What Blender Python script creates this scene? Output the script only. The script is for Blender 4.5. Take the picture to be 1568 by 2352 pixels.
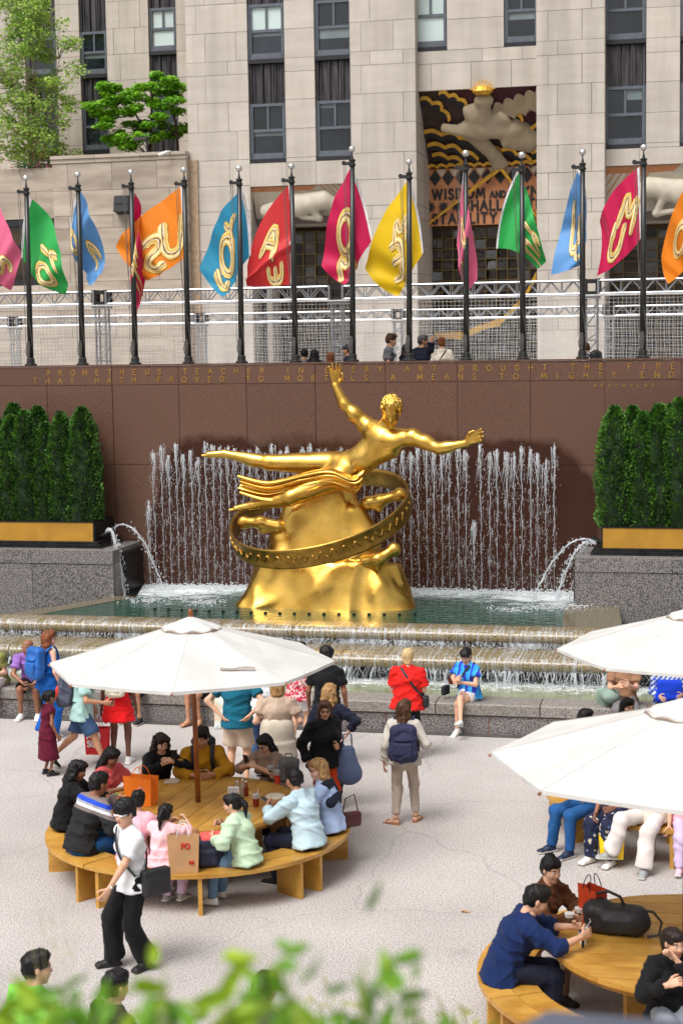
# A sunken city plaza with a gilded fountain figure, flags, parasols and visitors.
import bpy, math, random
import numpy as np
from math import sin, cos, pi, radians as rad
from mathutils import Vector, Matrix

SC = bpy.context.scene
COL = SC.collection
for _o in list(bpy.data.objects):
    bpy.data.objects.remove(_o)

# ------------------------------------------------------------------ camera
cd = bpy.data.cameras.new('camera')
cd.sensor_fit = 'HORIZONTAL'
cd.sensor_width = 24.0
cd.lens = 3800.0 / 1568.0 * 24.0
cd.clip_start = 0.1
cd.clip_end = 2000
cam = bpy.data.objects.new('camera', cd)
COL.objects.link(cam)
YAW, PITCH, ROLL = rad(12.9), math.atan(398 / 3800.0), rad(0.9)
fw = Vector((-sin(YAW) * cos(PITCH), cos(YAW) * cos(PITCH), -sin(PITCH)))
r0 = Vector((cos(YAW), sin(YAW), 0))
u0 = r0.cross(fw)
cr = r0 * cos(ROLL) - u0 * sin(ROLL)
cu = u0 * cos(ROLL) + r0 * sin(ROLL)
cam.matrix_world = Matrix(((cr.x, cu.x, -fw.x, 0), (cr.y, cu.y, -fw.y, 0), (cr.z, cu.z, -fw.z, 6.06), (0, 0, 0, 1)))
cd.dof.use_dof = True
cd.dof.focus_distance = 25.0
cd.dof.aperture_fstop = 2.8
SC.camera = cam

# ------------------------------------------------------------------ light
SUN_EL, SUN_AZ = rad(58), rad(205)      # bright thin overcast, high behind the camera, a little left
wd = bpy.data.worlds.new('World')
SC.world = wd
wd.use_nodes = True
nt = wd.node_tree
bg = nt.nodes['Background']
sky = nt.nodes.new('ShaderNodeTexSky')
sky.sky_type = 'NISHITA'
sky.sun_disc = False
sky.sun_elevation = SUN_EL
sky.sun_rotation = SUN_AZ
sky.air_density = 1.0
sky.dust_density = 6.0
sky.ozone_density = 1.0
hs = nt.nodes.new('ShaderNodeHueSaturation')   # thin white cloud: almost no blue left
hs.inputs['Saturation'].default_value = 0.25
nt.links.new(sky.outputs[0], hs.inputs['Color'])
nt.links.new(hs.outputs[0], bg.inputs[0])
bg.inputs[1].default_value = 0.118
sl = bpy.data.lights.new('sun', 'SUN')
sl.energy = 1.75
sl.angle = rad(30)
sl.color = (1.0, 0.985, 0.97)
sun = bpy.data.objects.new('sun', sl)
COL.objects.link(sun)
sdir = Vector((sin(SUN_AZ) * cos(SUN_EL), cos(SUN_AZ) * cos(SUN_EL), sin(SUN_EL)))   # towards the sun
sun.rotation_euler = sdir.to_track_quat('Z', 'Y').to_euler()
SC.view_settings.view_transform = 'Standard'
SC.view_settings.look = 'None'
SC.view_settings.exposure = 0.36
SC.view_settings.gamma = 1
SC.view_settings.use_curve_mapping = False
SC.render.engine = 'CYCLES'
SC.cycles.max_bounces = 6
SC.cycles.transparent_max_bounces = 12
SC.cycles.use_denoising = True

# ------------------------------------------------------------------ materials
MATS = {}


def lin(c):
    """hex/sRGB 0-255 triple -> linear"""
    return tuple(((v / 255.0) / 12.92 if v / 255.0 <= 0.04045 else ((v / 255.0 + 0.055) / 1.055) ** 2.4) for v in c)


def mat(name, col, rough=0.6, metal=0.0, var=0.12, scale=6.0, bump=0.0, bscale=60.0, col2=None, mixlo=0.4, mixhi=0.6,
        stretch=(1, 1, 1), rnd=0.0, spec=0.5, detail=4.0, sheen=0.0, trans=0.0, coat=0.0, alpha=1.0, subsurf=0.0):
    """principled material: two-tone noise colour, fine noise bump, a random tint per object"""
    if name in MATS:
        return MATS[name]
    m = bpy.data.materials.new(name)
    m.use_nodes = True
    n, l = m.node_tree.nodes, m.node_tree.links
    p = n['Principled BSDF']
    p.inputs['Roughness'].default_value = rough
    p.inputs['Metallic'].default_value = metal
    p.inputs['Specular IOR Level'].default_value = spec
    p.inputs['Sheen Weight'].default_value = sheen
    p.inputs['Transmission Weight'].default_value = trans
    p.inputs['Coat Weight'].default_value = coat
    p.inputs['Alpha'].default_value = alpha
    if subsurf:
        p.inputs['Subsurface Weight'].default_value = subsurf
        p.inputs['Subsurface Radius'].default_value = (0.02, 0.008, 0.004)
    tc = n.new('ShaderNodeTexCoord')
    mp = n.new('ShaderNodeMapping')
    mp.inputs['Scale'].default_value = stretch
    l.new(tc.outputs['Object'], mp.inputs[0])
    oi = n.new('ShaderNodeObjectInfo')
    if rnd:
        ad = n.new('ShaderNodeVectorMath')
        ad.operation = 'ADD'
        cb = n.new('ShaderNodeCombineXYZ')
        ml = n.new('ShaderNodeMath')
        ml.operation = 'MULTIPLY'
        ml.inputs[1].default_value = 57.0
        l.new(oi.outputs['Random'], ml.inputs[0])
        for k in range(3):
            l.new(ml.outputs[0], cb.inputs[k])
        l.new(mp.outputs[0], ad.inputs[0])
        l.new(cb.outputs[0], ad.inputs[1])
        vec = ad.outputs[0]
    else:
        vec = mp.outputs[0]
    nz = n.new('ShaderNodeTexNoise')
    nz.inputs['Scale'].default_value = scale
    nz.inputs['Detail'].default_value = detail
    l.new(vec, nz.inputs['Vector'])
    rp = n.new('ShaderNodeValToRGB')
    a = col2 if col2 else tuple(c * (1 - var) for c in col)
    b = col if col2 else tuple(min(1, c * (1 + var)) for c in col)
    rp.color_ramp.elements[0].position = mixlo
    rp.color_ramp.elements[1].position = mixhi
    rp.color_ramp.elements[0].color = (*a, 1)
    rp.color_ramp.elements[1].color = (*b, 1)
    l.new(nz.outputs[0], rp.inputs[0])
    out = rp.outputs[0]
    if rnd:
        mr = n.new('ShaderNodeMapRange')
        mr.inputs['To Min'].default_value = 1 - rnd
        mr.inputs['To Max'].default_value = 1 + rnd
        l.new(oi.outputs['Random'], mr.inputs[0])
        mx = n.new('ShaderNodeVectorMath')
        mx.operation = 'SCALE'
        l.new(out, mx.inputs[0])
        l.new(mr.outputs[0], mx.inputs['Scale'])
        out = mx.outputs[0]
    l.new(out, p.inputs['Base Color'])
    if bump:
        bn = n.new('ShaderNodeTexNoise')
        bn.inputs['Scale'].default_value = bscale
        bn.inputs['Detail'].default_value = 3
        l.new(vec, bn.inputs['Vector'])
        bp = n.new('ShaderNodeBump')
        bp.inputs['Strength'].default_value = bump
        bp.inputs['Distance'].default_value = 0.01
        l.new(bn.outputs[0], bp.inputs['Height'])
        l.new(bp.outputs[0], p.inputs['Normal'])
    MATS[name] = m
    return m


def nodes_of(m):
    return m.node_tree.nodes, m.node_tree.links, m.node_tree.nodes['Principled BSDF']


# ------------------------------------------------------------------ objects
def link(o, parent=None):
    COL.objects.link(o)
    if parent is not None:
        o.parent = parent
    return o


def tag(o, label=None, cat=None, group=None, kind=None):
    if label:
        o['label'] = label
    if cat:
        o['category'] = cat
    if group:
        o['group'] = group
    if kind:
        o['kind'] = kind
    return o


def thing(name, label, cat, loc=(0, 0, 0), rz=0.0, group=None):
    o = bpy.data.objects.new(name, None)
    o.empty_display_size = 0.1
    o.location = loc
    o.rotation_euler = (0, 0, rz)
    link(o)
    return tag(o, label, cat, group)


def copy_tree(o, parent=None):
    c = o.copy()
    link(c, parent)
    for ch in o.children:
        copy_tree(ch, c)
    return c


def mesh_np(name, V, F, mats, parent=None, smooth=True, mi=None):
    """numpy verts (n,3) and quads (m,4) -> object"""
    V = np.asarray(V, dtype=np.float32)
    F = np.asarray(F, dtype=np.int32)
    me = bpy.data.meshes.new(name)
    me.vertices.add(len(V))
    me.vertices.foreach_set('co', V.ravel())
    k = F.shape[1]
    me.loops.add(F.size)
    me.loops.foreach_set('vertex_index', F.ravel())
    me.polygons.add(len(F))
    me.polygons.foreach_set('loop_start', np.arange(0, F.size, k, dtype=np.int32))
    me.polygons.foreach_set('loop_total', np.full(len(F), k, dtype=np.int32))
    me.polygons.foreach_set('use_smooth', np.full(len(F), smooth, dtype=bool))
    for m in (mats if isinstance(mats, (list, tuple)) else [mats]):
        me.materials.append(m)
    if mi is not None:
        me.polygons.foreach_set('material_index', np.asarray(mi, dtype=np.int32))
    me.update(calc_edges=True)
    me.validate()
    return link(bpy.data.objects.new(name, me), parent)


class MB:
    """collects simple shapes into one mesh"""

    def __init__(self):
        self.v, self.f, self.m, self.mi = [], [], [], 0

    def add(self, vs, fs):
        b = len(self.v)
        self.v += [tuple(v) for v in vs]
        self.f += [tuple(i + b for i in f) for f in fs]
        self.m += [self.mi] * len(fs)
        return self

    def box(self, c, s, M=None):
        hx, hy, hz = s[0] / 2, s[1] / 2, s[2] / 2
        vs = [Vector((x, y, z)) for x in (-hx, hx) for y in (-hy, hy) for z in (-hz, hz)]
        if M is not None:
            vs = [M @ v for v in vs]
        vs = [v + Vector(c) for v in vs]
        return self.add(vs, [(0, 1, 3, 2), (4, 6, 7, 5), (0, 4, 5, 1), (2, 3, 7, 6), (0, 2, 6, 4), (1, 5, 7, 3)])

    def box2(self, a, b):
        return self.box([(a[i] + b[i]) / 2 for i in range(3)], [abs(b[i] - a[i]) for i in range(3)])

    def tube(self, pts, r, n=6, cap=True):
        pts = [Vector(p) for p in pts]
        rs = r if isinstance(r, (list, tuple)) else [r] * len(pts)
        vs, fs = [], []
        up = Vector((0, 0, 1))
        t0 = (pts[-1] - pts[0]).normalized() if (pts[-1] - pts[0]).length > 1e-6 else up
        if abs(t0.z) > 0.9:
            up = Vector((1, 0, 0))
        for i, p in enumerate(pts):
            t = (pts[min(i + 1, len(pts) - 1)] - pts[max(i - 1, 0)])
            t = t.normalized() if t.length > 1e-9 else Vector((0, 0, 1))
            x = up.cross(t)
            x = x.normalized() if x.length > 1e-4 else Vector((1, 0, 0))
            y = t.cross(x)
            for k in range(n):
                a = 2 * pi * k / n
                vs.append(p + (x * cos(a) + y * sin(a)) * rs[i])
        for i in range(len(pts) - 1):
            for k in range(n):
                fs.append((i * n + k, i * n + (k + 1) % n, (i + 1) * n + (k + 1) % n, (i + 1) * n + k))
        if cap:
            fs.append(tuple(range(n))[::-1])
            fs.append(tuple(range((len(pts) - 1) * n, len(pts) * n)))
        return self.add(vs, fs)

    def lathe(self, prof, n=16, c=(0, 0, 0), axis=None, a0=0.0):
        """profile [(r,z)...] round the z axis"""
        vs, fs = [], []
        for r, z in prof:
            for k in range(n):
                a = a0 + 2 * pi * k / n
                vs.append(Vector((r * cos(a), r * sin(a), z)))
        if axis is not None:
            q = Vector((0, 0, 1)).rotation_difference(Vector(axis))
            vs = [q @ v for v in vs]
        vs = [v + Vector(c) for v in vs]
        for i in range(len(prof) - 1):
            for k in range(n):
                fs.append((i * n + k, i * n + (k + 1) % n, (i + 1) * n + (k + 1) % n, (i + 1) * n + k))
        fs.append(tuple(range(n))[::-1])
        fs.append(tuple(range((len(prof) - 1) * n, len(prof) * n)))
        return self.add(vs, fs)

    def prism(self, poly, z0, z1):
        """polygon [(x,y)...] counter-clockwise extruded in z"""
        n = len(poly)
        vs = [(x, y, z0) for x, y in poly] + [(x, y, z1) for x, y in poly]
        fs = [tuple(range(n))[::-1], tuple(range(n, 2 * n))]
        fs += [(i, (i + 1) % n, n + (i + 1) % n, n + i) for i in range(n)]
        return self.add(vs, fs)

    def prism_y(self, poly, y0, y1):
        """polygon [(x,z)...] extruded in y"""
        n = len(poly)
        vs = [(x, y0, z) for x, z in poly] + [(x, y1, z) for x, z in poly]
        fs = [tuple(range(n)), tuple(range(n, 2 * n))[::-1]]
        fs += [(i, n + i, n + (i + 1) % n, (i + 1) % n) for i in range(n)]
        return self.add(vs, fs)

    def grid(self, P):
        """rows of points -> quads"""
        r, c = len(P), len(P[0])
        vs = [p for row in P for p in row]
        fs = [(i * c + j, i * c + j + 1, (i + 1) * c + j + 1, (i + 1) * c + j) for i in range(r - 1) for j in range(c - 1)]
        return self.add(vs, fs)

    def blob(self, c, r, n=0):
        """octahedron droplet"""
        c = Vector(c)
        rx, ry, rz = r if isinstance(r, (tuple, list)) else (r, r, r)
        vs = [c + Vector(d) for d in ((rx, 0, 0), (-rx, 0, 0), (0, ry, 0), (0, -ry, 0), (0, 0, rz), (0, 0, -rz))]
        return self.add(vs, [(0, 2, 4), (2, 1, 4), (1, 3, 4), (3, 0, 4), (2, 0, 5), (1, 2, 5), (3, 1, 5), (0, 3, 5)])

    def build(self, name, mats, parent=None, smooth=False):
        me = bpy.data.meshes.new(name)
        me.from_pydata(self.v, [], self.f)
        for m in (mats if isinstance(mats, (list, tuple)) else [mats]):
            me.materials.append(m)
        if any(self.m):
            me.polygons.foreach_set('material_index', self.m)
        if smooth:
            me.polygons.foreach_set('use_smooth', [True] * len(me.polygons))
        me.update()
        return link(bpy.data.objects.new(name, me), parent)


# ------------------------------------------------------------------ signed-distance modelling
def _np(a):
    return np.asarray(a, dtype=np.float32)


def _unit(v):
    v = _np(v)
    return v / (np.linalg.norm(v) + 1e-9)


def RC(a, b, ra, rb, k=0.02, op='u'):
    """round cone"""
    a, b = _np(a), _np(b)
    ba = b - a
    L2 = float(ba @ ba) + 1e-9
    R = max(ra, rb)

    def f(x, y, z):
        px, py, pz = x - a[0], y - a[1], z - a[2]
        t = np.clip((px * ba[0] + py * ba[1] + pz * ba[2]) / L2, 0, 1)
        return np.sqrt((px - ba[0] * t) ** 2 + (py - ba[1] * t) ** 2 + (pz - ba[2] * t) ** 2) - (ra + (rb - ra) * t)
    return (f, np.minimum(a, b) - R, np.maximum(a, b) + R, k, op)


def EC(a, b, wa, wb, xd, k=0.02, flat=False, op='u'):
    """elliptical cone from a to b; wa, wb = (half width along xd, half depth)"""
    a, b = _np(a), _np(b)
    ba = b - a
    L = float(np.linalg.norm(ba)) + 1e-9
    ax = ba / L
    x_ = _np(xd)
    x_ = _unit(x_ - ax * (x_ @ ax))
    y_ = np.cross(ax, x_)
    R = max(*wa, *wb)

    def f(x, y, z):
        px, py, pz = x - a[0], y - a[1], z - a[2]
        s = px * ax[0] + py * ax[1] + pz * ax[2]
        u = px * x_[0] + py * x_[1] + pz * x_[2]
        v = px * y_[0] + py * y_[1] + pz * y_[2]
        t = np.clip(s / L, 0, 1)
        w = wa[0] + (wb[0] - wa[0]) * t
        d = wa[1] + (wb[1] - wa[1]) * t
        if flat:
            r = np.sqrt((u / w) ** 2 + (v / d) ** 2) + 1e-6
            ln = np.sqrt(u * u + v * v)
            dr = np.where(r > 0.05, ln - ln / r, -np.minimum(w, d))
            return np.maximum(dr, np.abs(s - L / 2) - L / 2)
        e = s - t * L
        m = np.minimum(w, d)
        r = np.sqrt((u / w) ** 2 + (v / d) ** 2 + (e / m) ** 2) + 1e-6
        ln = np.sqrt(u * u + v * v + e * e)
        return np.where(r > 0.05, ln - ln / r, -m)
    return (f, np.minimum(a, b) - R, np.maximum(a, b) + R, k, op)


def EL(c, r, R=None, k=0.02, op='u'):
    """ellipsoid, R = 3x3 rotation (columns = axes)"""
    c, r = _np(c), _np(r)
    M = _np(R) if R is not None else np.eye(3, dtype=np.float32)
    e = np.abs(M) @ r

    def f(x, y, z):
        p = (x - c[0], y - c[1], z - c[2])
        q = [(p[0] * M[0][i] + p[1] * M[1][i] + p[2] * M[2][i]) / r[i] for i in range(3)]
        k0 = np.sqrt(q[0] ** 2 + q[1] ** 2 + q[2] ** 2) + 1e-6
        k1 = np.sqrt((q[0] / r[0]) ** 2 + (q[1] / r[1]) ** 2 + (q[2] / r[2]) ** 2) + 1e-6
        return k0 * (k0 - 1) / k1
    return (f, c - e, c + e, k, op)


def BX(c, h, R=None, rd=0.01, k=0.01, op='u'):
    """rounded box, half sizes h"""
    c, h = _np(c), _np(h)
    M = _np(R) if R is not None else np.eye(3, dtype=np.float32)
    e = np.abs(M) @ h

    def f(x, y, z):
        p = (x - c[0], y - c[1], z - c[2])
        q = [np.abs(p[0] * M[0][i] + p[1] * M[1][i] + p[2] * M[2][i]) - h[i] + rd for i in range(3)]
        o = np.sqrt(np.maximum(q[0], 0) ** 2 + np.maximum(q[1], 0) ** 2 + np.maximum(q[2], 0) ** 2)
        return o + np.minimum(np.maximum(np.maximum(q[0], q[1]), q[2]), 0) - rd
    return (f, c - e, c + e, k, op)


def sdf_mesh(prims, vox, warp=None):
    """blend the primitives on a grid and extract quads by surface nets"""
    adds = [p for p in prims if p[4] == 'u']
    lo = np.min([p[1] for p in adds], axis=0) - 3 * vox
    hi = np.max([p[2] for p in adds], axis=0) + 3 * vox
    n = np.ceil((hi - lo) / vox).astype(int) + 1
    ax = [(lo[i] + vox * np.arange(n[i])).astype(np.float32) for i in range(3)]
    f = np.full(n, 0.25, dtype=np.float32)
    for fn, a, b, k, op in prims:
        m = k + 2.5 * vox
        i0 = np.clip(np.floor((a - m - lo) / vox).astype(int), 0, n)
        i1 = np.clip(np.ceil((b + m - lo) / vox).astype(int) + 1, 0, n)
        if (i1 - i0).min() <= 0:
            continue
        s = tuple(slice(i0[q], i1[q]) for q in range(3))
        d = fn(ax[0][s[0]][:, None, None], ax[1][s[1]][None, :, None], ax[2][s[2]][None, None, :])
        g = f[s]
        if op == 'u':
            h = np.clip(0.5 + 0.5 * (d - g) / k, 0, 1)
            f[s] = d * (1 - h) + g * h - k * h * (1 - h)
        else:
            e = -d
            h = np.clip(0.5 - 0.5 * (e - g) / k, 0, 1)
            f[s] = e * (1 - h) + g * h + k * h * (1 - h)
    if warp is not None:
        f = f + warp(ax[0][:, None, None], ax[1][None, :, None], ax[2][None, None, :])
    sg = f < 0
    c8 = [sg[i:n[0] - 1 + i, j:n[1] - 1 + j, q:n[2] - 1 + q] for i in (0, 1) for j in (0, 1) for q in (0, 1)]
    cnt = sum(c.astype(np.int8) for c in c8)
    act = (cnt > 0) & (cnt < 8)
    I = np.argwhere(act)
    idx = np.full(act.shape, -1, dtype=np.int32)
    idx[act] = np.arange(len(I))
    acc = np.zeros((len(I), 3), dtype=np.float32)
    num = np.zeros(len(I), dtype=np.float32)
    corner = {}
    for i in (0, 1):
        for j in (0, 1):
            for q in (0, 1):
                corner[i, j, q] = f[I[:, 0] + i, I[:, 1] + j, I[:, 2] + q]
    for a in range(3):
        o1, o2 = [(1, 2), (0, 2), (0, 1)][a]
        for u in (0, 1):
            for v in (0, 1):
                p = [0, 0, 0]
                p[o1], p[o2] = u, v
                q = list(p)
                q[a] = 1
                d0, d1 = corner[tuple(p)], corner[tuple(q)]
                w = (d0 < 0) != (d1 < 0)
                t = d0 / (d0 - d1 + 1e-12)
                acc[w, a] += t[w]
                acc[w, o1] += u
                acc[w, o2] += v
                num[w] += 1
    V = lo.astype(np.float32) + vox * (I + acc / num[:, None])
    quads = []
    for a in range(3):
        o1, o2 = [(1, 2), (2, 0), (0, 1)][a]
        s0 = [slice(0, n[i]) for i in range(3)]
        s1 = list(s0)
        s0[a], s1[a] = slice(0, n[a] - 1), slice(1, n[a])
        ch = sg[tuple(s0)] != sg[tuple(s1)]
        E = np.argwhere(ch)
        E = E[(E[:, o1] > 0) & (E[:, o2] > 0) & (E[:, o1] < n[o1] - 1) & (E[:, o2] < n[o2] - 1)]
        if not len(E):
            continue
        inside = sg[E[:, 0], E[:, 1], E[:, 2]]

        def cell(d1, d2):
            c = E.copy()
            c[:, o1] -= d1
            c[:, o2] -= d2
            return idx[c[:, 0], c[:, 1], c[:, 2]]
        qd = np.stack([cell(1, 1), cell(0, 1), cell(0, 0), cell(1, 0)], axis=1)
        qd[~inside] = qd[~inside][:, ::-1]
        quads.append(qd)
    return V, np.concatenate(quads)


def vnormals(V, F):
    fn = np.cross(V[F[:, 2]] - V[F[:, 0]], V[F[:, 3]] - V[F[:, 1]])
    N = np.zeros_like(V)
    for k in range(4):
        np.add.at(N, F[:, k], fn)
    return N / (np.linalg.norm(N, axis=1, keepdims=True) + 1e-12)


def wavy(V, amp, freq, seed=0, st=(1, 1, 1), oct=2):
    """cheap smooth noise from a few sines"""
    g = np.random.RandomState(seed)
    o = np.zeros(len(V), dtype=np.float32)
    for q in range(oct):
        for _ in range(4):
            d = g.normal(size=3) * _np(st) * freq * (1.9 ** q)
            o += np.sin(V @ d.astype(np.float32) + g.rand() * 6.28) * (0.55 ** q) / 4
    return o * amp


def icomb(parts):
    """join [(V,F,mi)...]"""
    Vs, Fs, Ms, b = [], [], [], 0
    for V, F, m in parts:
        Vs.append(V)
        Fs.append(F + b)
        Ms.append(np.full(len(F), m) if np.isscalar(m) else m)
        b += len(V)
    return np.concatenate(Vs), np.concatenate(Fs), np.concatenate(Ms)


def folds(V, amp, freq, seed, st, n=5):
    """sharp-edged cloth creases: ridged sines bent by a slower wave"""
    g = np.random.RandomState(seed + 77)
    o = np.zeros(len(V), dtype=np.float32)
    for _ in range(n):
        d = g.normal(size=3) * _np(st)
        d = d / (np.linalg.norm(d) + 1e-6) * freq * g.uniform(.7, 1.5)
        e = g.normal(size=3) * freq * .35
        ph = V @ d.astype(np.float32) + 1.4 * np.sin(V @ e.astype(np.float32) + g.rand() * 6) + g.rand() * 6.28
        m = np.clip(.5 + .8 * np.sin(V @ (g.normal(size=3) * 5).astype(np.float32) + g.rand() * 6), 0, 1)
        o += ((1 - np.abs(np.sin(ph))) ** 2.2 - .14) * m
    return o * amp / math.sqrt(n)

# ------------------------------------------------------------------ shared materials
RNG = random.Random(7)
M_FLOOR = mat('terrazzo granite', lin((203, 198, 194)), 0.75, var=0.1, scale=55, col2=lin((138, 123, 117)), mixlo=0.34, mixhi=0.56, detail=8, bump=0.03, bscale=140)
n_, l_, p_ = nodes_of(M_FLOOR)
# second, broader blotching and faint dirty patches on the floor
t_ = n_.new('ShaderNodeTexCoord')
z1 = n_.new('ShaderNodeTexNoise'); z1.inputs['Scale'].default_value = 0.55; z1.inputs['Detail'].default_value = 5
l_.new(t_.outputs['Object'], z1.inputs['Vector'])
r1 = n_.new('ShaderNodeMapRange'); r1.inputs['From Min'].default_value = 0.3; r1.inputs['From Max'].default_value = 0.7
r1.inputs['To Min'].default_value = 0.84; r1.inputs['To Max'].default_value = 1.06
l_.new(z1.outputs[0], r1.inputs[0])
src = p_.inputs['Base Color'].links[0].from_socket
vm = n_.new('ShaderNodeVectorMath'); vm.operation = 'SCALE'
l_.new(src, vm.inputs[0]); l_.new(r1.outputs[0], vm.inputs['Scale'])
v2 = n_.new('ShaderNodeTexVoronoi'); v2.inputs['Scale'].default_value = 34
l_.new(t_.outputs['Object'], v2.inputs['Vector'])
r2 = n_.new('ShaderNodeMapRange'); r2.inputs['From Min'].default_value = 0.12; r2.inputs['From Max'].default_value = 0.3
r2.inputs['To Min'].default_value = 0.68; r2.inputs['To Max'].default_value = 1.0
l_.new(v2.outputs['Distance'], r2.inputs[0])
vm2 = n_.new('ShaderNodeVectorMath'); vm2.operation = 'SCALE'
l_.new(vm.outputs[0], vm2.inputs[0]); l_.new(r2.outputs[0], vm2.inputs['Scale'])
# hairline cracks and dull spots worn into the surface
v3 = n_.new('ShaderNodeTexVoronoi'); v3.feature = 'DISTANCE_TO_EDGE'; v3.inputs['Scale'].default_value = .42
z3 = n_.new('ShaderNodeTexNoise'); z3.inputs['Scale'].default_value = 1.3; z3.inputs['Detail'].default_value = 6
l_.new(t_.outputs['Object'], z3.inputs['Vector'])
mx3 = n_.new('ShaderNodeMixRGB'); mx3.inputs[0].default_value = .35
l_.new(t_.outputs['Object'], mx3.inputs[1]); l_.new(z3.outputs['Color'], mx3.inputs[2]); l_.new(mx3.outputs[0], v3.inputs['Vector'])
r3_ = n_.new('ShaderNodeMapRange'); r3_.inputs['From Min'].default_value = .0015; r3_.inputs['From Max'].default_value = .005; r3_.inputs['To Min'].default_value = .84
l_.new(v3.outputs['Distance'], r3_.inputs[0])
v4 = n_.new('ShaderNodeTexVoronoi'); v4.inputs['Scale'].default_value = .8
l_.new(t_.outputs['Object'], v4.inputs['Vector'])
r4_ = n_.new('ShaderNodeMapRange'); r4_.inputs['From Min'].default_value = .03; r4_.inputs['From Max'].default_value = .13; r4_.inputs['To Min'].default_value = .88
l_.new(v4.outputs['Distance'], r4_.inputs[0])
m34 = n_.new('ShaderNodeMath'); m34.operation = 'MULTIPLY'; l_.new(r3_.outputs[0], m34.inputs[0]); l_.new(r4_.outputs[0], m34.inputs[1])
vm5 = n_.new('ShaderNodeVectorMath'); vm5.operation = 'SCALE'
l_.new(vm2.outputs[0], vm5.inputs[0]); l_.new(m34.outputs[0], vm5.inputs['Scale'])
l_.new(vm5.outputs[0], p_.inputs['Base Color'])

M_GRAN = mat('grey speckled granite', lin((150, 144, 141)), 0.55, scale=46, col2=lin((58, 56, 57)), mixlo=0.40, mixhi=0.60, detail=7, rnd=0.1)
M_GRANTOP = mat('worn granite coping', lin((158, 152, 145)), 0.6, scale=46, col2=lin((100, 94, 90)), mixlo=0.38, mixhi=0.62, detail=7, rnd=0.06)
M_MORTAR = mat('pink mortar', lin((170, 112, 98)), 0.9, var=0.15)
M_LEDGE = mat('wet ledge stone', lin((160, 142, 104)), 0.2, scale=38, col2=lin((78, 67, 46)), mixlo=0.34, mixhi=0.66, detail=6, rnd=0.06, bump=0.25, bscale=60)
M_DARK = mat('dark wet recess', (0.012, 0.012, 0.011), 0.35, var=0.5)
M_GOLDPAINT = mat('dull gold paint', lin((186, 137, 48)), 0.5, metal=0.25, var=0.08, scale=3, bump=0.05, bscale=30)
M_BRONZE = mat('dark bronze', (0.03, 0.03, 0.03), 0.4, metal=0.6, var=0.3)
M_LIME = mat('limestone', lin((198, 189, 179)), 0.8, scale=1.3, col2=lin((184, 174, 162)), mixlo=0.25, mixhi=0.78, stretch=(0.6, 1, 2.4), rnd=0.06, detail=9, bump=0.15, bscale=30)
def streaks(m, lo, hi):
    """rain streaks and soot: a world-space noise stretched downwards"""
    n, l, p = nodes_of(m)
    g = n.new('ShaderNodeNewGeometry'); mp = n.new('ShaderNodeMapping'); mp.inputs['Scale'].default_value = (1.6, 1.6, .16)
    z = n.new('ShaderNodeTexNoise'); z.inputs['Scale'].default_value = 1.3; z.inputs['Detail'].default_value = 7
    l.new(g.outputs['Position'], mp.inputs[0]); l.new(mp.outputs[0], z.inputs['Vector'])
    r = n.new('ShaderNodeMapRange')
    for k, v in (('From Min', .36), ('From Max', .6), ('To Min', lo), ('To Max', hi)):
        r.inputs[k].default_value = v
    l.new(z.outputs[0], r.inputs[0])
    src = p.inputs['Base Color'].links[0].from_socket
    v = n.new('ShaderNodeVectorMath'); v.operation = 'SCALE'
    l.new(src, v.inputs[0]); l.new(r.outputs[0], v.inputs['Scale']); l.new(v.outputs[0], p.inputs['Base Color'])


streaks(M_LIME, .86, 1.04)
M_LIMEJ = mat('limestone joint', lin((172, 148, 122)), 0.9)
M_WHITEWATER = mat('white water', (0.86, 0.89, 0.92), 0.25, var=0.06, scale=20, trans=0.25, subsurf=0.0)
M_STREAK = mat('falling water', (0.84, 0.88, 0.92), 0.15, var=0.1, scale=14, trans=0.35, alpha=0.5)
M_JET = mat('jet water', (0.86, 0.89, 0.92), 0.15, var=0.06, scale=20, trans=0.3, alpha=0.6)
M_LETTER = mat('gilded letter', lin((196, 150, 62)), 0.4, metal=0.5, var=0.1)

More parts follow.
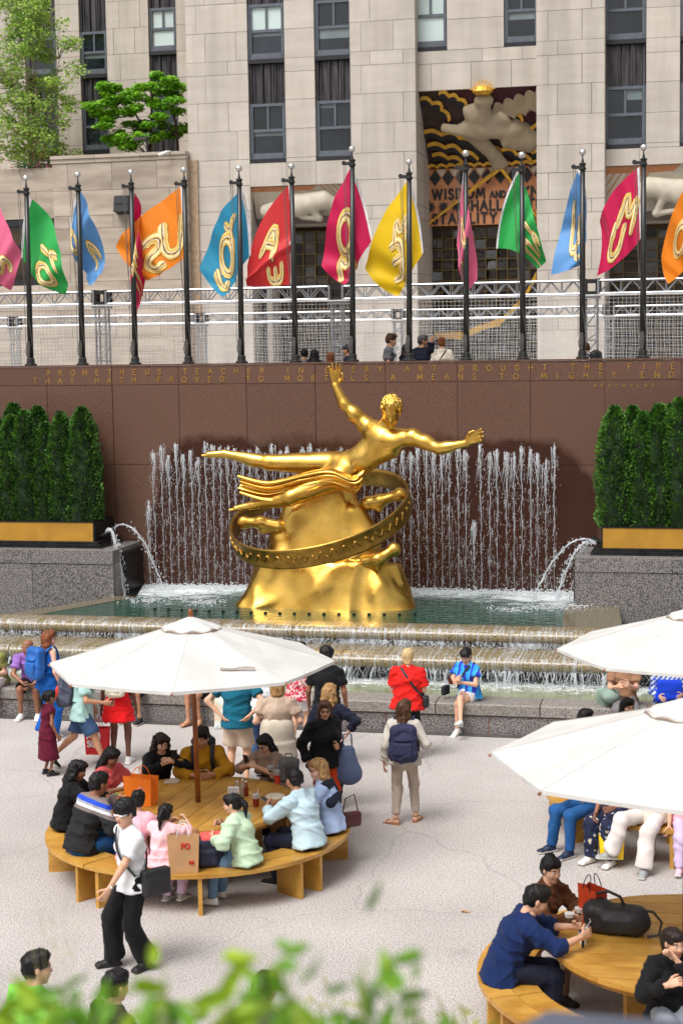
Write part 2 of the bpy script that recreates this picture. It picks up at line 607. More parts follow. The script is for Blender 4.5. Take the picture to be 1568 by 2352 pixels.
# stroke alphabet, each letter in a box 0..1 high
GLY = {
 'A': (0.8, [[(0, 0), (.4, 1), (.8, 0)], [(.17, .38), (.63, .38)]]), 'B': (.6, [[(0, 0), (0, 1), (.35, 1), (.5, .87), (.5, .67), (.35, .54), (0, .54)], [(.35, .54), (.56, .4), (.56, .14), (.38, 0), (0, 0)]]),
 'C': (.75, [[(.75, .84), (.6, .97), (.4, 1), (.14, .85), (0, .5), (.14, .15), (.4, 0), (.6, .03), (.75, .16)]]),
 'D': (.75, [[(0, 0), (0, 1), (.32, 1), (.62, .83), (.75, .5), (.62, .17), (.32, 0), (0, 0)]]),
 'E': (.5, [[(.5, 1), (0, 1), (0, 0), (.5, 0)], [(0, .54), (.42, .54)]]), 'F': (.5, [[(.5, 1), (0, 1), (0, 0)], [(0, .52), (.42, .52)]]),
 'G': (.8, [[(.76, .84), (.6, .97), (.4, 1), (.14, .85), (0, .5), (.14, .15), (.4, 0), (.65, .05), (.78, .2), (.78, .45), (.5, .45)]]),
 'H': (.65, [[(0, 0), (0, 1)], [(.65, 0), (.65, 1)], [(0, .52), (.65, .52)]]), 'I': (.1, [[(.05, 0), (.05, 1)]]),
 'J': (.45, [[(.42, 1), (.42, .22), (.3, .03), (.12, .02), (0, .18)]]), 'K': (.62, [[(0, 0), (0, 1)], [(.58, 1), (.02, .48), (.62, 0)]]), 'L': (.5, [[(0, 1), (0, 0), (.5, 0)]]),
 'M': (.9, [[(0, 0), (.12, 1), (.45, .25), (.78, 1), (.9, 0)]]), 'N': (.7, [[(0, 0), (0, 1), (.7, 0), (.7, 1)]]),
 'O': (.9, [[(.45, 0), (.14, .14), (0, .5), (.14, .86), (.45, 1), (.76, .86), (.9, .5), (.76, .14), (.45, 0)]]),
 'P': (.55, [[(0, 0), (0, 1), (.35, 1), (.52, .86), (.52, .62), (.35, .48), (0, .48)]]), 'R': (.58, [[(0, 0), (0, 1), (.35, 1), (.5, .87), (.5, .65), (.35, .52), (0, .52)], [(.3, .52), (.58, 0)]]),
 'S': (.55, [[(.5, .86), (.36, .99), (.16, .98), (.04, .82), (.08, .64), (.44, .42), (.53, .24), (.42, .05), (.2, 0), (.02, .14)]]),
 'T': (.7, [[(0, 1), (.7, 1)], [(.35, 1), (.35, 0)]]), 'U': (.65, [[(0, 1), (0, .3), (.1, .08), (.32, 0), (.54, .08), (.65, .3), (.65, 1)]]),
 'V': (.75, [[(0, 1), (.37, 0), (.75, 1)]]), 'W': (1.1, [[(0, 1), (.28, 0), (.55, 1), (.82, 0), (1.1, 1)]]), 'X': (.7, [[(0, 0), (.7, 1)], [(0, 1), (.7, 0)]]),
 'Y': (.7, [[(0, 1), (.35, .5), (.7, 1)], [(.35, .5), (.35, 0)]]),
}


def letter_xz(mb, ch, x, z, h, y, t=0.014, d=0.006, sx=1.0):
    """letter as bars on a wall facing -y; bars of one letter sit at slightly different depth"""
    w, st = GLY[ch]
    q = 0
    for s in st:
        for (a, b), (c, e) in zip(s[:-1], s[1:]):
            ax_, az, bx, bz = x + a * h * sx, z + b * h, x + c * h * sx, z + e * h
            dx, dz = bx - ax_, bz - az
            L = math.hypot(dx, dz)
            if L < 1e-6:
                continue
            nx, nz_ = -dz / L * t / 2, dx / L * t / 2
            ex, ez = dx / L * t * .35, dz / L * t * .35
            mb.prism_y([(ax_ - nx - ex, az - nz_ - ez), (bx - nx + ex, bz - nz_ + ez), (bx + nx + ex, bz + nz_ + ez), (ax_ + nx - ex, az + nz_ - ez)],
                       y - d - 0.0004 * (q % 5), y + 0.01)
            q += 1
    return w * h * sx


# ------------------------------------------------------------------ ground
m = MB(); m.box2((-120, -60, -0.4), (120, 24.7, 0.0))
tag(m.build('rink_floor', M_FLOOR), 'pale pinkish speckled terrazzo floor of the sunken plaza', kind='structure')
M_PLAZA = mat('street paving', lin((150, 146, 142)), 0.8, scale=40, var=0.12)
m = MB(); m.box2((-160, 31.9, 3.9), (160, 400, 4.45))
tag(m.build('upper_plaza_ground', M_PLAZA), 'street level paving behind the fountain wall', kind='structure')
m = MB(); m.box2((-60, -80, 0.005), (60, 3.75, 4.28))
tag(m.build('upper_terrace', M_PLAZA), 'upper terrace the picture is taken from', kind='structure')

# ------------------------------------------------------------------ low bench wall round the pool
bw = thing('bench_wall', 'low grey granite bench wall with pink mortar joints in front of the cascade', 'bench wall', (0, 24.65, 0))
Y0 = 24.65


def loc_box(name, a, b, ma, parent, off, bev=0.0):
    """box given in world coordinates under a parent at off"""
    mb = MB()
    a2 = [a[i] - off[i] for i in range(3)]
    b2 = [b[i] - off[i] for i in range(3)]
    if bev:
        x0, x1, y0, y1, z0, z1 = a2[0], b2[0], a2[1], b2[1], a2[2], b2[2]
        mb.box2((x0, y0 + bev, z0), (x1, y1, z1 - bev))
        P = [[(x, y0 + bev, z0), (x, y0, z0 + bev), (x, y0, z1 - 2 * bev), (x, y0 + bev, z1 - bev * .6), (x, y0 + 2.2 * bev, z1), (x, y1, z1)] for x in (x0, x1)]
        mb.grid(P)
        for R, s in ((P[0], 1), (P[1], -1)):
            mb.add(R + [(R[0][0], y1, z0)], [tuple(range(7))[::s]])
    else:
        mb.box2(a2, b2)
    c = [(a2[i] + b2[i]) / 2 for i in range(3)]
    mb.v = [tuple(v[i] - c[i] for i in range(3)) for v in mb.v]
    o = mb.build(name, ma, parent)
    o.location = c
    return o


m = MB(); m.box2((-22, 0.025, 0), (8, 0.5, 0.46))
m.build('mortar_core', M_MORTAR, bw)
for k in range(-8, 8):
    x = -4.21 + 1.6 * k
    loc_box('coping_stone', (x + .009, 24.62, .30), (x + 1.591, 25.17, .484), M_GRANTOP, bw, (0, 24.65, 0), .012)
    x -= 0.78
    loc_box('face_stone', (x + .009, 24.655, 0.012), (x + 1.591, 24.73, .282), M_GRAN, bw, (0, 24.65, 0))
m = MB(); m.box2((-22, 24.50, 0.002), (8, 24.66, 0.012))
tag(m.build('drain_channel', mat('drain metal', (.08, .075, .07), .6)), 'narrow dark drain strip along the foot of the bench wall', 'drain strip')

# ------------------------------------------------------------------ fountain basin: ledges, water
fb = thing('fountain_basin', 'stepped fountain basin with two rounded wet stone ledges', 'fountain basin', (0, 26.6, 0))


def bullnose(x0, x1, yf, yb, zb, zt):
    d = zt - zb
    pr = [(yb, zt)]
    for k in range(9):
        a = pi / 2 + k / 8.0 * pi * .92
        pr.append((yf + d * .62 + cos(a) * d * .62, zb + d * .5 + sin(a) * d * .5))
    pr += [(yf + d * .7, zb), (yb, zb)]
    mb = MB()
    P = [[(x - (x0 + x1) / 2, y - 26.6, z) for y, z in pr] for x in (x0, x1)]
    mb.grid([P[1], P[0]])
    n = len(pr)
    mb.add(P[0], [tuple(range(n))]); mb.add(P[1], [tuple(range(n))[::-1]])
    o = mb.build('ledge_stone', M_LEDGE, fb)
    o.location = ((x0 + x1) / 2, 0, 0)
    for p in o.data.polygons:
        p.use_smooth = len(p.vertices) == 4
    return pr


XA, XB = -12.75, -1.5
for k in range(8):
    a, b = -15.9 + k * 1.96, -15.9 + (k + 1) * 1.96 - .012
    PR2 = bullnose(a, b, 26.28, 27.55, .64, .86)
for k in range(6):
    a = XA + k * (XB - XA) / 6
    PR1 = bullnose(a, a + (XB - XA) / 6 - .012, 27.18, 27.78, .93, 1.15)
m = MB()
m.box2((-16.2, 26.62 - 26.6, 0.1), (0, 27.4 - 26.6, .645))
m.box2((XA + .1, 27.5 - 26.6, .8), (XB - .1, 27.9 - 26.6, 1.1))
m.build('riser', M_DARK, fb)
for k in range(24):
    x = -15.6 + .64 * k
    m = MB(); m.box2((x, 26.585 - 26.6, .44), (x + .42, 26.63 - 26.6, .62))
    m.build('drain_slot', mat('black slot', (.004, .004, .004), .6), fb)
# stone side aprons of the upper basin
M_APRON = mat('wet apron stone', lin((128, 118, 94)), 0.12, scale=50, col2=lin((96, 90, 72)), bump=.1, bscale=30)
m = MB()
m.prism([(XA + .12, 1.17), (XA + .70, 1.17), (-11.0, 3.3), (-11.0, 3.45), (-11.55, 3.45), (-11.5, 3.2)], .75, 1.153)
m.build('side_apron', M_APRON, fb)
m = MB()
m.prism([(XB - 1.05, 1.17), (XB - .05, 1.17), (XB - .25, 3.45), (XB - 1.25, 3.45)], .75, 1.153)
m.build('side_apron', M_APRON, fb)

# water materials
M_POOL = mat('pool water', (0.016, 0.062, 0.040), 0.06, spec=0.35)
n_, l_, p_ = nodes_of(M_POOL)
ge = n_.new('ShaderNodeNewGeometry')
sp = n_.new('ShaderNodeSeparateXYZ'); l_.new(ge.outputs['Position'], sp.inputs[0])
w1 = n_.new('ShaderNodeTexNoise'); w1.inputs['Scale'].default_value = 2.2; w1.inputs['Detail'].default_value = 8; w1.inputs['Roughness'].default_value = .72; w1.inputs['Distortion'].default_value = .8
mpp = n_.new('ShaderNodeMapping'); mpp.inputs['Scale'].default_value = (1, 1.9, 1)
l_.new(ge.outputs['Position'], mpp.inputs[0]); l_.new(mpp.outputs[0], w1.inputs['Vector'])


def mrange(n, l, src, f0, f1, t0, t1):
    r = n.new('ShaderNodeMapRange')
    for k, v in (('From Min', f0), ('From Max', f1), ('To Min', t0), ('To Max', t1)):
        r.inputs[k].default_value = v
    l.new(src, r.inputs[0])
    return r.outputs[0]


def math2(n, l, op, a, b):
    r = n.new('ShaderNodeMath'); r.operation = op
    for k, v in enumerate((a, b)):
        if isinstance(v, (int, float)):
            r.inputs[k].default_value = v
        else:
            l.new(v, r.inputs[k])
    return r.outputs[0]


def foam(mt, weight, ripple):
    """add floating foam by world position to a water material"""
    n, l, p = nodes_of(mt)
    s = math2(n, l, 'ADD', w_noise, weight)
    fac = mrange(n, l, s, .60, .80, 0, .9)
    mx = n.new('ShaderNodeMixRGB')
    l.new(fac, mx.inputs[0])
    bc = p.inputs['Base Color'].links[0].from_socket
    l.new(bc, mx.inputs[1]); mx.inputs[2].default_value = (.82, .87, .88, 1)
    l.new(mx.outputs[0], p.inputs['Base Color'])
    l.new(mrange(n, l, fac, 0, 1, .05, .55), p.inputs['Roughness'])
    b = n.new('ShaderNodeTexNoise'); b.inputs['Scale'].default_value = ripple; b.inputs['Detail'].default_value = 3
    m2 = n.new('ShaderNodeMapping'); m2.inputs['Scale'].default_value = (1, 2.2, 1)
    g = n.new('ShaderNodeNewGeometry'); l.new(g.outputs['Position'], m2.inputs[0]); l.new(m2.outputs[0], b.inputs['Vector'])
    bp = n.new('ShaderNodeBump'); bp.inputs['Strength'].default_value = .5; bp.inputs['Distance'].default_value = .03
    hh = math2(n, l, 'ADD', b.outputs[0], math2(n, l, 'MULTIPLY', fac, .5))
    l.new(hh, bp.inputs['Height']); l.new(bp.outputs[0], p.inputs['Normal'])


w_noise = w1.outputs[0]
wy = mrange(n_, l_, sp.outputs['Y'], 29.6, 31.3, -.08, .26)
dxa = math2(n_, l_, 'ABSOLUTE', math2(n_, l_, 'ADD', sp.outputs['X'], 10.55), 0)
dxb = math2(n_, l_, 'ABSOLUTE', math2(n_, l_, 'ADD', sp.outputs['X'], 2.6), 0)
dmin = math2(n_, l_, 'MINIMUM', dxa, dxb)
wx = mrange(n_, l_, dmin, .4, 1.7, .14, 0)
wy2 = mrange(n_, l_, sp.outputs['Y'], 28.4, 29.2, 0, 1)
foam(M_POOL, math2(n_, l_, 'ADD', wy, math2(n_, l_, 'MULTIPLY', wx, wy2)), 5.0)
m = MB()
m.prism([(XA + .58, 27.7), (XB - .9, 27.7), (XB - 1.15, 31.62), (-11.4, 31.62), (-11.0, 30.1)], 1.0, 1.146)
tag(m.build('upper_pool_water', M_POOL), 'dark green fountain pool with white foam along the wall', kind='structure')
M_POOL2 = mat('lower pool water', lin((132, 138, 104)), 0.08, var=.15, scale=3)
n_, l_, p_ = nodes_of(M_POOL2)
ge = n_.new('ShaderNodeNewGeometry')
sp = n_.new('ShaderNodeSeparateXYZ'); l_.new(ge.outputs['Position'], sp.inputs[0])
w1 = n_.new('ShaderNodeTexNoise'); w1.inputs['Scale'].default_value = 4.5; w1.inputs['Detail'].default_value = 8; w1.inputs['Roughness'].default_value = .7
mpp = n_.new('ShaderNodeMapping'); mpp.inputs['Scale'].default_value = (1, 1.5, 1)
l_.new(ge.outputs['Position'], mpp.inputs[0]); l_.new(mpp.outputs[0], w1.inputs['Vector'])
w_noise = w1.outputs[0]
foam(M_POOL2, mrange(n_, l_, sp.outputs['Y'], 25.15, 26.3, -.12, .22), 9.0)
m = MB(); m.box2((-22, 25.172, .2), (8, 26.64, .42))
tag(m.build('lower_pool_water', M_POOL2), 'shallow pale green pool with churning foam behind the bench wall', kind='structure')

# falling strings of water over the two ledges
def curtain(name, label, x0, x1, pr, zend, count, seed, spread):
    R = random.Random(seed)
    mb = MB()
    prof = pr[:9]                      # over the nose
    clus = [R.uniform(x0, x1) for _ in range(int((x1 - x0) * 5))]
    for i in range(count):
        x = R.choice(clus) + R.gauss(0, .11) if R.random() < .55 else R.uniform(x0, x1)
        if not x0 < x < x1:
            continue
        w = R.choice((.0015, .002, .003, .004, .006, .016)) * R.uniform(.6, 1.3)
        st = R.randint(1, 5)
        pts = [(x, y - .004, z + .003) for y, z in prof[st:]]
        px, py, pz = pts[-1]
        drop = pz - zend
        ln = R.choice((1, 1, .8, .6, .4))
        vy = R.uniform(.02, spread)
        vx = R.gauss(0, spread * .5)
        for k in range(1, 7):
            t = k / 6 * ln
            pts.append((px + vx * t + R.gauss(0, .004), py - vy * t, pz - drop * t * t))
        P = []
        for q, (a, b, c) in enumerate(pts):
            ww = w * (0.5 + .9 * R.random()) * (.42 if q < len(pts) - 7 else 1)
            if q == len(pts) - 1:
                ww *= .3
            P.append([(a - ww, b, c), (a, b - ww * .8, c), (a + ww, b, c)])
        mb.grid(P)
        for k in range(R.randint(1, 5)):
            t = R.random()
            s = R.uniform(.002, .008)
            mb.blob((px + R.gauss(0, .04), py - R.uniform(0, spread), pz - drop * t), (s, s, s * R.uniform(1, 2.4)))
    for i in range(count):                 # thin sheen breaking up on the top of the nose
        x = R.uniform(x0, x1)
        a, b = sorted((R.uniform(0, 3.5), R.uniform(0, 4.5)))
        w = R.uniform(.002, .009)
        P = []
        for q in range(4):
            u = a + (b - a) * q / 3
            k = min(int(u), 7)
            y, z = [prof[k][j] + (prof[k + 1][j] - prof[k][j]) * (u - k) for j in (0, 1)]
            P.append([(x - w + R.gauss(0, .003), y - .004, z + .004), (x + w + R.gauss(0, .003), y - .004, z + .004)])
        mb.grid(P)
    # splash clumps where the strings land
    for i in range(count * 4):
        x = R.choice(clus) + R.gauss(0, .12)
        if x0 < x < x1:
            s = R.uniform(.003, .011)
            mb.blob((x, prof[-1][0] - R.uniform(-.12, .25), zend + abs(R.gauss(0, .045))), (s * 1.3, s, s))
    o = mb.build(name, M_STREAK, None, True)
    tag(o, label, kind='stuff')


curtain('upper_cascade_water', 'thin strings of water falling from the upper ledge', XA + .1, XB - .1, PR1, .87, 1000, 3, .07)
curtain('lower_cascade_water', 'splashing strings of water falling from the lower ledge', -15.8, -.3, PR2, .43, 1250, 4, .17)
# churned foam lumps lying on the lower pool and along the wall
R = random.Random(12)
mb = MB()
for i in range(4200):
    x = R.uniform(-15.5, 0)
    s = R.uniform(.004, .016)
    mb.blob((x, 26.55 - abs(R.gauss(0, .28)), .42), (s * 1.5, s, s * .7))
for i in range(5200):
    x = R.uniform(-11.2, -2.5)
    s = R.uniform(.004, .017)
    mb.blob((x, 31.5 - abs(R.gauss(0, .3)), 1.146 + abs(R.gauss(0, .035))), (s * 1.5, s, s * .9))
for cx, cy, k in ((-10.55, 29.5, 260), (-9.9, 29.9, 200), (-9.4, 29.4, 240), (-3.0, 29.6, 260), (-2.6, 29.9, 200), (-3.6, 29.3, 200)):
    for i in range(k):
        s = R.uniform(.004, .015)
        mb.blob((cx + R.gauss(0, .22), cy + R.gauss(0, .16), 1.146 + abs(R.gauss(0, .035))), (s * 1.6, s, s * .8))
tag(mb.build('foam', M_WHITEWATER, None, True), 'white churned foam on the fountain water', kind='stuff')

# ------------------------------------------------------------------ red granite wall
WY = 31.6
M_RED = mat('red granite', lin((112, 79, 62)), 0.45, scale=75, col2=lin((72, 48, 38)), mixlo=.34, mixhi=.62, detail=4, rnd=.07)
n_, l_, p_ = nodes_of(M_RED)
ge = n_.new('ShaderNodeNewGeometry')
sp = n_.new('ShaderNodeSeparateXYZ'); l_.new(ge.outputs['Position'], sp.inputs[0])
nzz = n_.new('ShaderNodeTexNoise'); nzz.inputs['Scale'].default_value = 1.6; nzz.inputs['Detail'].default_value = 6
l_.new(ge.outputs['Position'], nzz.inputs['Vector'])
# wet patch: rounded shape round the jets, ragged edge
ax_ = math2(n_, l_, 'ABSOLUTE', math2(n_, l_, 'ADD', sp.outputs['X'], 6.72), 0)
qx = math2(n_, l_, 'MAXIMUM', math2(n_, l_, 'SUBTRACT', ax_, 3.45), 0)
qz = math2(n_, l_, 'MAXIMUM', math2(n_, l_, 'SUBTRACT', sp.outputs['Z'], 2.45), 0)
qq = math2(n_, l_, 'SQRT', math2(n_, l_, 'ADD', math2(n_, l_, 'POWER', math2(n_, l_, 'DIVIDE', qx, 1.12), 2), math2(n_, l_, 'POWER', math2(n_, l_, 'DIVIDE', qz, 1.75), 2)), 0)
qn = math2(n_, l_, 'ADD', qq, mrange(n_, l_, nzz.outputs[0], .3, .7, -.07, .07))
wet = mrange(n_, l_, qn, .88, 1.0, 1, 0)
bc = p_.inputs['Base Color'].links[0].from_socket
mx = n_.new('ShaderNodeMixRGB'); mx.blend_type = 'MULTIPLY'; mx.inputs[2].default_value = (.40, .28, .24, 1)
l_.new(wet, mx.inputs[0]); l_.new(bc, mx.inputs[1]); l_.new(mx.outputs[0], p_.inputs['Base Color'])
l_.new(mrange(n_, l_, wet, 0, 1, .5, .22), p_.inputs['Roughness'])
M_REDJ = mat('pale wall joint', lin((158, 112, 98)), .85)
wl = thing('granite_wall', 'reddish brown polished granite wall behind the golden figure, gilded inscription along its top', 'wall', (0, WY, 0))
m = MB(); m.box2((-24, .03, 0), (10, .42, 5.57)); m.build('wall_core', M_REDJ, wl)
ZR = [5.585, 5.205, 3.60, 2.06, .9]
XJ = [-14.75 + 1.405 * k for k in range(-4, 15)]
for r in range(4):
    for k in range(len(XJ) - 1):
        if r == 3 and (XJ[k + 1] < -11.5 or XJ[k] > -2.4):
            continue
        loc_box('granite_slab', (XJ[k] + .006, WY - .004 * ((k * 7 + r * 3) % 3), ZR[r + 1] + .006), (XJ[k + 1] - .006, WY + .05, ZR[r] - .004), M_RED, wl, (0, WY, 0))
m = MB(); m.box2((-24, -.02, 5.585), (10, .45, 5.61)); m.build('wall_cap', M_RED, wl)


def inscription(text, x0, x1, zb, h, t, name):
    """letters spread evenly from x0 to x1 (each at its own slot), one part per line"""
    mb = MB()
    n = len(text)
    for i, ch in enumerate(text):
        if ch == ' ':
            continue
        x = x0 + (x1 - x0) * i / (n - 1)
        letter_xz(mb, ch, x - GLY[ch][0] * h / 2, zb, h, -.008, t)
    mb.build(name, M_LETTER, wl)


T1 = 'PROMETHEUS TEACHER IN EVERY ART BROUGHT THE FIRE'
T2 = 'THAT HATH PROVED TO MORTALS A MEANS TO MIGHTY ENDS'
inscription(T1, -13.305, -0.849, 5.409, .105, .011, 'inscription')
inscription(T2, -13.586, -0.609, 5.248, .105, .011, 'inscription')
inscription('AESCHYLUS', -2.290, -1.207, 5.073, .058, .007, 'inscription')

# ------------------------------------------------------------------ vertical wall jets
R = random.Random(21)
jx0, jx1 = -11.151, -3.040
nj = 54
JETG = 'water jets along the granite wall'
JET_MESH = []


def jet_mesh(R, top):
    mb = MB()
    base = 1.146
    ztop = base + top
    pts, rs = [], []
    x = 0
    n = 22
    for k in range(n + 1):
        t = k / n
        x = R.gauss(0, .006) + .03 * t * t * R.uniform(-1, 1)
        pts.append((x, R.gauss(0, .006), base + top * t))
        rs.append((.0032 + .008 * t * t * R.uniform(.4, 1.6)))
    mb.tube(pts, rs, 5)
    # frothy head
    for k in range(60):
        t = abs(R.gauss(0, .14)) * top
        s = R.uniform(.002, .009)
        mb.blob((R.gauss(0, .020 + t * .05), R.gauss(0, .03), ztop - t + .04 * R.random()), (s, s, s * R.uniform(1.2, 3.5)))
    for k in range(52):
        x, t = R.gauss(0, .035), R.random() ** 1.4 * .92 * top
        s = R.uniform(.0015, .005)
        ln = R.uniform(.04, .22)
        mb.tube([(x, R.gauss(0, .03), ztop - t), (x + R.gauss(0, .01), R.gauss(0, .03), ztop - t - ln)], [s, s * .3], 3)
    for k in range(5):
        x, t = R.gauss(0, .025), R.uniform(0, .1)
        ln = R.uniform(.15, .7)
        mb.tube([(x, R.gauss(0, .02), ztop - t), (x + R.gauss(0, .02), R.gauss(0, .02), ztop - t - ln * .4), (x + R.gauss(0, .05), R.gauss(0, .03), ztop - t - ln)], [.009, .006, .002], 4)
    # falling drops
    for k in range(110):
        t = R.random() ** .8
        s = R.uniform(.0022, .0075) * (1.2 - .4 * t)
        mb.blob((R.gauss(0, .03 + .06 * t), R.gauss(0, .04), ztop - t * top), (s, s, s * R.uniform(1.5, 4)))
    return mb


for i in range(nj):
    x = jx0 + (jx1 - jx0) * i / (nj - 1) + R.gauss(0, .008)
    top = 2.78 + R.gauss(0, .07) + .05 * math.sin(i * .9)
    if i == 0:
        top = 1.72
    if i == nj - 11:
        top = 1.55
    if i % 9 == 7:
        top -= R.uniform(.05, .25)
    o = jet_mesh(R, top).build('water_jet', M_JET, None, True)
    o.location = (x, 31.33, 0)
    lb = 'thin white water jet rising against the brown granite wall behind the gilded figure'
    if i == 0:
        lb = 'short water jet at the left end of the row of wall jets'
    elif i == nj - 11:
        lb = 'short water jet among the tall ones right of the gilded figure'
    elif i == nj - 1:
        lb = 'tall water jet at the right end of the row of wall jets'
    tag(o, lb, 'water jet', JETG if lb.startswith('thin') else 'odd jets at the wall')
# black nozzles standing in the pool
for i in range(19):
    x, y = -10.110 + i * .27, 28.62 - .18 * math.sin(pi * (i / 18.0))
    mb = MB(); mb.lathe([(.030, 1.1), (.032, 1.175), (.020, 1.18), (.020, 1.165)], 10)
    o = mb.build('fountain_nozzle', M_BRONZE)
    o.location = (x, y, 0)
    tag(o, 'small black nozzle poking from the pool in a row before the gilded base', 'nozzle', 'nozzles in the pool')


def arc_water(name, label, p0, v0, T, r, seed, drops=160):
    R = random.Random(seed)
    mb = MB()
    for s in range(2):
        pts, rs = [], []
        for k in range(52):
            t = T * k / 25
            pts.append(tuple(p0[i] + v0[i] * t + (-4.9 * t * t if i == 2 else 0) + R.gauss(0, .004 + .012 * k / 25) for i in range(3)))
            rs.append(r * R.uniform(.45, 1.3) * (1 - .45 * k / 25))
        mb.tube(pts, rs, 6)
    for k in range(drops):
        t = T * math.sqrt(R.random())
        s = R.uniform(.004, .014)
        mb.blob([p0[i] + v0[i] * t + (-4.9 * t * t if i == 2 else 0) + R.gauss(0, .02 + .04 * t / T) for i in range(3)], (s, s, s * 2))
    tag(mb.build(name, M_JET, None, True), label, 'water arc', 'water arcs spouting from the planters')


# ------------------------------------------------------------------ planters with clipped evergreens
def planter(side):
    L = side < 0
    xa, xb = (-17.6, -11.98) if L else (-2.06, 3.6)
    px0, px1 = (-18.2, -11.42) if L else (-2.54, 4.4)
    where = 'left' if L else 'right'
    gp = thing('granite_pedestal', 'grey granite pedestal under the gold planter on the %s of the pool' % where, 'pedestal', (0, 30, 0), group='granite pedestals beside the pool')
    off = (0, 30, 0)
    m = MB(); m.box2((px0 + .01, .02, .0), (px1 - .01, 1.55, 2.0)); m.build('pedestal_core', M_MORTAR if False else mat('grey joint', lin((150, 148, 144)), .9), gp)
    w = (px1 - px0) / 4
    for k in range(4):
        a = px0 + k * w
        loc_box('granite_block', (a + .004, 30.0, 0.01), (a + w - .004, 30.1, 1.775), M_GRAN, gp, off)
        loc_box('coping_block', (a + .004, 29.985, 1.782), (a + w - .004, 31.58, 2.04), M_GRAN, gp, off)
    ex = px1 if L else px0
    m = MB()
    for k in range(3):
        z = 1.85 - .26 * k
        m.box2((ex, .5, z - .15), (ex + .06 * (1 if L else -1), 1.5, z))
    m.box2((ex, .45, 1.1), (ex + (.05 if L else -.05), 1.55, 1.95))
    m.build('spill_step', M_BRONZE, gp)
    pl = thing('gold_planter', 'long gold painted trough planter on the %s granite pedestal' % where, 'planter', (0, 30.4, 2.04), group='gold planters beside the pool')
    m = MB()
    m.box2((xa, 0, .13), (xb, 1.1, .5))
    m.build('trough', M_GOLDPAINT, pl)
    m = MB(); m.box2((xa - .0, -.012, .5), (xb, 1.112, .515)); m.build('rim', M_BRONZE, pl)
    m = MB(); m.box2((xb + .001 if L else xa - .032, .001, .13), (xb + .03 if L else xa - .001, 1.1, .5)); m.build('end_panel', M_BRONZE, pl)
    s = 1 if L else -1
    for k in range(3):
        e = .22 - .05 * k
        m = MB()
        z = .045 * k
        a, b = (xa, xb + e) if L else (xa - e, xb)
        m.box2((a, -.1 + .03 * k, z + .003), (b, 1.1, z + .040))
        m.build('base_rail', M_BRONZE, pl)
    m = MB()
    for q in (-.035, .035):
        c = (xb + .16, .25 + q, .25) if L else (xa - .16, .25 + q, .25)
        m.tube([(c[0] - s * .14, c[1], c[2] - .06), c, (c[0] + s * .06, c[1], c[2] + .05)], [.035, .04, .045], 8)
    m.build('spout', M_BRONZE, pl)
    return xa, xb


planter(-1)
planter(1)
arc_water('water_arc', 'thick water arc dropping steeply from the left planter spout', (-11.729, 30.500, 2.349), (.62, -.25, 1.1), .72, .030, 31, 420)
arc_water('water_arc', 'thin long water arc from the left planter reaching towards the jets', (-11.724, 30.900, 2.389), (1.62, -.1, 1.15), .72, .018, 32, 220)
arc_water('water_arc', 'long thin water arc from the right planter, the one landing farthest out', (-2.194, 30.500, 2.257), (-1.9, -.35, 1.15), .73, .018, 33, 220)
arc_water('water_arc', 'thick middle water arc from the right planter spout', (-2.194, 30.500, 2.225), (-1.25, -.2, .95), .70, .026, 34, 380)
arc_water('water_arc', 'short water arc from the right planter landing nearest the pedestal', (-2.217, 30.600, 2.212), (-.85, -.1, .75), .67, .016, 35, 200)

# evergreens
M_THUJA = mat('evergreen sprays', lin((88, 134, 44)), .6, var=.25, scale=7, rnd=.12, col2=lin((40, 80, 24)))
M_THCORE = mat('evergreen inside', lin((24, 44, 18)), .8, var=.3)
M_BARK = mat('bark', lin((92, 76, 62)), .9, var=.25, scale=20)


def shrub_meshes(seed, h, w):
    R = random.Random(seed)
    ph = [R.uniform(0, 6.28) for _ in range(6)]

    def rad_at(t, a):
        base = w * (0.86 + .22 * math.sin(pi * min(1, t * 1.1 + .2))) * (1 if t < .55 else max(.05, 1 - ((t - .55) / .47) ** 3.0))
        return base * (1 + .10 * sin(3 * a + ph[0] + 5 * t) + .08 * sin(5 * a + ph[1] - 9 * t) + .07 * sin(17 * t + ph[2] + 2 * a))
    core = MB()
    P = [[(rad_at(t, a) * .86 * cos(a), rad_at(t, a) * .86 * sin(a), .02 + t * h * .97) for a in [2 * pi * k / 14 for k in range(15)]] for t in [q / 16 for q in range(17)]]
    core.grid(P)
    lv = MB()
    for i in range(5200):
        t = R.random() ** .9
        a = R.uniform(0, 2 * pi)
        r = rad_at(t, a) * R.uniform(.80, 1.03)
        c = Vector((r * cos(a), r * sin(a), .02 + t * h))
        od = Vector((cos(a), sin(a), R.uniform(-.2, .5))).normalized()
        up = Vector((R.gauss(0, .35), R.gauss(0, .35), 1)).normalized()
        d = (od * R.uniform(.5, 1.1) + up * R.uniform(.3, .9)).normalized()
        sd = d.cross(Vector((R.gauss(0, 1), R.gauss(0, 1), R.gauss(0, 1)))).normalized()
        L, W_ = R.uniform(.045, .085), R.uniform(.014, .028)
        lv.add([c, c + d * L * .5 + sd * W_, c + d * L, c + d * L * .5 - sd * W_], [(0, 1, 2, 3)])
    return core, lv


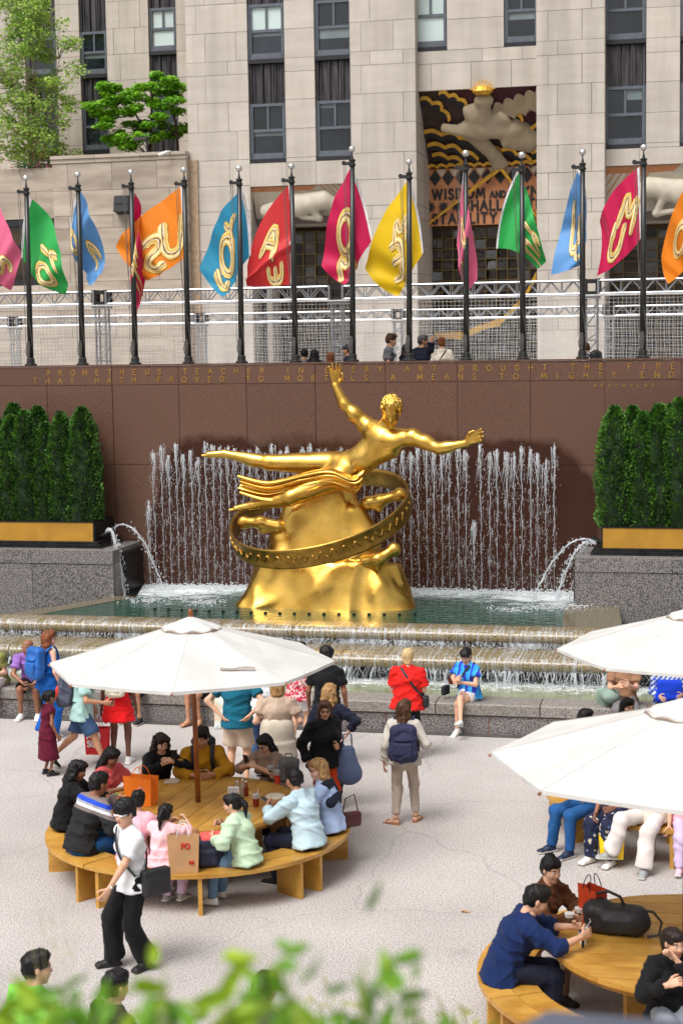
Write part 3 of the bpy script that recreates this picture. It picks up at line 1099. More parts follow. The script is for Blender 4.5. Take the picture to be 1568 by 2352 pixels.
SHR = []
for sd, h, w in ((1, 2.20, .30), (2, 2.10, .28), (3, 2.26, .32)):
    c, l = shrub_meshes(sd, h, w)
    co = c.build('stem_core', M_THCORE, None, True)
    lo = l.build('foliage', M_THUJA, None, False)
    SHR.append((co.data, lo.data))
    bpy.data.objects.remove(co); bpy.data.objects.remove(lo)
SPOTS = []
for px, yy, sc, q in ((195, 30.80, 1.0, 2), (148, 30.78, .965, 0), (110, 30.82, .93, 1), (76, 31.2, 1.03, 0), (64, 30.80, .97, 2), (32, 30.80, 1.0, 1), (-8, 30.82, .98, 0), (128, 31.22, 1.02, 1), (20, 31.2, 1.03, 2), (176, 31.2, 1.0, 0)):
    SPOTS.append((px, yy, sc, q))
SX = {
195: -12.295,148: -12.730,110: -13.083,76: -13.401,64: -13.513,32: -13.814,-8: -14.191,128: -12.916,20: -13.927,176: -12.471,1412: -1.864,1478: -1.341,1512: -1.072,1560: -0.695,1450: -1.562,1605: -0.344,1540: -0.852 }
for px, yy, sc, q in ((1412, 30.80, .98, 2), (1478, 30.80, 1.0, 1), (1450, 31.2, 1.0, 0), (1512, 30.8, 1.02, 0), (1560, 30.8, 1.04, 2), (1540, 31.2, 1.06, 1), (1605, 30.8, 1.04, 0)):
    SPOTS.append((px, yy, sc, q))
for i, (px, yy, sc, q) in enumerate(SPOTS):
    side = 'left' if px < 800 else 'right'
    row = 'front' if yy < 31 else 'back'
    lab = 'dark green evergreen, %s row of %s gold planter, %s' % (row, side, ('at the inner end', 'next but one to the inner end', 'third from inner end', 'fourth from the inner end', 'fifth from the inner end', 'at the outer end')[min(5, sum(1 for q_ in SPOTS if (q_[0] < 800) == (px < 800) and (q_[1] < 31) == (yy < 31) and (q_[0] > px if px < 800 else q_[0] < px)))])
    if px == 195:
        lab = 'clipped evergreen nearest the water jets in the left gold planter'
    if px == 1412:
        lab = 'clipped evergreen nearest the water jets in the right gold planter'
    t = thing('evergreen_shrub', lab, 'shrub', (SX[px], yy, 2.50), RNG.uniform(0, 6.28), 'clipped evergreens, %s planter, %s row' % (side, row))
    t.scale = (sc * 1.02, sc * 1.02, sc)
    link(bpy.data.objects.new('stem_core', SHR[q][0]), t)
    link(bpy.data.objects.new('foliage', SHR[q][1]), t)

# ------------------------------------------------------------------ office tower across the street
FY = 58.0
tower = thing('office_tower', 'tall pale limestone office tower with dark spandrels filling the background across the street', 'office building', (0, FY, 0))
TOFF = (0, FY, 0)
M_FRAME = mat('window frame grey', lin((92, 98, 106)), .45, var=.08)
M_SILL = mat('black sill', (.012, .012, .016), .5)
M_SPAN = mat('cast spandrel', lin((92, 88, 92)), .5, metal=.3, scale=2.5, col2=lin((38, 36, 40)), stretch=(3, 1, .35), rnd=.15, detail=7, mixlo=.3, mixhi=.75)
M_GLASS = mat('dark glass', lin((34, 42, 50)), .06, scale=.6, col2=lin((16, 19, 24)), rnd=.3, spec=.8, mixlo=.35, mixhi=.65)
M_BLIND = mat('pale blind behind glass', lin((196, 212, 208)), .3, scale=.8, var=.06, rnd=.06, spec=.6)
M_PANEREFL = mat('pane reflection', lin((112, 124, 124)), .25, scale=.8, var=.1, rnd=.2, spec=.7)  # grey tone painted in for the lighter reflections on dark panes
M_BLUEGLASS = mat('teal reflecting glass', lin((24, 96, 104)), .08, scale=1.2, col2=lin((14, 52, 62)), spec=.8)
ZC = [19.014,17.976,16.979,15.979,15.508,14.533,13.523,12.510,11.585,10.689,10.224,9.292,8.294,7.276,6.255,5.231,4.202]   # masonry courses
BLK = {}


def stone(x0, x1, z0, z1, y, parent=tower, ma=M_LIME, off=TOFF, th=.32):
    g = .0065
    sx, sz = round(x1 - x0 - 2 * g, 2), round(z1 - z0 - 2 * g, 2)
    if sx < .04 or sz < .04:
        return
    key = (sx, sz, th, ma.name)
    if key not in BLK:
        mb = MB(); mb.box((0, th / 2, 0), (sx, th, sz))
        o = mb.build('stone_block', ma, parent)
        BLK[key] = o.data
    else:
        o = link(bpy.data.objects.new('stone_block', BLK[key]), parent)
    o.location = ((x0 + x1) / 2 - off[0], y - off[1] + RNG.uniform(-.004, .004), (z0 + z1) / 2 - off[2])
    return o


def masonry(x0, x1, z0, z1, y, nx=2, seed=0, parent=tower, courses=None, ma=M_LIME, off=TOFF):
    """coursed ashlar: every stone its own object; joints show the recessed backing"""
    R = random.Random(seed)
    zs = sorted([z for z in (courses or ZC) if z0 + .12 < z < z1 - .12] + [z0, z1])
    for r in range(len(zs) - 1):
        w = (x1 - x0) / nx
        if nx == 1:
            cuts = [x0, x1]
        else:
            sh = (.34 if (r + seed) % 2 else .62)
            cuts = [x0] + [x0 + w * (k + sh) for k in range(nx)] + [x1]
            if R.random() < .45 and nx > 1:
                cuts.pop(R.randint(1, len(cuts) - 2))
        for a, b in zip(cuts[:-1], cuts[1:]):
            stone(a, b, zs[r], zs[r + 1], y, parent, ma, off)


def facade_win(x0, x1, z0, z1, y, kind='dark', parent=tower, off=TOFF, low=None):
    """double hung window: frame > two upper panes and a lower one"""
    fr = MB()
    t, dp = .13, .16
    zm = z0 + (z1 - z0) * .52
    xm = (x0 + x1) / 2
    yy = y + .1
    for a, b in (((x0, yy, z0 + .02), (x0 + t, yy + dp, z1)), ((x1 - t, yy, z0 + .02), (x1, yy + dp, z1)), ((x0 + t, yy, z1 - t * .8), (x1 - t, yy + dp, z1)), ((x0 + t, yy - .03, z0 + .02), (x1 - t, yy + dp, z0 + .22)), ((x0 + t, yy + .02, zm - .05), (x1 - t, yy + dp, zm + .05)), ((xm - .035, yy + .02, zm + .05), (xm + .035, yy + dp - .01, z1 - t * .8)), ((x0 + .045, yy - .035, z0 + .16), (x0 + .075, yy - .003, z1 - .04)), ((x1 - .075, yy - .035, z0 + .16), (x1 - .045, yy - .003, z1 - .04))):
        fr.box2([a[i] - off[i] for i in range(3)], [b[i] - off[i] for i in range(3)])
    f = fr.build('window', M_FRAME, parent)
    s = MB()
    s.box2([x0 - off[0], y + .02 - off[1], z0 - .13 - off[2]], [x1 - off[0], y + .26 - off[1], z0 + .018 - off[2]])
    s.build('sill', M_SILL, f)
    up = {'dark': M_GLASS, 'blind': M_BLIND, 'teal': M_BLUEGLASS}[kind]
    dn = {None: up, 'dark': M_GLASS, 'blind': M_BLIND}[low]
    for a, b, c, d, ma in ((x0 + t, xm - .035, zm + .05, z1 - t * .8, up), (xm + .035, x1 - t, zm + .05, z1 - t * .8, up), (x0 + t, x1 - t, z0 + .22, zm - .05, dn)):
        p = MB()
        p.box2([a - off[0], yy + .09 - off[1], c - off[2]], [b - off[0], yy + .13 - off[1], d - off[2]])
        if ma is M_GLASS and RNG.random() < .45:        # lighter reflection painted as a strip across the pane top
            q = MB(); hh_ = (d - c) * RNG.choice((.18, .3, .45))
            q.box2([a + .01 - off[0], yy + .082 - off[1], d - hh_ - off[2]], [b - .01 - off[0], yy + .0895 - off[1], d - off[2]])
            q.build('blind', M_PANEREFL, f)
        p.build('pane', ma, f)
    return f


def spandrel(x0, x1, z0, z1, y, parent=tower, off=TOFF):
    mb = MB()
    w = x1 - x0
    yy = y + .22
    mb.box2([x0 - off[0], yy - off[1], z0 - off[2]], [x1 - off[0], yy + .1 - off[1], z1 - off[2]])
    for c, ww, d in ((.05, .05, .10), (.14, .03, .05), (.31, .035, .09), (.36, .03, .13), (.50, .16, .05), (.66, .03, .13), (.71, .035, .09), (.88, .03, .05), (.95, .05, .10)):
        mb.box2([x0 + w * (c - ww / 2) - off[0], yy - d - off[1], z0 - off[2]], [x0 + w * (c + ww / 2) - off[0], yy - .001 - off[1], z1 - .02 * (c * 3 % 1) - off[2]])
    return mb.build('spandrel_panel', M_SPAN, parent)


def FX(x, y=300, Y=FY):
    return None


ZTOP = 18.733
ZG = 4.45
XS0 = -16.501
# columns of windows: x0, x1, list of (z0, z1, kind)
XA0, XA1 = -16.446, -15.098
XB0, XB1 = -14.001, -12.631
XC0, XC1 = -10.469, -9.278
XD0, XD1 = -7.301, -6.124
XE0, XE1 = -3.899, -2.499
XF0, XF1 = -1.372, -0.098
XL = -18.734
XP0, XP1 = -12.611, -10.312
XQ0, XQ1 = -6.141, -3.850
ZW = [12.485, 14.449, 15.976, 17.915]      # window rows: bottom, top, bottom, top
ZB = 11.533                # top of the side bays
core = MB()
core.box2((XL + .02, .335, ZG - 4), (XS0 - .02, 6, 40))
core.box2((XS0 - .02, .335, ZB + .03), (XP0 + .4, 6, 40))
core.box2((XL - .0 + .3, .5, ZB), (XL + .6, 6, 40))
core.box2((XP0 + .02, -.17, ZB - .4), (XP1 - .02, .6, 40))
core.box2((XP1 - .1, .335, 14.563 + .03), (XQ0 + .1, 6, 40))
core.box2((XQ0 + .02, -.17, ZG - 4), (XQ1 - .02, 6, 40))
core.box2((XQ1 - .3, .335, ZB + .02), (12, 6, 40))
core.box2((XP0 + .03, -.17, ZG - 4), (XP1 - .03, 3.4, ZB))
core.box2((XS0 - .2, 3.35, ZG - 4), (12, 4, 40))
for v in range(len(core.v)):
    core.v[v] = (core.v[v][0], core.v[v][1], core.v[v][2])
core.build('wall_core', M_LIMEJ, tower)

kinds = {0: ('blind', 'dark', 'dark'), 1: ('dark', None, None)}
for (a, b, rows) in ((XA0, XA1, (('dark', None), ('blind', 'dark'))), (XB0, XB1, (('dark', None), ('dark', None))), (XE0, XE1, (('dark', None), ('dark', None))), (XF0, XF1, (('dark', None), ('dark', None)))):
    facade_win(a, b, ZW[0], ZW[1], FY, rows[0][0], low=rows[0][1])
    facade_win(a, b, ZW[2], ZW[3], FY, rows[1][0], low=rows[1][1])
    spandrel(a, b, ZW[1] + .01, ZW[2] - .14, FY)
    spandrel(a, b, ZW[3] + .01, ZW[3] + 1.5, FY)
ZCW = 16.073
facade_win(XC0, XC1, ZCW, ZCW + 2.1, FY - .02, 'blind')
facade_win(XD0, XD1, ZCW, ZCW + 2.1, FY - .02, 'dark')

masonry(XL, XA0, ZG, ZTOP, FY, 2, 1)
masonry(XA1, XB0, ZW[0] - .13, ZTOP, FY, 1, 2)
masonry(XA0, XA1, ZB, ZW[0] - .13, FY, 1, 3, courses=[0])
masonry(XA1, XB0 + .0, ZB, ZW[0] - .13, FY, 1, 4, courses=[0])
masonry(XB0, XP0, ZB, ZW[0] - .13, FY, 1, 5, courses=[0])
masonry(XP0, XP1, ZG, ZTOP, FY - .5, 2, 6)
for z0, z1 in zip(sorted(ZC)[:-1], sorted(ZC)[1:]):
    pass
ZR0 = 14.593
masonry(XP1, XC0, ZCW - .13, ZTOP, FY - .02, 1, 7)
masonry(XC1, XD0, ZCW - .13, ZTOP, FY - .02, 1, 8)
masonry(XP1, XQ0, ZR0, ZCW - .13, FY - .02, 3, 9)
masonry(XQ0, XQ1, ZG, ZTOP, FY - .5, 2, 10)
masonry(XE1, XF0, ZW[0] - .13, ZTOP, FY, 1, 11)
masonry(XE0 - .1, XF0 + 1.5, ZB + .25, ZW[0] - .13, FY, 2, 12, courses=[0])
# return faces of the piers and the canted jambs of the bays
for x, nm in ((XP1, 0), (XQ1, 1), (XP0, 2), (XQ0, 3)):
    zs = sorted([z for z in ZC if ZG < z < ZTOP] + [ZG, ZTOP])
    for a, b in zip(zs[:-1], zs[1:]):
        for y0, y1 in ((FY - .49, FY + .9), (FY + .92, FY + 3.2)):
            if nm in (2, ) and a > ZB - .1 and y0 > FY:
                continue
            if a > ZR0 and y0 > FY:
                continue
            mb = MB()
            e = -.1 if nm in (0, 1) else .1
            mb.box2((x + e - 0, y0 - FY, a + .009), (x + (.004 if nm in (0, 1) else -.004), y1 - FY, b - .009))
            mb.build('jamb_stone', M_LIME, tower)
mb = MB()
masonry(XL, XS0, ZG, ZB, FY - .01, 2, 21)

# ---- entrance bays: dark cast glass screens made of single panes
M_BAR = mat('bronze bar', lin((110, 92, 58)), .4, metal=.7)
M_CAST = mat('cast glass', lin((44, 36, 26)), .10, scale=1.5, col2=lin((12, 11, 11)), rnd=.5, spec=.9, bump=.6, bscale=5, mixlo=.35, mixhi=.6)
M_CAST2 = mat('bronze door glass', lin((70, 54, 34)), .16, scale=1.2, col2=lin((14, 11, 8)), rnd=.6, spec=.8, stretch=(.6, 1, 3), mixlo=.4, mixhi=.62)


def glass_screen(x0, x1, z0, z1, y, nx, nz, ma, tilt):
    bar = MB()
    for k in range(nx + 1):
        x = x0 + (x1 - x0) * k / nx
        bar.box2((x - .018, y - FY - .05, z0), (x + .018, y - FY + .05, z1))
    for k in range(nz + 1):
        z = z0 + (z1 - z0) * k / nz
        bar.box2((x0, y - FY - .045, z - .016), (x1, y - FY + .045, z + .016))
    sc = bar.build('glass_screen', M_BAR, tower)
    me = None
    w, h = (x1 - x0) / nx, (z1 - z0) / nz
    for i in range(nx):
        for j in range(nz):
            if me is None:
                mb = MB()
                mb.box((0, 0, 0), (w - .05, .03, h - .045))
                mb.box((w * .1, -.025, h * .05), (w * .5, .03, h * .5))
                o = mb.build('pane', ma, sc)
                me = o.data
            else:
                o = link(bpy.data.objects.new('pane', me), sc)
            o.location = (x0 + w * (i + .5), y - FY + .07, z0 + h * (j + .5))
            o.rotation_euler = (RNG.gauss(0, tilt), RNG.gauss(0, tilt * .5), RNG.gauss(0, tilt))


ZI0, ZI1 = 10.084, 12.129
glass_screen(XP1 - .02, XQ0 + .6, ZG + .2, ZI0 - .05, FY + 2.6, 12, 14, M_CAST, .13)
glass_screen(XS0 + .5, XP0 + .3, ZG + .2, 10.025, FY + 2.2, 8, 13, M_CAST2, .04)
glass_screen(XQ1 - .1, XQ1 + 5.2, ZG + .2, 9.836, FY + 2.2, 9, 13, M_CAST2, .04)
# gold zig-zag streak set into the central screen
M_GILD = mat('gilding', lin((214, 164, 62)), .38, metal=.55, var=.14, scale=5)
mb = MB()
Z = [(-6.479, 8.236),(-6.907, 7.464),(-7.226, 7.109),(-7.784, 6.600),(-8.505, 6.391),(-9.230, 6.117),(-10.200, 6.165)]
for (a, b), (c, d) in zip(Z[:-1], Z[1:]):
    mb.prism_y([(a, b - .16), (c, d - .10), (c, d + .08), (a, b + .14)], FY + 2.35 - FY, FY + 2.48 - FY + .0005 * b)
mb.build('gold_streak', M_GILD, tower)

# ---- carved and painted relief over the central door: plain generic forms of the same size and colours
M_RCREAM = mat('relief cream', lin((168, 152, 126)), .75, scale=3, var=.06, bump=.1, bscale=40)
M_RCREAM2 = mat('relief pale', lin((196, 186, 168)), .75, scale=3, var=.05)
M_RDARK = mat('relief umber', lin((62, 46, 42)), .8, var=.15)
M_RBLACK = mat('relief black', (.014, .013, .014), .6)
M_RMAROON = mat('relief maroon', lin((70, 26, 34)), .8, var=.1)
M_RTERRA = mat('relief terracotta', lin((190, 128, 88)), .8, var=.06)
XR0, XR1 = XP1 - .02, XQ0 + .55
ZT, ZBT = ZR0 - .0, ZI1


def RY(z):      # canted panel: flush at the top, set back at the bottom
    t = max(0, min(1, (ZT - z) / (ZT - ZBT)))
    return .12 + 2.0 * t


rel = MB()
rel.add([(XR0, RY(ZT), ZT), (XR1, RY(ZT), ZT), (XR1, RY(ZBT), ZBT), (XR0, RY(ZBT), ZBT)], [(0, 3, 2, 1)])
rel.box2((XR0, 2.14, ZBT), (XR1, 2.3, ZT))
rp = rel.build('relief_panel', M_RDARK, tower)


def cloud_band(pts, ma, w, d, lobes, name):
    """scalloped band along a polyline in the relief plane (x,z)"""
    mb = MB()
    n = lobes * 6
    P = []
    seg = []
    tot = 0
    for a, b in zip(pts[:-1], pts[1:]):
        L = math.hypot(b[0] - a[0], b[1] - a[1]); seg.append((tot, L, a, b)); tot += L
    for i in range(n + 1):
        s = tot * i / n
        for t0, L, a, b in seg:
            if s <= t0 + L + 1e-6:
                u = (s - t0) / L
                x, z = a[0] + (b[0] - a[0]) * u, a[1] + (b[1] - a[1]) * u
                dx, dz = (b[0] - a[0]) / L, (b[1] - a[1]) / L
                break
        nx, nz_ = -dz, dx
        bul = abs(math.sin(pi * lobes * i / n)) * w * .75
        x1, z1 = x + nx * bul, z + nz_ * bul
        x2, z2 = x1 - nx * w, z1 - nz_ * w
        P.append([(x2, RY(z2) - .01, z2), (x2, RY(z2) - d, z2), (x1, RY(z1) - d, z1), (x1, RY(z1) - .01, z1)])
    mb.grid(P)
    return mb.build(name, ma, rp)


WR, HR = XR1 - XR0, ZT - ZBT


def rx(u, v):
    return (XR0 + WR * u, ZBT + HR * v)


for pts, lob in (([(0.02, .93), (.16, .82), (.22, .62)], 3), ([(.16, .99), (.3, .90), (.36, .80)], 3), ([(.0, .50), (.25, .44), (.52, .16)], 4), ([(.02, .33), (.22, .28), (.40, .12)], 3), ([(.05, .20), (.2, .14), (.28, .08)], 2), ([(.98, .60), (.84, .52), (.78, .30)], 3), ([(.98, .40), (.88, .32), (.80, .14)], 3), ([(.76, .78), (.70, .68), (.76, .58)], 2), ([(.45, .26), (.66, .20), (.80, .06)], 3)):
    q = [rx(*p) for p in pts]
    cloud_band(q, M_GILD, .13, .16, lob, 'gold_band')
    cloud_band([(a - .02, b - .14) for a, b in q], M_RBLACK, .15, .13, lob, 'black_band')
cloud_band([rx(0.0, .035), rx(1, .035)], M_GILD, .10, .18, 14, 'gold_band')
mb = MB()
for u0, u1, v0, v1 in ((.30, .98, .80, .995), (.68, .96, .56, .8)):
    a, b = rx(u0, v0); c, d = rx(u1, v1)
    mb.add([(a, RY(b) - .03, b), (c, RY(b) - .03, b), (c, RY(d) - .03, d), (a, RY(d) - .03, d)], [(0, 1, 2, 3)])
mb.build('maroon_field', M_RMAROON, rp)


def rp3(u, v, out):
    x, z = rx(u, v)
    return (x, RY(z) - out, z)


# generic draped mass with a sweeping wing
W = WR
pr = [EL(rp3(.46, .50, .22), (W * .20, .28, HR * .15), k=.2), EL(rp3(.60, .48, .24), (W * .15, .28, HR * .13), k=.2),
      EC(rp3(.40, .58, .22), rp3(.50, .66, .2), (W * .15, .25), (W * .13, .22), (1, 0, 0), k=.2),
      EC(rp3(.66, .44, .22), rp3(.82, .30, .2), (W * .13, .26), (W * .09, .2), (1, 0, 1), k=.2),
      EC(rp3(.33, .52, .24), rp3(.52, .14, .24), (W * .075, .2), (W * .055, .16), (1, 0, 0), k=.12),
      EC(rp3(.52, .14, .24), rp3(.565, -.02, .30), (W * .055, .14), (W * .07, .1), (1, 0, 0), k=.1),
      EC(rp3(.62, .60, .34), rp3(.46, .42, .36), (W * .07, .18), (W * .055, .14), (1, 0, 0), k=.08),
      EC(rp3(.46, .42, .36), rp3(.16, .52, .34), (W * .05, .13), (W * .035, .08), (0, 0, 1), k=.08),
      EL(rp3(.485, .84, .30), (W * .072, .26, HR * .10), k=.08), EC(rp3(.485, .80, .3), rp3(.45, .62, .3), (W * .05, .2), (W * .08, .2), (1, 0, 0), k=.1)]
V, F = sdf_mesh(pr, .055)
mesh_np('relief_figure', V, F, M_RCREAM, rp)
for k in range(5):
    cloud_band([rx(.52 + .004 * k, .60 + .035 * k), rx(.72, .68 + .042 * k), rx(1.02, .80 + .047 * k)], M_RCREAM, .19, .36 - .05 * k, 6, 'wing_feather')
mb = MB()
c = rp3(.485, .955, .32)
mb.lathe([(W * .05, -.14), (W * .078, -.02), (W * .062, .12), (W * .03, .2)], 12, c)
for k in range(9):
    a = pi * (k + .5) / 9
    mb.add([(c[0] + cos(a - .16) * W * .06, c[1] - .05, c[2] + sin(a - .16) * .26 + .02), (c[0] + cos(a + .16) * W * .06, c[1] - .05, c[2] + sin(a + .16) * .26 + .02), (c[0] + cos(a) * W * .105, c[1] - .05, c[2] + sin(a) * .44)], [(0, 1, 2)])
mb.build('gold_cap', M_GILD, rp)
# inscription panel under it
ip = MB(); ip.box2((XR0, 2.12, ZI0), (XR1, 2.4, ZI1))
ipo = ip.build('inscription_panel', M_RTERRA, tower)
hh = ZI1 - ZI0
mb = MB()
nt_ = 10
for k in range(nt_):
    w = (XR1 - XR0) / nt_
    x = XR0 + k * w
    z0, z1, z2 = ZI0 + hh * .70, ZI0 + hh * .84, ZI0 + hh * .985
    mb.prism_y([(x + .03, z1), (x + w - .03, z1), (x + w / 2, z2 - .03)], 2.088, 2.119)
    mb.prism_y([(x + .03, z1 - .01), (x + w / 2, z0), (x + w - .03, z1 - .01)], 2.086, 2.119)
mb.build('triangle_frieze', M_RBLACK, ipo)
mb = MB()
for k in range(nt_ + 1):
    w = (XR1 - XR0) / nt_
    x = XR0 + (k - .5) * w
    z1, z2 = ZI0 + hh * .84, ZI0 + hh * .985
    if k in (0, nt_):
        continue
    mb.prism_y([(x + .05, z2), (x + w / 2, z1 + .03), (x + w - .05, z2)], 2.087, 2.119)
mb.build('triangle_frieze', M_RCREAM2, ipo)


def star(mb, x, z, r):
    pts = []
    for k in range(16):
        a = pi * k / 8
        rr = r if k % 2 == 0 else r * .45
        pts.append((x + rr * sin(a), z + rr * cos(a)))
    mb.prism_y(pts[::-1], 2.06, 2.12)


lh = hh * .165
mb = MB()


def line(txt, x, z, h, t, sp):
    for ch in txt:
        if ch == ' ':
            x += h * .42
        elif ch == '*':
            star(mb, x + h * .5, z + h * .5, h * .62); x += h * 1.45
        else:
            x += letter_xz(mb, ch, x, z, h, 2.11, t, .03, .92) + sp
    return x


zz = ZI0 + hh * .47
xx = line('WISDOM', XR0 + .14, zz, lh, .075, .11)
xx = line('AND', xx + .10, zz, lh * .62, .055, .06)
xx = line(' *', xx - .02, zz, lh, .075, .1)
line('KNOWLED', xx - .02, zz, lh, .075, .10)
zz = ZI0 + hh * .255
xx = line('***', XR0 - .12, zz, lh, .075, .1)
xx = line('SHALL BE THE', xx - .05, zz, lh, .075, .105)
line('*', xx + .08, zz, lh, .075, .1)
zz = ZI0 + hh * .04
line('STABILITY OF THY', XR0 + .13, zz, lh, .075, .105)
mb.build('carved_lettering', M_RBLACK, ipo)
# crossing gold rods in front of the inscription
mb = MB()
a = rp3(.56, -.03, .28)
for q in ((-10.316, 10.188), (-6.063, 9.782)):
    mb.tube([a, (q[0], 2.02, q[1])], [.085, .035], 5)
mb.build('gold_rod', M_GILD, rp)

# ---- side bay reliefs
def side_relief(x0, x1, z0, z1, seed, flip):
    b = MB()
    b.add([(x0, .15, z1), (x1, .15, z1), (x1, .9, z0), (x0, .9, z0)], [(0, 3, 2, 1)])
    b.box2((x0, .95, z0 - .02), (x1, 2.6, z0 + .02))
    b.box2((x0, .95, z0), (x1, 1.2, z1))
    r = b.build('relief_panel', M_RCREAM2, tower)
    w, h = x1 - x0, z1 - z0

    def p(u, v, o=.15):
        if flip:
            u = 1 - u
        return (x0 + w * u, .9 - .75 * v - o, z0 + h * v)
    bl = [EC(p(.1, .35), p(.4, .5), (.26, .2), (.42, .26), (0, 0, 1), k=.12), EC(p(.4, .5), p(.66, .62), (.42, .26), (.34, .24), (0, 0, 1), k=.15), EC(p(.66, .6), p(.86, .3), (.3, .22), (.2, .18), (0, 0, 1), k=.12),
          EC(p(.52, .5, .3), p(.60, .12, .34), (.15, .14), (.12, .12), (1, 0, 0), k=.08), EC(p(.6, .12, .34), p(.44, .16, .34), (.12, .12), (.09, .09), (0, 0, 1), k=.08), EL(p(.33, .52, .22), (.24, .22, .28), k=.08)]
    V, F = sdf_mesh(bl, .05)
    mesh_np('relief_figure', V, F, M_RCREAM2, r)
    d = MB()
    for k in range(7):
        a, b2 = p(.62 + .055 * k, 1.0, .02), p(.80 + .055 * k, .45, .02)
        d.add([a, (a[0] + .05, a[1], a[2]), (b2[0] + .05, b2[1], b2[2]), b2], [(0, 1, 2, 3)])
    d.build('ray_band', M_RTERRA, r)
    d = MB()
    a, b2 = p(0, 0, .04), p(1, .22, .04)
    d.add([(x0, .9 - .04, z0), (x1, .9 - .04, z0), (x1, .9 - .2, z0 + h * .2), (x0, .9 - .16, z0 + h * .16)], [(0, 1, 2, 3)])
    d.build('ground_band', mat('relief mauve', lin((112, 96, 92)), .8), r)
    d = MB()
    d.add([(x0, .15 - .03, z1 - .02), (x0 + w * .6, .13, z1 - .02), (x0 + w * .52, .28, z1 - h * .16), (x0, .28, z1 - h * .16)], [(0, 1, 2, 3)])
    d.build('top_band', M_RTERRA, r)


side_relief(XS0 + .05, XP0 + .2, 10.223, ZB, 1, False)
side_relief(XQ1 + .0, XQ1 + 4.2, 9.951, ZB + .25, 2, True)
mb = MB()
mb.box2((XS0 - .02, .0, ZG), (XS0 + .0, 2.4, ZB)); mb.box2((XS0 + .3, 1.0, ZG), (XS0 + .5, 2.5, ZB - 2.0))
mb.build('jamb', M_LIME, tower)

# ------------------------------------------------------------------ lower wing and setback on the left
WYY = 63.0
wing = thing('rear_wing', 'set back limestone wing behind the terrace trees, with tall window strips', 'building wing', (0, WYY, 0))
WOFF = (0, WYY, 0)
mb = MB(); mb.box2((-40, .335, 0), (XL + 3, 5, 45)); mb.build('wall_core', M_LIMEJ, wing)
wx = [-28.895,-27.064,-25.733,-24.742,-23.612,-21.862,-20.736,-19.601]
zw_ = [13.570,15.465,16.609,18.284,20.448]
for i, sh in ((1, 0.0), (3, 0.0), (5, .42)):
    a, b = wx[i], wx[i + 1]
    s = {1: .1, 3: 0.0, 5: .75}[i]
    zb = [z + s for z in zw_]
    facade_win(a, b, zb[0] + .1, zb[1], WYY, 'dark', wing, WOFF)
    spandrel(a, b, zb[1] + .01, zb[2] - .14, WYY, wing, WOFF)
    facade_win(a, b, zb[2], zb[3], WYY, 'blind' if i == 5 else 'dark', wing, WOFF)
    spandrel(a, b, zb[3] + .01, zb[3] + 1.75, WYY, wing, WOFF)
    facade_win(a, b, zb[3] + 1.9, zb[3] + 4.2, WYY, 'teal' if i == 5 else 'dark', wing, WOFF)
    spandrel(a, b, zb[0] - 2.5, zb[0] - .05, WYY, wing, WOFF)
ZCW2 = [z * 1.0 + .35 for z in ZC] + [ZC[0] + 1.2, ZC[0] + 2.3]
for i in (0, 2, 4, 6):
    masonry(wx[i], wx[i + 1], 10, ZTOP + 2.5, WYY, 1 if i in (2, 6) else 2, 30 + i, wing, ZCW2, M_LIME, WOFF)

SBY = 57.6
sb = thing('terrace_block', 'low limestone terrace block with moulded coping carrying the two trees', 'terrace block', (0, SBY, 0))
SOFF = (0, SBY, 0)
sx0, sx1 = -23.830, -18.690
sz = 12.855
sz2 = 12.497
mb = MB(); mb.box2((sx0 + .02, .325, 0), (sx1 + .3, 5.2, sz - .3)); mb.box2((-45, .61, 10.591), (sx0 + .1, 5.2, sz2 - .25)); mb.box2((-45, .61, 0), (sx0 + .1, .9, 8.210))
mb.build('wall_core', M_LIMEJ, sb)
M_LIMED = mat('weathered limestone', lin((190, 176, 160)), .85, scale=1.1, col2=lin((150, 136, 122)), mixlo=.3, mixhi=.7, stretch=(.5, 1, 2.2), rnd=.09, detail=9, bump=.15, bscale=30)
masonry(sx0, sx1, ZG, sz - .28, SBY, 3, 41, sb, ZC, M_LIMED, SOFF)
for k in range(3):
    a = sx0 - .05 + (sx1 - sx0 + .05) * k / 3
    b = sx0 - .05 + (sx1 - sx0 + .05) * (k + 1) / 3 - .012
    mb = MB()
    mb.box2((a, -.08, sz - .12), (b, 5.2, sz)); mb.box2((a, -.03, sz - .27), (b, .3, sz - .13))
    mb.build('coping_stone', M_LIMED, sb)
masonry(-34, sx0 - .02, 10.647, sz2, SBY + .28, 5, 42, sb, [11.646], M_LIMED, SOFF)
masonry(-34, sx0 - .02, ZG, 8.221, SBY + .28, 5, 43, sb, ZC, M_LIMED, SOFF)
# shop window at street level
sw = MB()
zt, zb_ = 10.615, 8.221
x1 = sx0 - .03
for a, b in (((-34, .30, zt - .22), (x1, .6, zt)), ((-34, .30, zb_), (x1, .6, zb_ + .2)), ((x1 - .14, .3, zb_ + .2), (x1, .6, zt - .22)), ((x1 - .75, .32, zb_ + .2), (x1 - .66, .6, zt - .22)), ((-34, .32, zt - 1.0), (x1 - .14, .55, zt - .9))):
    sw.box2(a, b)
so = sw.build('shop_window', M_SILL, sb)
mb = MB(); mb.box2((-34, .5, zb_ + .2), (x1 - .14, .54, zt - .22)); mb.build('pane', mat('shop glass', lin((30, 30, 30)), .05, scale=.8, col2=lin((74, 58, 40)), mixlo=.5, mixhi=.8, spec=.8), so)
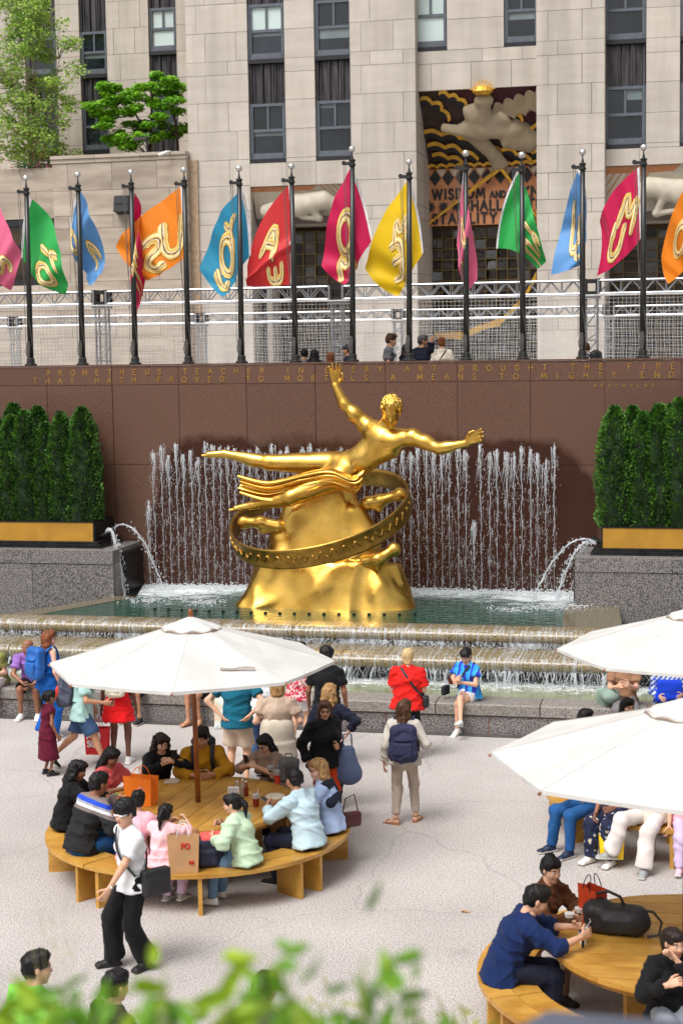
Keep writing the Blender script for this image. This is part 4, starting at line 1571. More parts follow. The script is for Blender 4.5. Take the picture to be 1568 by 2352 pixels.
# loudspeaker box on the terrace block
mb = MB()
cx, cz = -21.084, 11.028
mb.add([(cx - .26, 0, cz + .32), (cx + .26, 0, cz + .32), (cx - .26, -.34, cz + .3), (cx + .26, -.34, cz + .3), (cx - .28, 0, cz - .33), (cx + .28, 0, cz - .33), (cx - .28, -.42, cz - .26), (cx + .28, -.42, cz - .26)],
       [(0, 2, 3, 1), (2, 6, 7, 3), (4, 5, 7, 6), (0, 4, 6, 2), (1, 3, 7, 5), (0, 1, 5, 4)])
mb.box2((cx - .262, -.40, cz + .0), (cx + .262, -.36, cz + .02))
o = mb.build('wall_speaker', mat('speaker black', (.02, .02, .022), .6)); o.location = (0, SBY - .005, 0)
tag(o, 'black box loudspeaker fixed on the limestone wall left of the orange flag', 'loudspeaker')
mb = MB()
c = (-19.433, 57.300, 12.755)
mb.tube([(c[0] - .16, c[1] - .1, c[2] - .06), (c[0] + .14, c[1], c[2] + .06)], .06, 8); mb.tube([(c[0] + .1, c[1], c[2] + .04), (c[0] + .16, c[1] + .2, c[2] + .1)], .03, 6)
tag(mb.build('security_camera', mat('camera white', (.75, .75, .74), .4)), 'small white security camera on the terrace coping', 'security camera')
mb = MB()
c = (-20.714, 58.600, 13.473)
mb.box((c[0], c[1], c[2]), (.5, .3, .1)); mb.tube([(c[0] + .2, c[1], c[2]), (c[0] + .2, c[1], sz - .01)], .04, 6)
tag(mb.build('flood_light', mat('lamp grey', (.05, .05, .055), .5)), 'dark floodlight on a short post in front of the maple', 'floodlight')

# ------------------------------------------------------------------ terrace trees
def leaf_tree(name, label, base, trunks, clumps, leaf, nleaf, ma, seed, flat, barkm):
    R = random.Random(seed)
    t = thing(name, label, 'tree', base)
    tr = MB()
    for pts, r0_, r1_ in trunks:
        n = len(pts)
        tr.tube(pts, [r0_ + (r1_ - r0_) * k / (n - 1) for k in range(n)], 6)
    lv = MB()
    for c, rx_, rz_ in clumps:
        # a limb to every clump
        near = min((p for pts, _, _ in trunks for p in pts), key=lambda p: (p[0] - c[0]) ** 2 + (p[1] - c[1]) ** 2 + 2.0 * max(0, p[2] - c[2] + .25) ** 2 + .4 * (p[2] - c[2]) ** 2)
        md = [(near[i] + c[i]) / 2 + R.gauss(0, .06) for i in range(3)]
        tr.tube([near, md, c], [.022, .016, .006], 4)
        for q in range(4):
            e = [c[i] + R.gauss(0, (rx_, rx_, rz_)[i] * .6) for i in range(3)]
            tr.tube([c, e], [.008, .004], 3)
        for k in range(nleaf):
            d = Vector((R.gauss(0, 1), R.gauss(0, 1), R.gauss(0, 1))).normalized() * (R.random() ** .4)
            p = Vector((c[0] + d.x * rx_, c[1] + d.y * rx_, c[2] + d.z * rz_))
            nrm = Vector((R.gauss(0, flat), R.gauss(0, flat) - .25, 1)).normalized()
            a = nrm.cross(Vector((R.gauss(0, 1), R.gauss(0, 1), R.gauss(0, 1)))).normalized()
            b = nrm.cross(a)
            L = leaf * R.uniform(.6, 1.25)
            lv.add([p - a * L * .5, p + b * L * .42 - a * L * .05, p + a * L * .55 - nrm * L * .12, p - b * L * .42 - a * L * .05], [(0, 1, 2, 3)])
    tr.build('trunk', barkm, t, True)
    lv.build('crown', ma, t)
    return t


def leafmat(name, c1, c2):
    m = mat(name, c1, .5, scale=2.6, col2=c2, mixlo=.35, mixhi=.65)
    p = m.node_tree.nodes['Principled BSDF']
    tn = m.node_tree.nodes.new('ShaderNodeBsdfTranslucent')
    ms = m.node_tree.nodes.new('ShaderNodeMixShader')
    ms.inputs[0].default_value = .35
    l = m.node_tree.links
    s = p.inputs['Base Color'].links[0].from_socket
    l.new(s, tn.inputs[0])
    l.new(p.outputs[0], ms.inputs[1]); l.new(tn.outputs[0], ms.inputs[2])
    o = [n for n in m.node_tree.nodes if n.type == 'OUTPUT_MATERIAL'][0]
    l.new(ms.outputs[0], o.inputs[0])
    return m


R = random.Random(5)
b0 = (-25.217, 59.600, 12.702)
s_ = 1 / 64.0
cl = []
for i in range(165):
    v = R.random()
    hgt = .5 + v * 6.0
    wd_ = 2.05 * math.sin(pi * min(1, (.20 + .72 * v))) ** .7 + .1
    a = R.uniform(0, 6.28)
    rr = wd_ * R.uniform(.25, 1)
    cl.append(((rr * cos(a) - .15 - .1 * v, rr * sin(a) * .75, hgt + R.gauss(0, .1) - .25 * rr * (1 - v)), R.uniform(.34, .62), R.uniform(.22, .42)))
trk = [([(-.1, 0, 0), (-.2, .0, 1.2), (-.3, .1, 2.6), (-.45, .1, 4.4), (-.4, .1, 6.2)], .06, .015), ([(.05, 0, 0), (.1, -.1, 1.3), (.05, -.1, 3), (.15, -.1, 5)], .06, .015), ([(.1, .05, 0), (.35, .1, 1.4), (.7, .1, 2.8), (.95, .1, 4.0)], .045, .012), ([(-.12, .05, 0), (-.6, .2, 1.5), (-1.0, .2, 3.0)], .045, .012)]
leaf_tree('birch_tree', 'tall airy light green multi-stemmed tree on the terrace at the left edge', b0, trk, cl, .12, 84, leafmat('birch leaf', lin((178, 204, 96)), lin((122, 164, 66))), 8, .7, mat('pale bark', lin((150, 132, 112)), .9, var=.2))
b1 = (-20.998, 59.600, 13.054)
cl = []
for u, v in ((232, 262), (250, 250), (222, 245), (240, 232), (262, 236), (215, 250), (262, 215), (283, 205), (300, 210), (258, 200), (275, 225), (300, 232), (320, 222), (340, 205), (355, 190), (375, 178), (395, 185), (412, 195), (425, 205), (365, 205), (385, 212), (405, 222), (345, 228), (322, 250), (300, 255), (280, 250), (262, 262), (290, 278), (310, 290), (330, 280), (350, 290), (372, 285), (390, 275), (410, 290), (420, 260), (395, 250), (372, 245), (355, 262), (250, 290), (270, 305), (245, 315), (265, 325), (290, 318), (315, 325), (300, 338), (335, 318), (358, 318), (378, 312), (400, 310), (418, 300), (255, 275), (425, 240)):
    cl.append((((u - 330) / 63.0, R.uniform(-.9, .7), (352 - v) / 63.0), R.uniform(.30, .44), R.uniform(.13, .20)))
trk = [([(.2, 0, -.1), (.1, 0, .8), (-.3, 0, 1.5), (-.9, .1, 1.9)], .06, .02), ([(.25, 0, -.1), (.3, 0, 1.0), (.4, 0, 2.0), (.7, 0, 2.7)], .06, .02), ([(1.35, 0, -.1), (1.3, 0, .9), (1.15, .1, 1.7), (1.0, .1, 2.5)], .06, .02), ([(1.3, 0, .6), (.8, 0, 1.1), (.3, 0, 1.3)], .04, .02)]
leaf_tree('maple_tree', 'bright green layered maple with broad leaves on the terrace beside the tower', b1, trk, cl, .17, 170, leafmat('maple leaf', lin((150, 202, 54)), lin((96, 160, 34))), 9, .45, mat('dark bark', lin((58, 46, 38)), .9, var=.2))
mb = MB()
c0 = (-24.770, 57.900, 12.586)
for k in range(420):
    p = (c0[0] + R.gauss(0, .32), c0[1] + R.gauss(0, .1), sz2 + .02 + abs(R.gauss(0, .1)))
    s = R.uniform(.02, .05)
    mb.mi = 1 if R.random() < .12 else (2 if R.random() < .1 else 0)
    mb.blob(p, (s, s, s * .6))
tag(mb.build('flower_clump', [mat('bedding leaf', lin((58, 92, 34)), .7), mat('pink petal', lin((200, 60, 120)), .6), mat('white petal', (.8, .8, .78), .6)]), 'small clump of bedding flowers at the foot of the birch', 'flower clump')

# ------------------------------------------------------------------ stage trusses with safety netting on the upper plaza
M_ALU = mat('aluminium', lin((172, 174, 178)), .35, metal=.7, var=.05)
M_NET = mat('net cord', (.62, .62, .61), .7)
M_BLKBOX = mat('corner block black', (.015, .015, .016), .5)


def beam(x0, x1, y, z0, z1, mb=None):
    mb = MB()
    d = z1 - z0
    for yy in (0, d):
        for z in (z0, z1):
            mb.tube([(x0, yy, z), (x1, yy, z)], .024, 6)
    n = max(2, int(round((x1 - x0) / (d * 1.75))))
    w = (x1 - x0) / n
    for k in range(n):
        a, b = x0 + k * w, x0 + (k + 1) * w
        m_ = (a + b) / 2
        for yy in (0, d):
            mb.tube([(a, yy, z0), (m_, yy, z1)], .012, 4); mb.tube([(m_, yy, z1), (b, yy, z0)], .012, 4)
            mb.tube([(a, yy, z0), (a, yy, z1)], .010, 4)
        mb.tube([(a, 0, z1), (m_, d, z1)], .010, 4); mb.tube([(a, 0, z0), (m_, d, z0)], .010, 4)
    for x in (x0, x1):
        mb.box2((x - .02, -.03, z0 - .03), (x + .02, d + .03, z1 + .03))
    return mb


def truss(name, label, y, xs, z0, z1, xl, xr, net_x, net_z, net_name, net_label, sp):
    d = z1 - z0
    t = thing(name, label, 'truss', (0, y, ZG))
    zl, zh = z0 - ZG, z1 - ZG
    ed = [xl] + [x for x in xs] + [xr]
    for a, b in zip(ed[:-1], ed[1:]):
        aa = a + (d * .55 if a != xl else 0)
        bb = b - (d * .55 if b != xr else 0)
        beam(aa, bb, y, zl, zh).build('beam', M_ALU, t)
    for x in xs:
        mb = MB()
        q = d * .53
        for sx in (-1, 1):
            mb.box2((x + sx * q - .05, -.02, zl - .04), (x + sx * q + .05, .06, zh + .04)); mb.box2((x + sx * q - .05, d - .06, zl - .04), (x + sx * q + .05, d + .02, zh + .04))
        for z in (zl - .03, zh - .05):
            mb.box2((x - q + .05, -.015, z), (x + q - .05, .055, z + .08)); mb.box2((x - q + .05, d - .055, z + .001), (x + q - .05, d + .015, z + .081))
        mb.build('corner_block', M_BLKBOX, t)
        mb = MB()
        q = d * .44
        for sx in (-1, 1):
            for yy in (.02, d - .02):
                mb.tube([(x + sx * q, yy, 0), (x + sx * q, yy, zl - .05)], .024, 6)
        n = 8
        for k in range(n + 1):
            z = .06 + (zl - .14) * k / n
            for yy in (.02, d - .02):
                mb.tube([(x - q, yy, z), (x + q, yy, z)], .016, 5)
                if k < n:
                    mb.tube([(x - q, yy, z), (x + q, yy, z + (zl - .14) / n * (.5 if k % 2 else 1))][::1], .008, 4)
        mb.box2((x - q - .06, -.03, zl - .10), (x + q + .06, d + .03, zl - .055))
        mb.box2((x - q - .1, -.08, .001), (x + q + .1, d + .08, .02))
        mb.build('tower', M_ALU, t)
    # netting: real cords with a little sag, laced under the beam
    R = random.Random(len(name))
    m = MB()
    nx = int((net_x[1] - net_x[0]) / sp)
    nz_ = int((net_z[1] - net_z[0]) / sp)
    ph = R.random() * 6

    def P(x, z):
        u = (z - net_z[0]) / (net_z[1] - net_z[0])
        return (x + .012 * math.sin(7 * z + x), -.06 + .07 * math.sin(.9 * x + ph) * math.sin(pi * u), z + (1 - (2 * u - 1) ** 2) * .03 * math.sin(1.7 * x))
    th = .0027
    for i in range(nx + 1):
        x = net_x[0] + sp * i
        pts = [P(x, net_z[0] + (net_z[1] - net_z[0]) * k / 8) for k in range(9)]
        m.grid([[(a - th, b, c), (a + th, b, c)] for a, b, c in pts])
    for j in range(nz_ + 1):
        z = net_z[0] + sp * j
        pts = [P(net_x[0] + (net_x[1] - net_x[0]) * k / 46, z) for k in range(47)]
        m.grid([[(a, b - .0015, c - th), (a, b - .0015, c + th)] for a, b, c in pts])
    top = [P(net_x[0] + (net_x[1] - net_x[0]) * k / 46, net_z[1]) for k in range(47)]
    m.tube([(a, b, c) for a, b, c in top], .018, 5)
    n = m.build(net_name, M_NET)
    n.location = (0, y, ZG)
    tag(n, net_label, 'net')
    return t


TY1, TY2 = 34.2, 45.0
truss('stage_truss', 'nearer silver box truss on three ladder towers just behind the flagpoles', TY1, [-13.148, -7.880, -2.559], 6.897, 7.160, -19, 3,
      (-18, 2.5), (.05, 6.861 - ZG), 'safety_net', 'white safety net hanging under the nearer truss', .085)
truss('stage_truss', 'farther silver box truss seen through the netting', TY2, [-19.989, -14.318, -8.647, -2.894], 6.575, 6.815, -26, 5,
      (-25, 4), (.05, 6.551 - ZG), 'safety_net', 'white safety net hanging under the farther truss', .075)

# ------------------------------------------------------------------ flagpoles and flags on the wall
M_POLE = mat('pole black', (.016, .017, .016), .38, spec=.6)
M_BALL = mat('silver ball', (.86, .85, .83), .22, metal=1.0, var=.03)
M_HEAD = mat('flag heading white', (.72, .72, .74), .8)
M_CORD = mat('halyard', (.12, .11, .10), .8)
PY = 31.86
POLES = [(-13.791, 9.368), (-12.659, 9.397), (-11.525, 9.399), (-10.399, 9.409), (-9.290, 9.391), (-8.178, 9.395), (-7.022, 9.679), (-5.893, 9.388), (-4.772, 9.510), (-3.676, 9.436), (-2.548, 9.439), (-1.413, 9.483), (-0.319, 9.479), (-14.940, 9.348)]
PTOPX = [-13.735, -12.624, -11.494, -10.389, -9.238, -8.202, -6.942, -5.831, -4.749, -3.693, -2.538, -1.410, -0.331, -14.882]
FCOL = ['green', 'pale blue', 'narrow crimson', 'orange', 'cyan', 'red', 'crimson', 'yellow', 'narrow pink', 'green', 'pale blue', 'crimson', 'orange', 'pink']
FREL = ['leftmost green', 'left pale blue', 'narrow folded crimson', 'wide spread orange', 'cyan', 'red', 'middle crimson', 'yellow', 'narrow folded pink', 'green one right of the pink', 'right hand pale blue', 'right hand crimson', 'right edge orange', 'left edge pink']
WT = 5.61
for i, ((x, zt), xt) in enumerate(zip(POLES, PTOPX)):
    p = thing('flag_pole', 'black flagpole with silver ball finial carrying the %s flag' % FREL[i], 'flagpole', (x, PY, WT), 0, 'flagpoles along the wall top')
    h = zt - WT
    dx = (xt - x) * .6
    m = MB()
    m.tube([(0, 0, .0), (dx * .5, 0, h * .5), (dx, 0, h - .28)], [.062, .055, .046], 12)
    m.build('shaft', M_POLE, p, True)
    m = MB(); m.lathe([(.125, .0), (.125, .03), (.085, .05), (.08, .14), (.063, .16)], 14); m.build('base', M_POLE, p)
    m = MB(); m.lathe([(.05, -.30), (.068, -.28), (.068, -.25), (.052, -.235), (.052, -.20), (.068, -.185), (.068, -.165), (.03, -.15), (.012, -.06), (.012, 0)], 12, (dx, 0, h))
    m.box((dx - .10, 0, h - .235), (.16, .035, .06)); m.lathe([(.03, -.02), (.045, 0), (.03, .02)], 10, (dx - .17, 0, h - .22), (0, 1, 0))
    m.build('truck', M_POLE, p)
    m = MB(); m.lathe([(.066 * sin(pi * k / 10) + .001, -.066 * cos(pi * k / 10)) for k in range(11)], 16, (dx, 0, h + .04)); m.build('finial', M_BALL, p, True)
    m = MB()
    m.tube([(dx - .17, -.03, h - .26), (dx * .5 - .10, -.04, h * .5), (.07, -.06, .45), (-.06, -.07, .32)], .006, 4)
    m.tube([(dx - .13, -.03, h - .26), (dx * .5 - .085, -.03, h * .5), (-.08, -.05, .42)], .006, 4)
    for k in range(5):
        m.tube([(-.03 + .01 * k, -.07, .5), (-.07 + .022 * k, -.085, .3), (-.04 + .012 * k, -.075, .17)], .008, 4)
    m.build('halyard', M_CORD, p)

# flag cloth materials: nylon, some light comes through
def cloth(name, c):
    m = mat(name, lin(c), .55, var=.03, scale=3, sheen=.2)
    p = m.node_tree.nodes['Principled BSDF']
    n, l = m.node_tree.nodes, m.node_tree.links
    tn = n.new('ShaderNodeBsdfTranslucent'); ms = n.new('ShaderNodeMixShader'); ms.inputs[0].default_value = .3
    s = p.inputs['Base Color'].links[0].from_socket
    l.new(s, tn.inputs[0]); l.new(p.outputs[0], ms.inputs[1]); l.new(tn.outputs[0], ms.inputs[2])
    o = [q for q in n if q.type == 'OUTPUT_MATERIAL'][0]
    l.new(ms.outputs[0], o.inputs[0])
    return m


CL = {'green': (44, 178, 84), 'blue': (96, 156, 218), 'crimson': (214, 8, 84), 'orange': (250, 140, 10), 'cyan': (38, 150, 190), 'red': (214, 44, 48), 'yellow': (248, 206, 0), 'pink': (238, 110, 150)}
CM = {k: cloth('flag ' + k, v) for k, v in CL.items()}
# printed balloon letters: gold foil with dark and white streaks across each stroke
M_FOIL = bpy.data.materials.new('foil print')
M_FOIL.use_nodes = True
n_, l_, p_ = nodes_of(M_FOIL)
p_.inputs['Roughness'].default_value = .5
uv = n_.new('ShaderNodeUVMap')
sx = n_.new('ShaderNodeSeparateXYZ'); l_.new(uv.outputs[0], sx.inputs[0])
nn = n_.new('ShaderNodeTexNoise'); nn.inputs['Scale'].default_value = 5; nn.inputs['Detail'].default_value = 2
l_.new(uv.outputs[0], nn.inputs['Vector'])
ad = n_.new('ShaderNodeMath'); ad.operation = 'MULTIPLY_ADD'; ad.inputs[1].default_value = .26
l_.new(nn.outputs[0], ad.inputs[0]); 
sb_ = n_.new('ShaderNodeMath'); sb_.operation = 'SUBTRACT'; sb_.inputs[1].default_value = .13
l_.new(sx.outputs[0], sb_.inputs[0]); l_.new(sb_.outputs[0], ad.inputs[2])
rp_ = n_.new('ShaderNodeValToRGB')
el = rp_.color_ramp.elements
for pos, c in ((0.0, (150, 104, 30)), (.10, (232, 192, 84)), (.30, (252, 240, 200)), (.42, (226, 182, 70)), (.47, (120, 92, 52)), (.53, (60, 46, 38)), (.57, (240, 226, 196)), (.74, (214, 166, 58)), (.9, (246, 222, 130)), (1.0, (150, 104, 30))):
    if pos in (0.0, 1.0):
        e = el[0] if pos == 0 else el[-1]
        e.position = pos
    else:
        e = el.new(pos)
    e.color = (*lin(c), 1)
l_.new(ad.outputs[0], rp_.inputs[0]); l_.new(rp_.outputs[0], p_.inputs['Base Color'])


def coons(HT, HB, FB, FT, bul, depth, nu=22, nv=22):
    """cloth patch: u from hoist to fly, v from top to bottom; edges bulge by bul; depth folds in y"""
    def edge(a, b, m, t):
        x = a[0] + (b[0] - a[0]) * t + m[0] * 4 * t * (1 - t)
        z = a[1] + (b[1] - a[1]) * t + m[1] * 4 * t * (1 - t)
        return x, z
    bt, bb, bh, bf = bul     # top, bottom, hoist, fly

    def S(u, v):
        c0, c1 = edge(HT, FT, bt, u), edge(HB, FB, bb, u)
        d0, d1 = edge(HT, HB, bh, v), edge(FT, FB, bf, v)
        r = []
        for k in (0, 1):
            lu = (1 - v) * c0[k] + v * c1[k]
            lv = (1 - u) * d0[k] + u * d1[k]
            bl = (1 - u) * (1 - v) * HT[k] + u * (1 - v) * FT[k] + (1 - u) * v * HB[k] + u * v * FB[k]
            r.append(lu + lv - bl)
        return Vector((r[0], PY + .20 + depth(u, v), r[1]))
    return S


def flag(label, cm, HT, HB, FB, FT, bul, depth, glyphs, grp='flags with gold balloon letters'):
    S = coons(HT, HB, FB, FT, bul, depth)
    c = S(0, 0)
    t = thing('letter_flag', label, 'flag', c, 0, grp)
    n = 26
    m = MB()
    m.grid([[S(i / n, j / n) - c for i in range(n + 1)] for j in range(n + 1)])
    m.build('cloth', cm, t, True)
    hb = MB()
    hb.grid([[S(u, j / 20) - c + Vector((0, -.006, 0)) for u in (-.004, .035)] for j in range(21)])
    hb.grid([[S(u, j / 20) - c + Vector((0, .006, 0)) for u in (-.004, .035)] for j in range(21)])
    hb.build('heading', M_HEAD, t, True)
    for ch, u0, v0, sz, rot, asp in glyphs:
        w, st = GLY[ch]
        V, F, UV = [], [], []
        hw = .165
        for side in (-1, 1):
            lay = 0
            for s in st:
                # densify and smooth the stroke
                pts = [Vector(p) for p in s]
                for _ in range(2):
                    q = [pts[0]]
                    for a, b in zip(pts[:-1], pts[1:]):
                        q += [a.lerp(b, .25), a.lerp(b, .75)]
                    pts = q + [pts[-1]]
                d = []
                for a, b in zip(pts[:-1], pts[1:]):
                    k = max(1, int((b - a).length / .07))
                    d += [a.lerp(b, i / k) for i in range(k)]
                d.append(pts[-1])
                base = len(V)
                L = 0
                lay += 1
                N = len(d)
                for i, p in enumerate(d):
                    tg = (d[min(i + 1, N - 1)] - d[max(i - 1, 0)]).normalized()
                    nr = Vector((-tg.y, tg.x))
                    if i:
                        L += (d[i] - d[i - 1]).length
                    endf = min(1, .62 + min(i, N - 1 - i) * .2)
                    for k in range(5):
                        q = p + nr * hw * endf * (k / 2 - 1) + (tg * (-.05 if i == 0 else .05 if i == N - 1 else 0)) * (1 - abs(k / 2 - 1))
                        gx, gy = (q.x - w / 2) * sz * asp, (q.y - .5) * sz
                        a = rad(rot)
                        uu, vv = u0 + gx * cos(a) - gy * sin(a), v0 - (gx * sin(a) + gy * cos(a))
                        ok = max(.0, min(1.0, uu)), max(0.0, min(1.0, vv))
                        e = 1e-3
                        pp = S(*ok)
                        nm = (S(ok[0] + e, ok[1]) - pp).cross(S(ok[0], ok[1] + e) - pp)
                        nm = nm.normalized() if nm.length > 1e-12 else Vector((0, -1, 0))
                        V.append(pp - c + nm * side * (.007 + .003 * lay + .008 * (1 - (k / 2 - 1) ** 2)))
                        UV.append((k / 4, L * 1.2 + .37 * lay))
                for i in range(N - 1):
                    for k in range(4):
                        a = base + i * 5 + k
                        F.append((a, a + 1, a + 6, a + 5))
        me = bpy.data.meshes.new('letter')
        me.from_pydata([tuple(v) for v in V], [], F)
        ul = me.uv_layers.new(name='UVMap')
        for lp in me.loops:
            ul.data[lp.index].uv = UV[lp.vertex_index]
        me.materials.append(M_FOIL)
        me.polygons.foreach_set('use_smooth', [True] * len(me.polygons))
        link(bpy.data.objects.new('letter', me), t)
    return t


def fold(a=.12, f=1.4, p=0.0, b=.05, g=3.0):
    return lambda u, v: a * math.sin(2 * pi * f * u + p + 1.2 * v) * min(1, 3 * u) + b * math.sin(2 * pi * (g * u + .8 * v) + 2 * p) * u + .012 * math.sin(26 * u + 9 * v + p)


Q = lambda *a: a
# green, left
flag('green flag at the left with gold balloon letters, drooping to the right', CM['green'], (-13.777, 9.037), (-14.004, 7.826), (-13.102, 7.057), (-13.018, 7.292),
     Q((.16, .18), (-.05, -.13), (-.05, .02), (.02, 0)), fold(.16, .9, .4), [('Y', .55, .40, 0.43, -65, .8), ('O', .60, .78, 0.38, -65, .9)])
flag('pale blue flag at the left, hanging narrow with one gold letter showing', CM['blue'], (-12.699, 9.164), (-12.911, 8.190), (-12.466, 7.201), (-12.252, 7.458),
     Q((.13, .10), (-.06, -.1), (-.06, .0), (.02, .02)), fold(.18, 1.2, 2), [('V', .62, .42, 0.45, -70, .8), ('O', .22, .80, 0.35, -70, .8)])
flag('narrow crimson flag folded almost shut, hanging straight down over the orange one', CM['crimson'], (-11.518, 9.094), (-11.587, 8.020), (-11.547, 6.614), (-11.350, 7.322),
     Q((.10, .08), (.0, -.0), (-.02, 0), (.03, -.02)), lambda u, v: .22 * math.sin(9 * u) * (1 - .3 * v) - .1, [('M', .40, .48, 0.53, -80, .55), ('U', .72, .70, 0.45, -78, .55)])
flag('orange flag spread wide to the left with large gold letters S and U', CM['orange'], (-10.484, 9.164), (-10.453, 7.785), (-11.328, 7.297), (-11.964, 8.007),
     Q((-.06, .06), (.03, -.06), (0, 0), (-.04, -.04)), fold(.10, .8, 1), [('U', .22, .60, 0.50, 10, 1.0), ('S', .58, .66, 0.50, 14, 1.2)])
flag('cyan blue flag with gold letters J and O, drooping left of its pole', CM['cyan'], (-9.258, 9.057), (-9.109, 7.749), (-9.640, 6.932), (-10.187, 7.503),
     Q((-.10, .10), (-.10, -.08), (.05, .02), (-.02, -.08)), fold(.14, 1.0, 3), [('J', .76, .68, 0.45, 12, 1.0), ('O', .50, .56, 0.50, 12, .8), ('Y', .30, .36, 0.32, 12, .8)])
flag('red flag folded across its middle with gold letters A and E', CM['red'], (-8.264, 9.118), (-8.284, 7.151), (-9.203, 7.137), (-9.195, 7.521),
     Q((-.10, .16), (.02, -.02), (.03, 0), (0, 0)), lambda u, v: (-.16 * math.exp(-((v - .62 - .1 * u) / .07) ** 2) if v < .62 + .1 * u else .05 - .12 * math.exp(-((v - .62 - .1 * u) / .25) ** 2)) + .03 * sin(7 * u + 3 * v), [('A', .40, .40, 0.43, 38, 1.0), ('E', .36, .84, 0.28, 92, 1.5)])
flag('crimson flag in the middle with gold letters M and O', CM['crimson'], (-7.037, 9.407), (-6.634, 7.977), (-7.203, 7.126), (-7.696, 7.509),
     Q((-.08, .08), (-.02, -.04), (.02, .10), (-.02, -.06)), fold(.16, .9, 2.4), [('M', .70, .74, 0.43, 28, 1.1), ('O', .46, .52, 0.45, 30, .9)])
flag('yellow flag beside the relief, spread to the left with a gold letter E', CM['yellow'], (-5.899, 9.133), (-5.633, 7.708), (-6.174, 6.877), (-6.824, 7.446),
     Q((-.06, .08), (.0, -.04), (.03, .10), (-.04, -.08)), fold(.15, .9, 1.7), [('E', .58, .66, 0.43, 32, 1.1), ('M', .32, .42, 0.32, 32, .9)])
flag('narrow pink flag folded shut in front of the inscription', CM['pink'], (-4.842, 9.263), (-4.981, 7.821), (-4.811, 6.872), (-4.581, 7.165),
     Q((.04, .08), (.0, -.02), (-.01, 0), (.0, 0)), lambda u, v: .2 * math.sin(8 * u + 1) * (1 - .2 * v) - .08, [('O', .35, .5, 0.38, -80, .5), ('D', .7, .82, 0.31, -80, .5)])
flag('green flag right of the pink one with gold letters Y and U', CM['green'], (-3.791, 9.211), (-4.206, 7.744), (-3.434, 7.337), (-3.268, 7.497),
     Q((.02, .12), (.02, .12), (-.08, .04), (.01, 0)), fold(.2, 1.1, .2), [('Y', .66, .30, 0.43, -70, .8), ('U', .78, .66, 0.40, -66, .9)])
flag('pale blue flag at the right, drooping left with a gold letter U', CM['blue'], (-2.626, 9.199), (-2.488, 8.257), (-2.570, 7.398), (-3.145, 7.215),
     Q((-.04, .10), (.02, -.02), (.06, .05), (.0, -.03)), fold(.18, 1.1, 4), [('U', .56, .52, 0.45, 62, .8), ('I', .44, .30, 0.38, 62, .8), ('O', .72, .78, 0.30, 62, .9)])
flag('crimson flag at the right with gold letters M and U', CM['crimson'], (-1.504, 9.189), (-1.460, 7.871), (-2.300, 7.179), (-2.244, 8.209),
     Q((-.08, .08), (.04, -.08), (0, 0), (.07, .04)), fold(.12, .9, .8), [('M', .26, .46, 0.48, 42, .9), ('U', .60, .68, 0.43, 34, .9)])
flag('orange flag cut by the right edge of the view', CM['orange'], (-0.399, 9.107), (-0.335, 7.710), (-0.951, 6.994), (-1.090, 7.530),
     Q((-.10, .08), (.03, -.04), (0, 0), (-.03, -.06)), fold(.16, .9, 2.8), [('O', .5, .52, 0.38, 25, .9)])
flag('pink flag cut by the left edge of the view with part of a gold letter', CM['pink'], (-14.784, 9.167), (-14.946, 7.584), (-14.318, 7.162), (-14.001, 7.914),
     Q((.07, .10), (.02, .02), (-.03, 0), (.03, -.04)), fold(.14, .8, 1), [('S', .66, .66, 0.43, -50, .9)])

# ------------------------------------------------------------------ gilded figure over the pool (a plain generic gilded figure, hoop and rock)
M_GOLD = mat('gold leaf', (0.83, 0.52, 0.12), .30, metal=1.0, scale=2.2, col2=(0.66, 0.37, 0.06), mixlo=.3, mixhi=.65, detail=8, bump=.12, bscale=16)
n_, l_, p_ = nodes_of(M_GOLD)
tg_ = n_.new('ShaderNodeTexNoise'); tg_.inputs['Scale'].default_value = 5; tg_.inputs['Detail'].default_value = 6
tq_ = n_.new('ShaderNodeTexCoord'); l_.new(tq_.outputs['Object'], tg_.inputs['Vector'])
l_.new(mrange(n_, l_, tg_.outputs[0], .3, .7, .22, .42), p_.inputs['Roughness'])
M_GOLDD = mat('aged gold', (0.50, 0.30, 0.07), .38, metal=1.0, scale=6, col2=(0.30, 0.18, 0.04), mixlo=.35, mixhi=.65, bump=.25, bscale=14)
st = thing('gilded_statue', 'large gilded statue of a reclining figure stretched above a hoop and rock in the fountain', 'statue', (-7.131, 29.700, 1.100))
SO = Vector(st.location)


def L3(p):
    return tuple(Vector(p) - SO)


def sd_part(name, prims, vox, ma, wav=None):
    V, F = sdf_mesh(prims, vox)
    if wav:
        N = vnormals(V, F)
        V = V + N * wavy(V, *wav)[:, None]
    return mesh_np(name, V, F, ma, st)


def P_(d):
    return {k: L3(v) for k, v in d.items()}


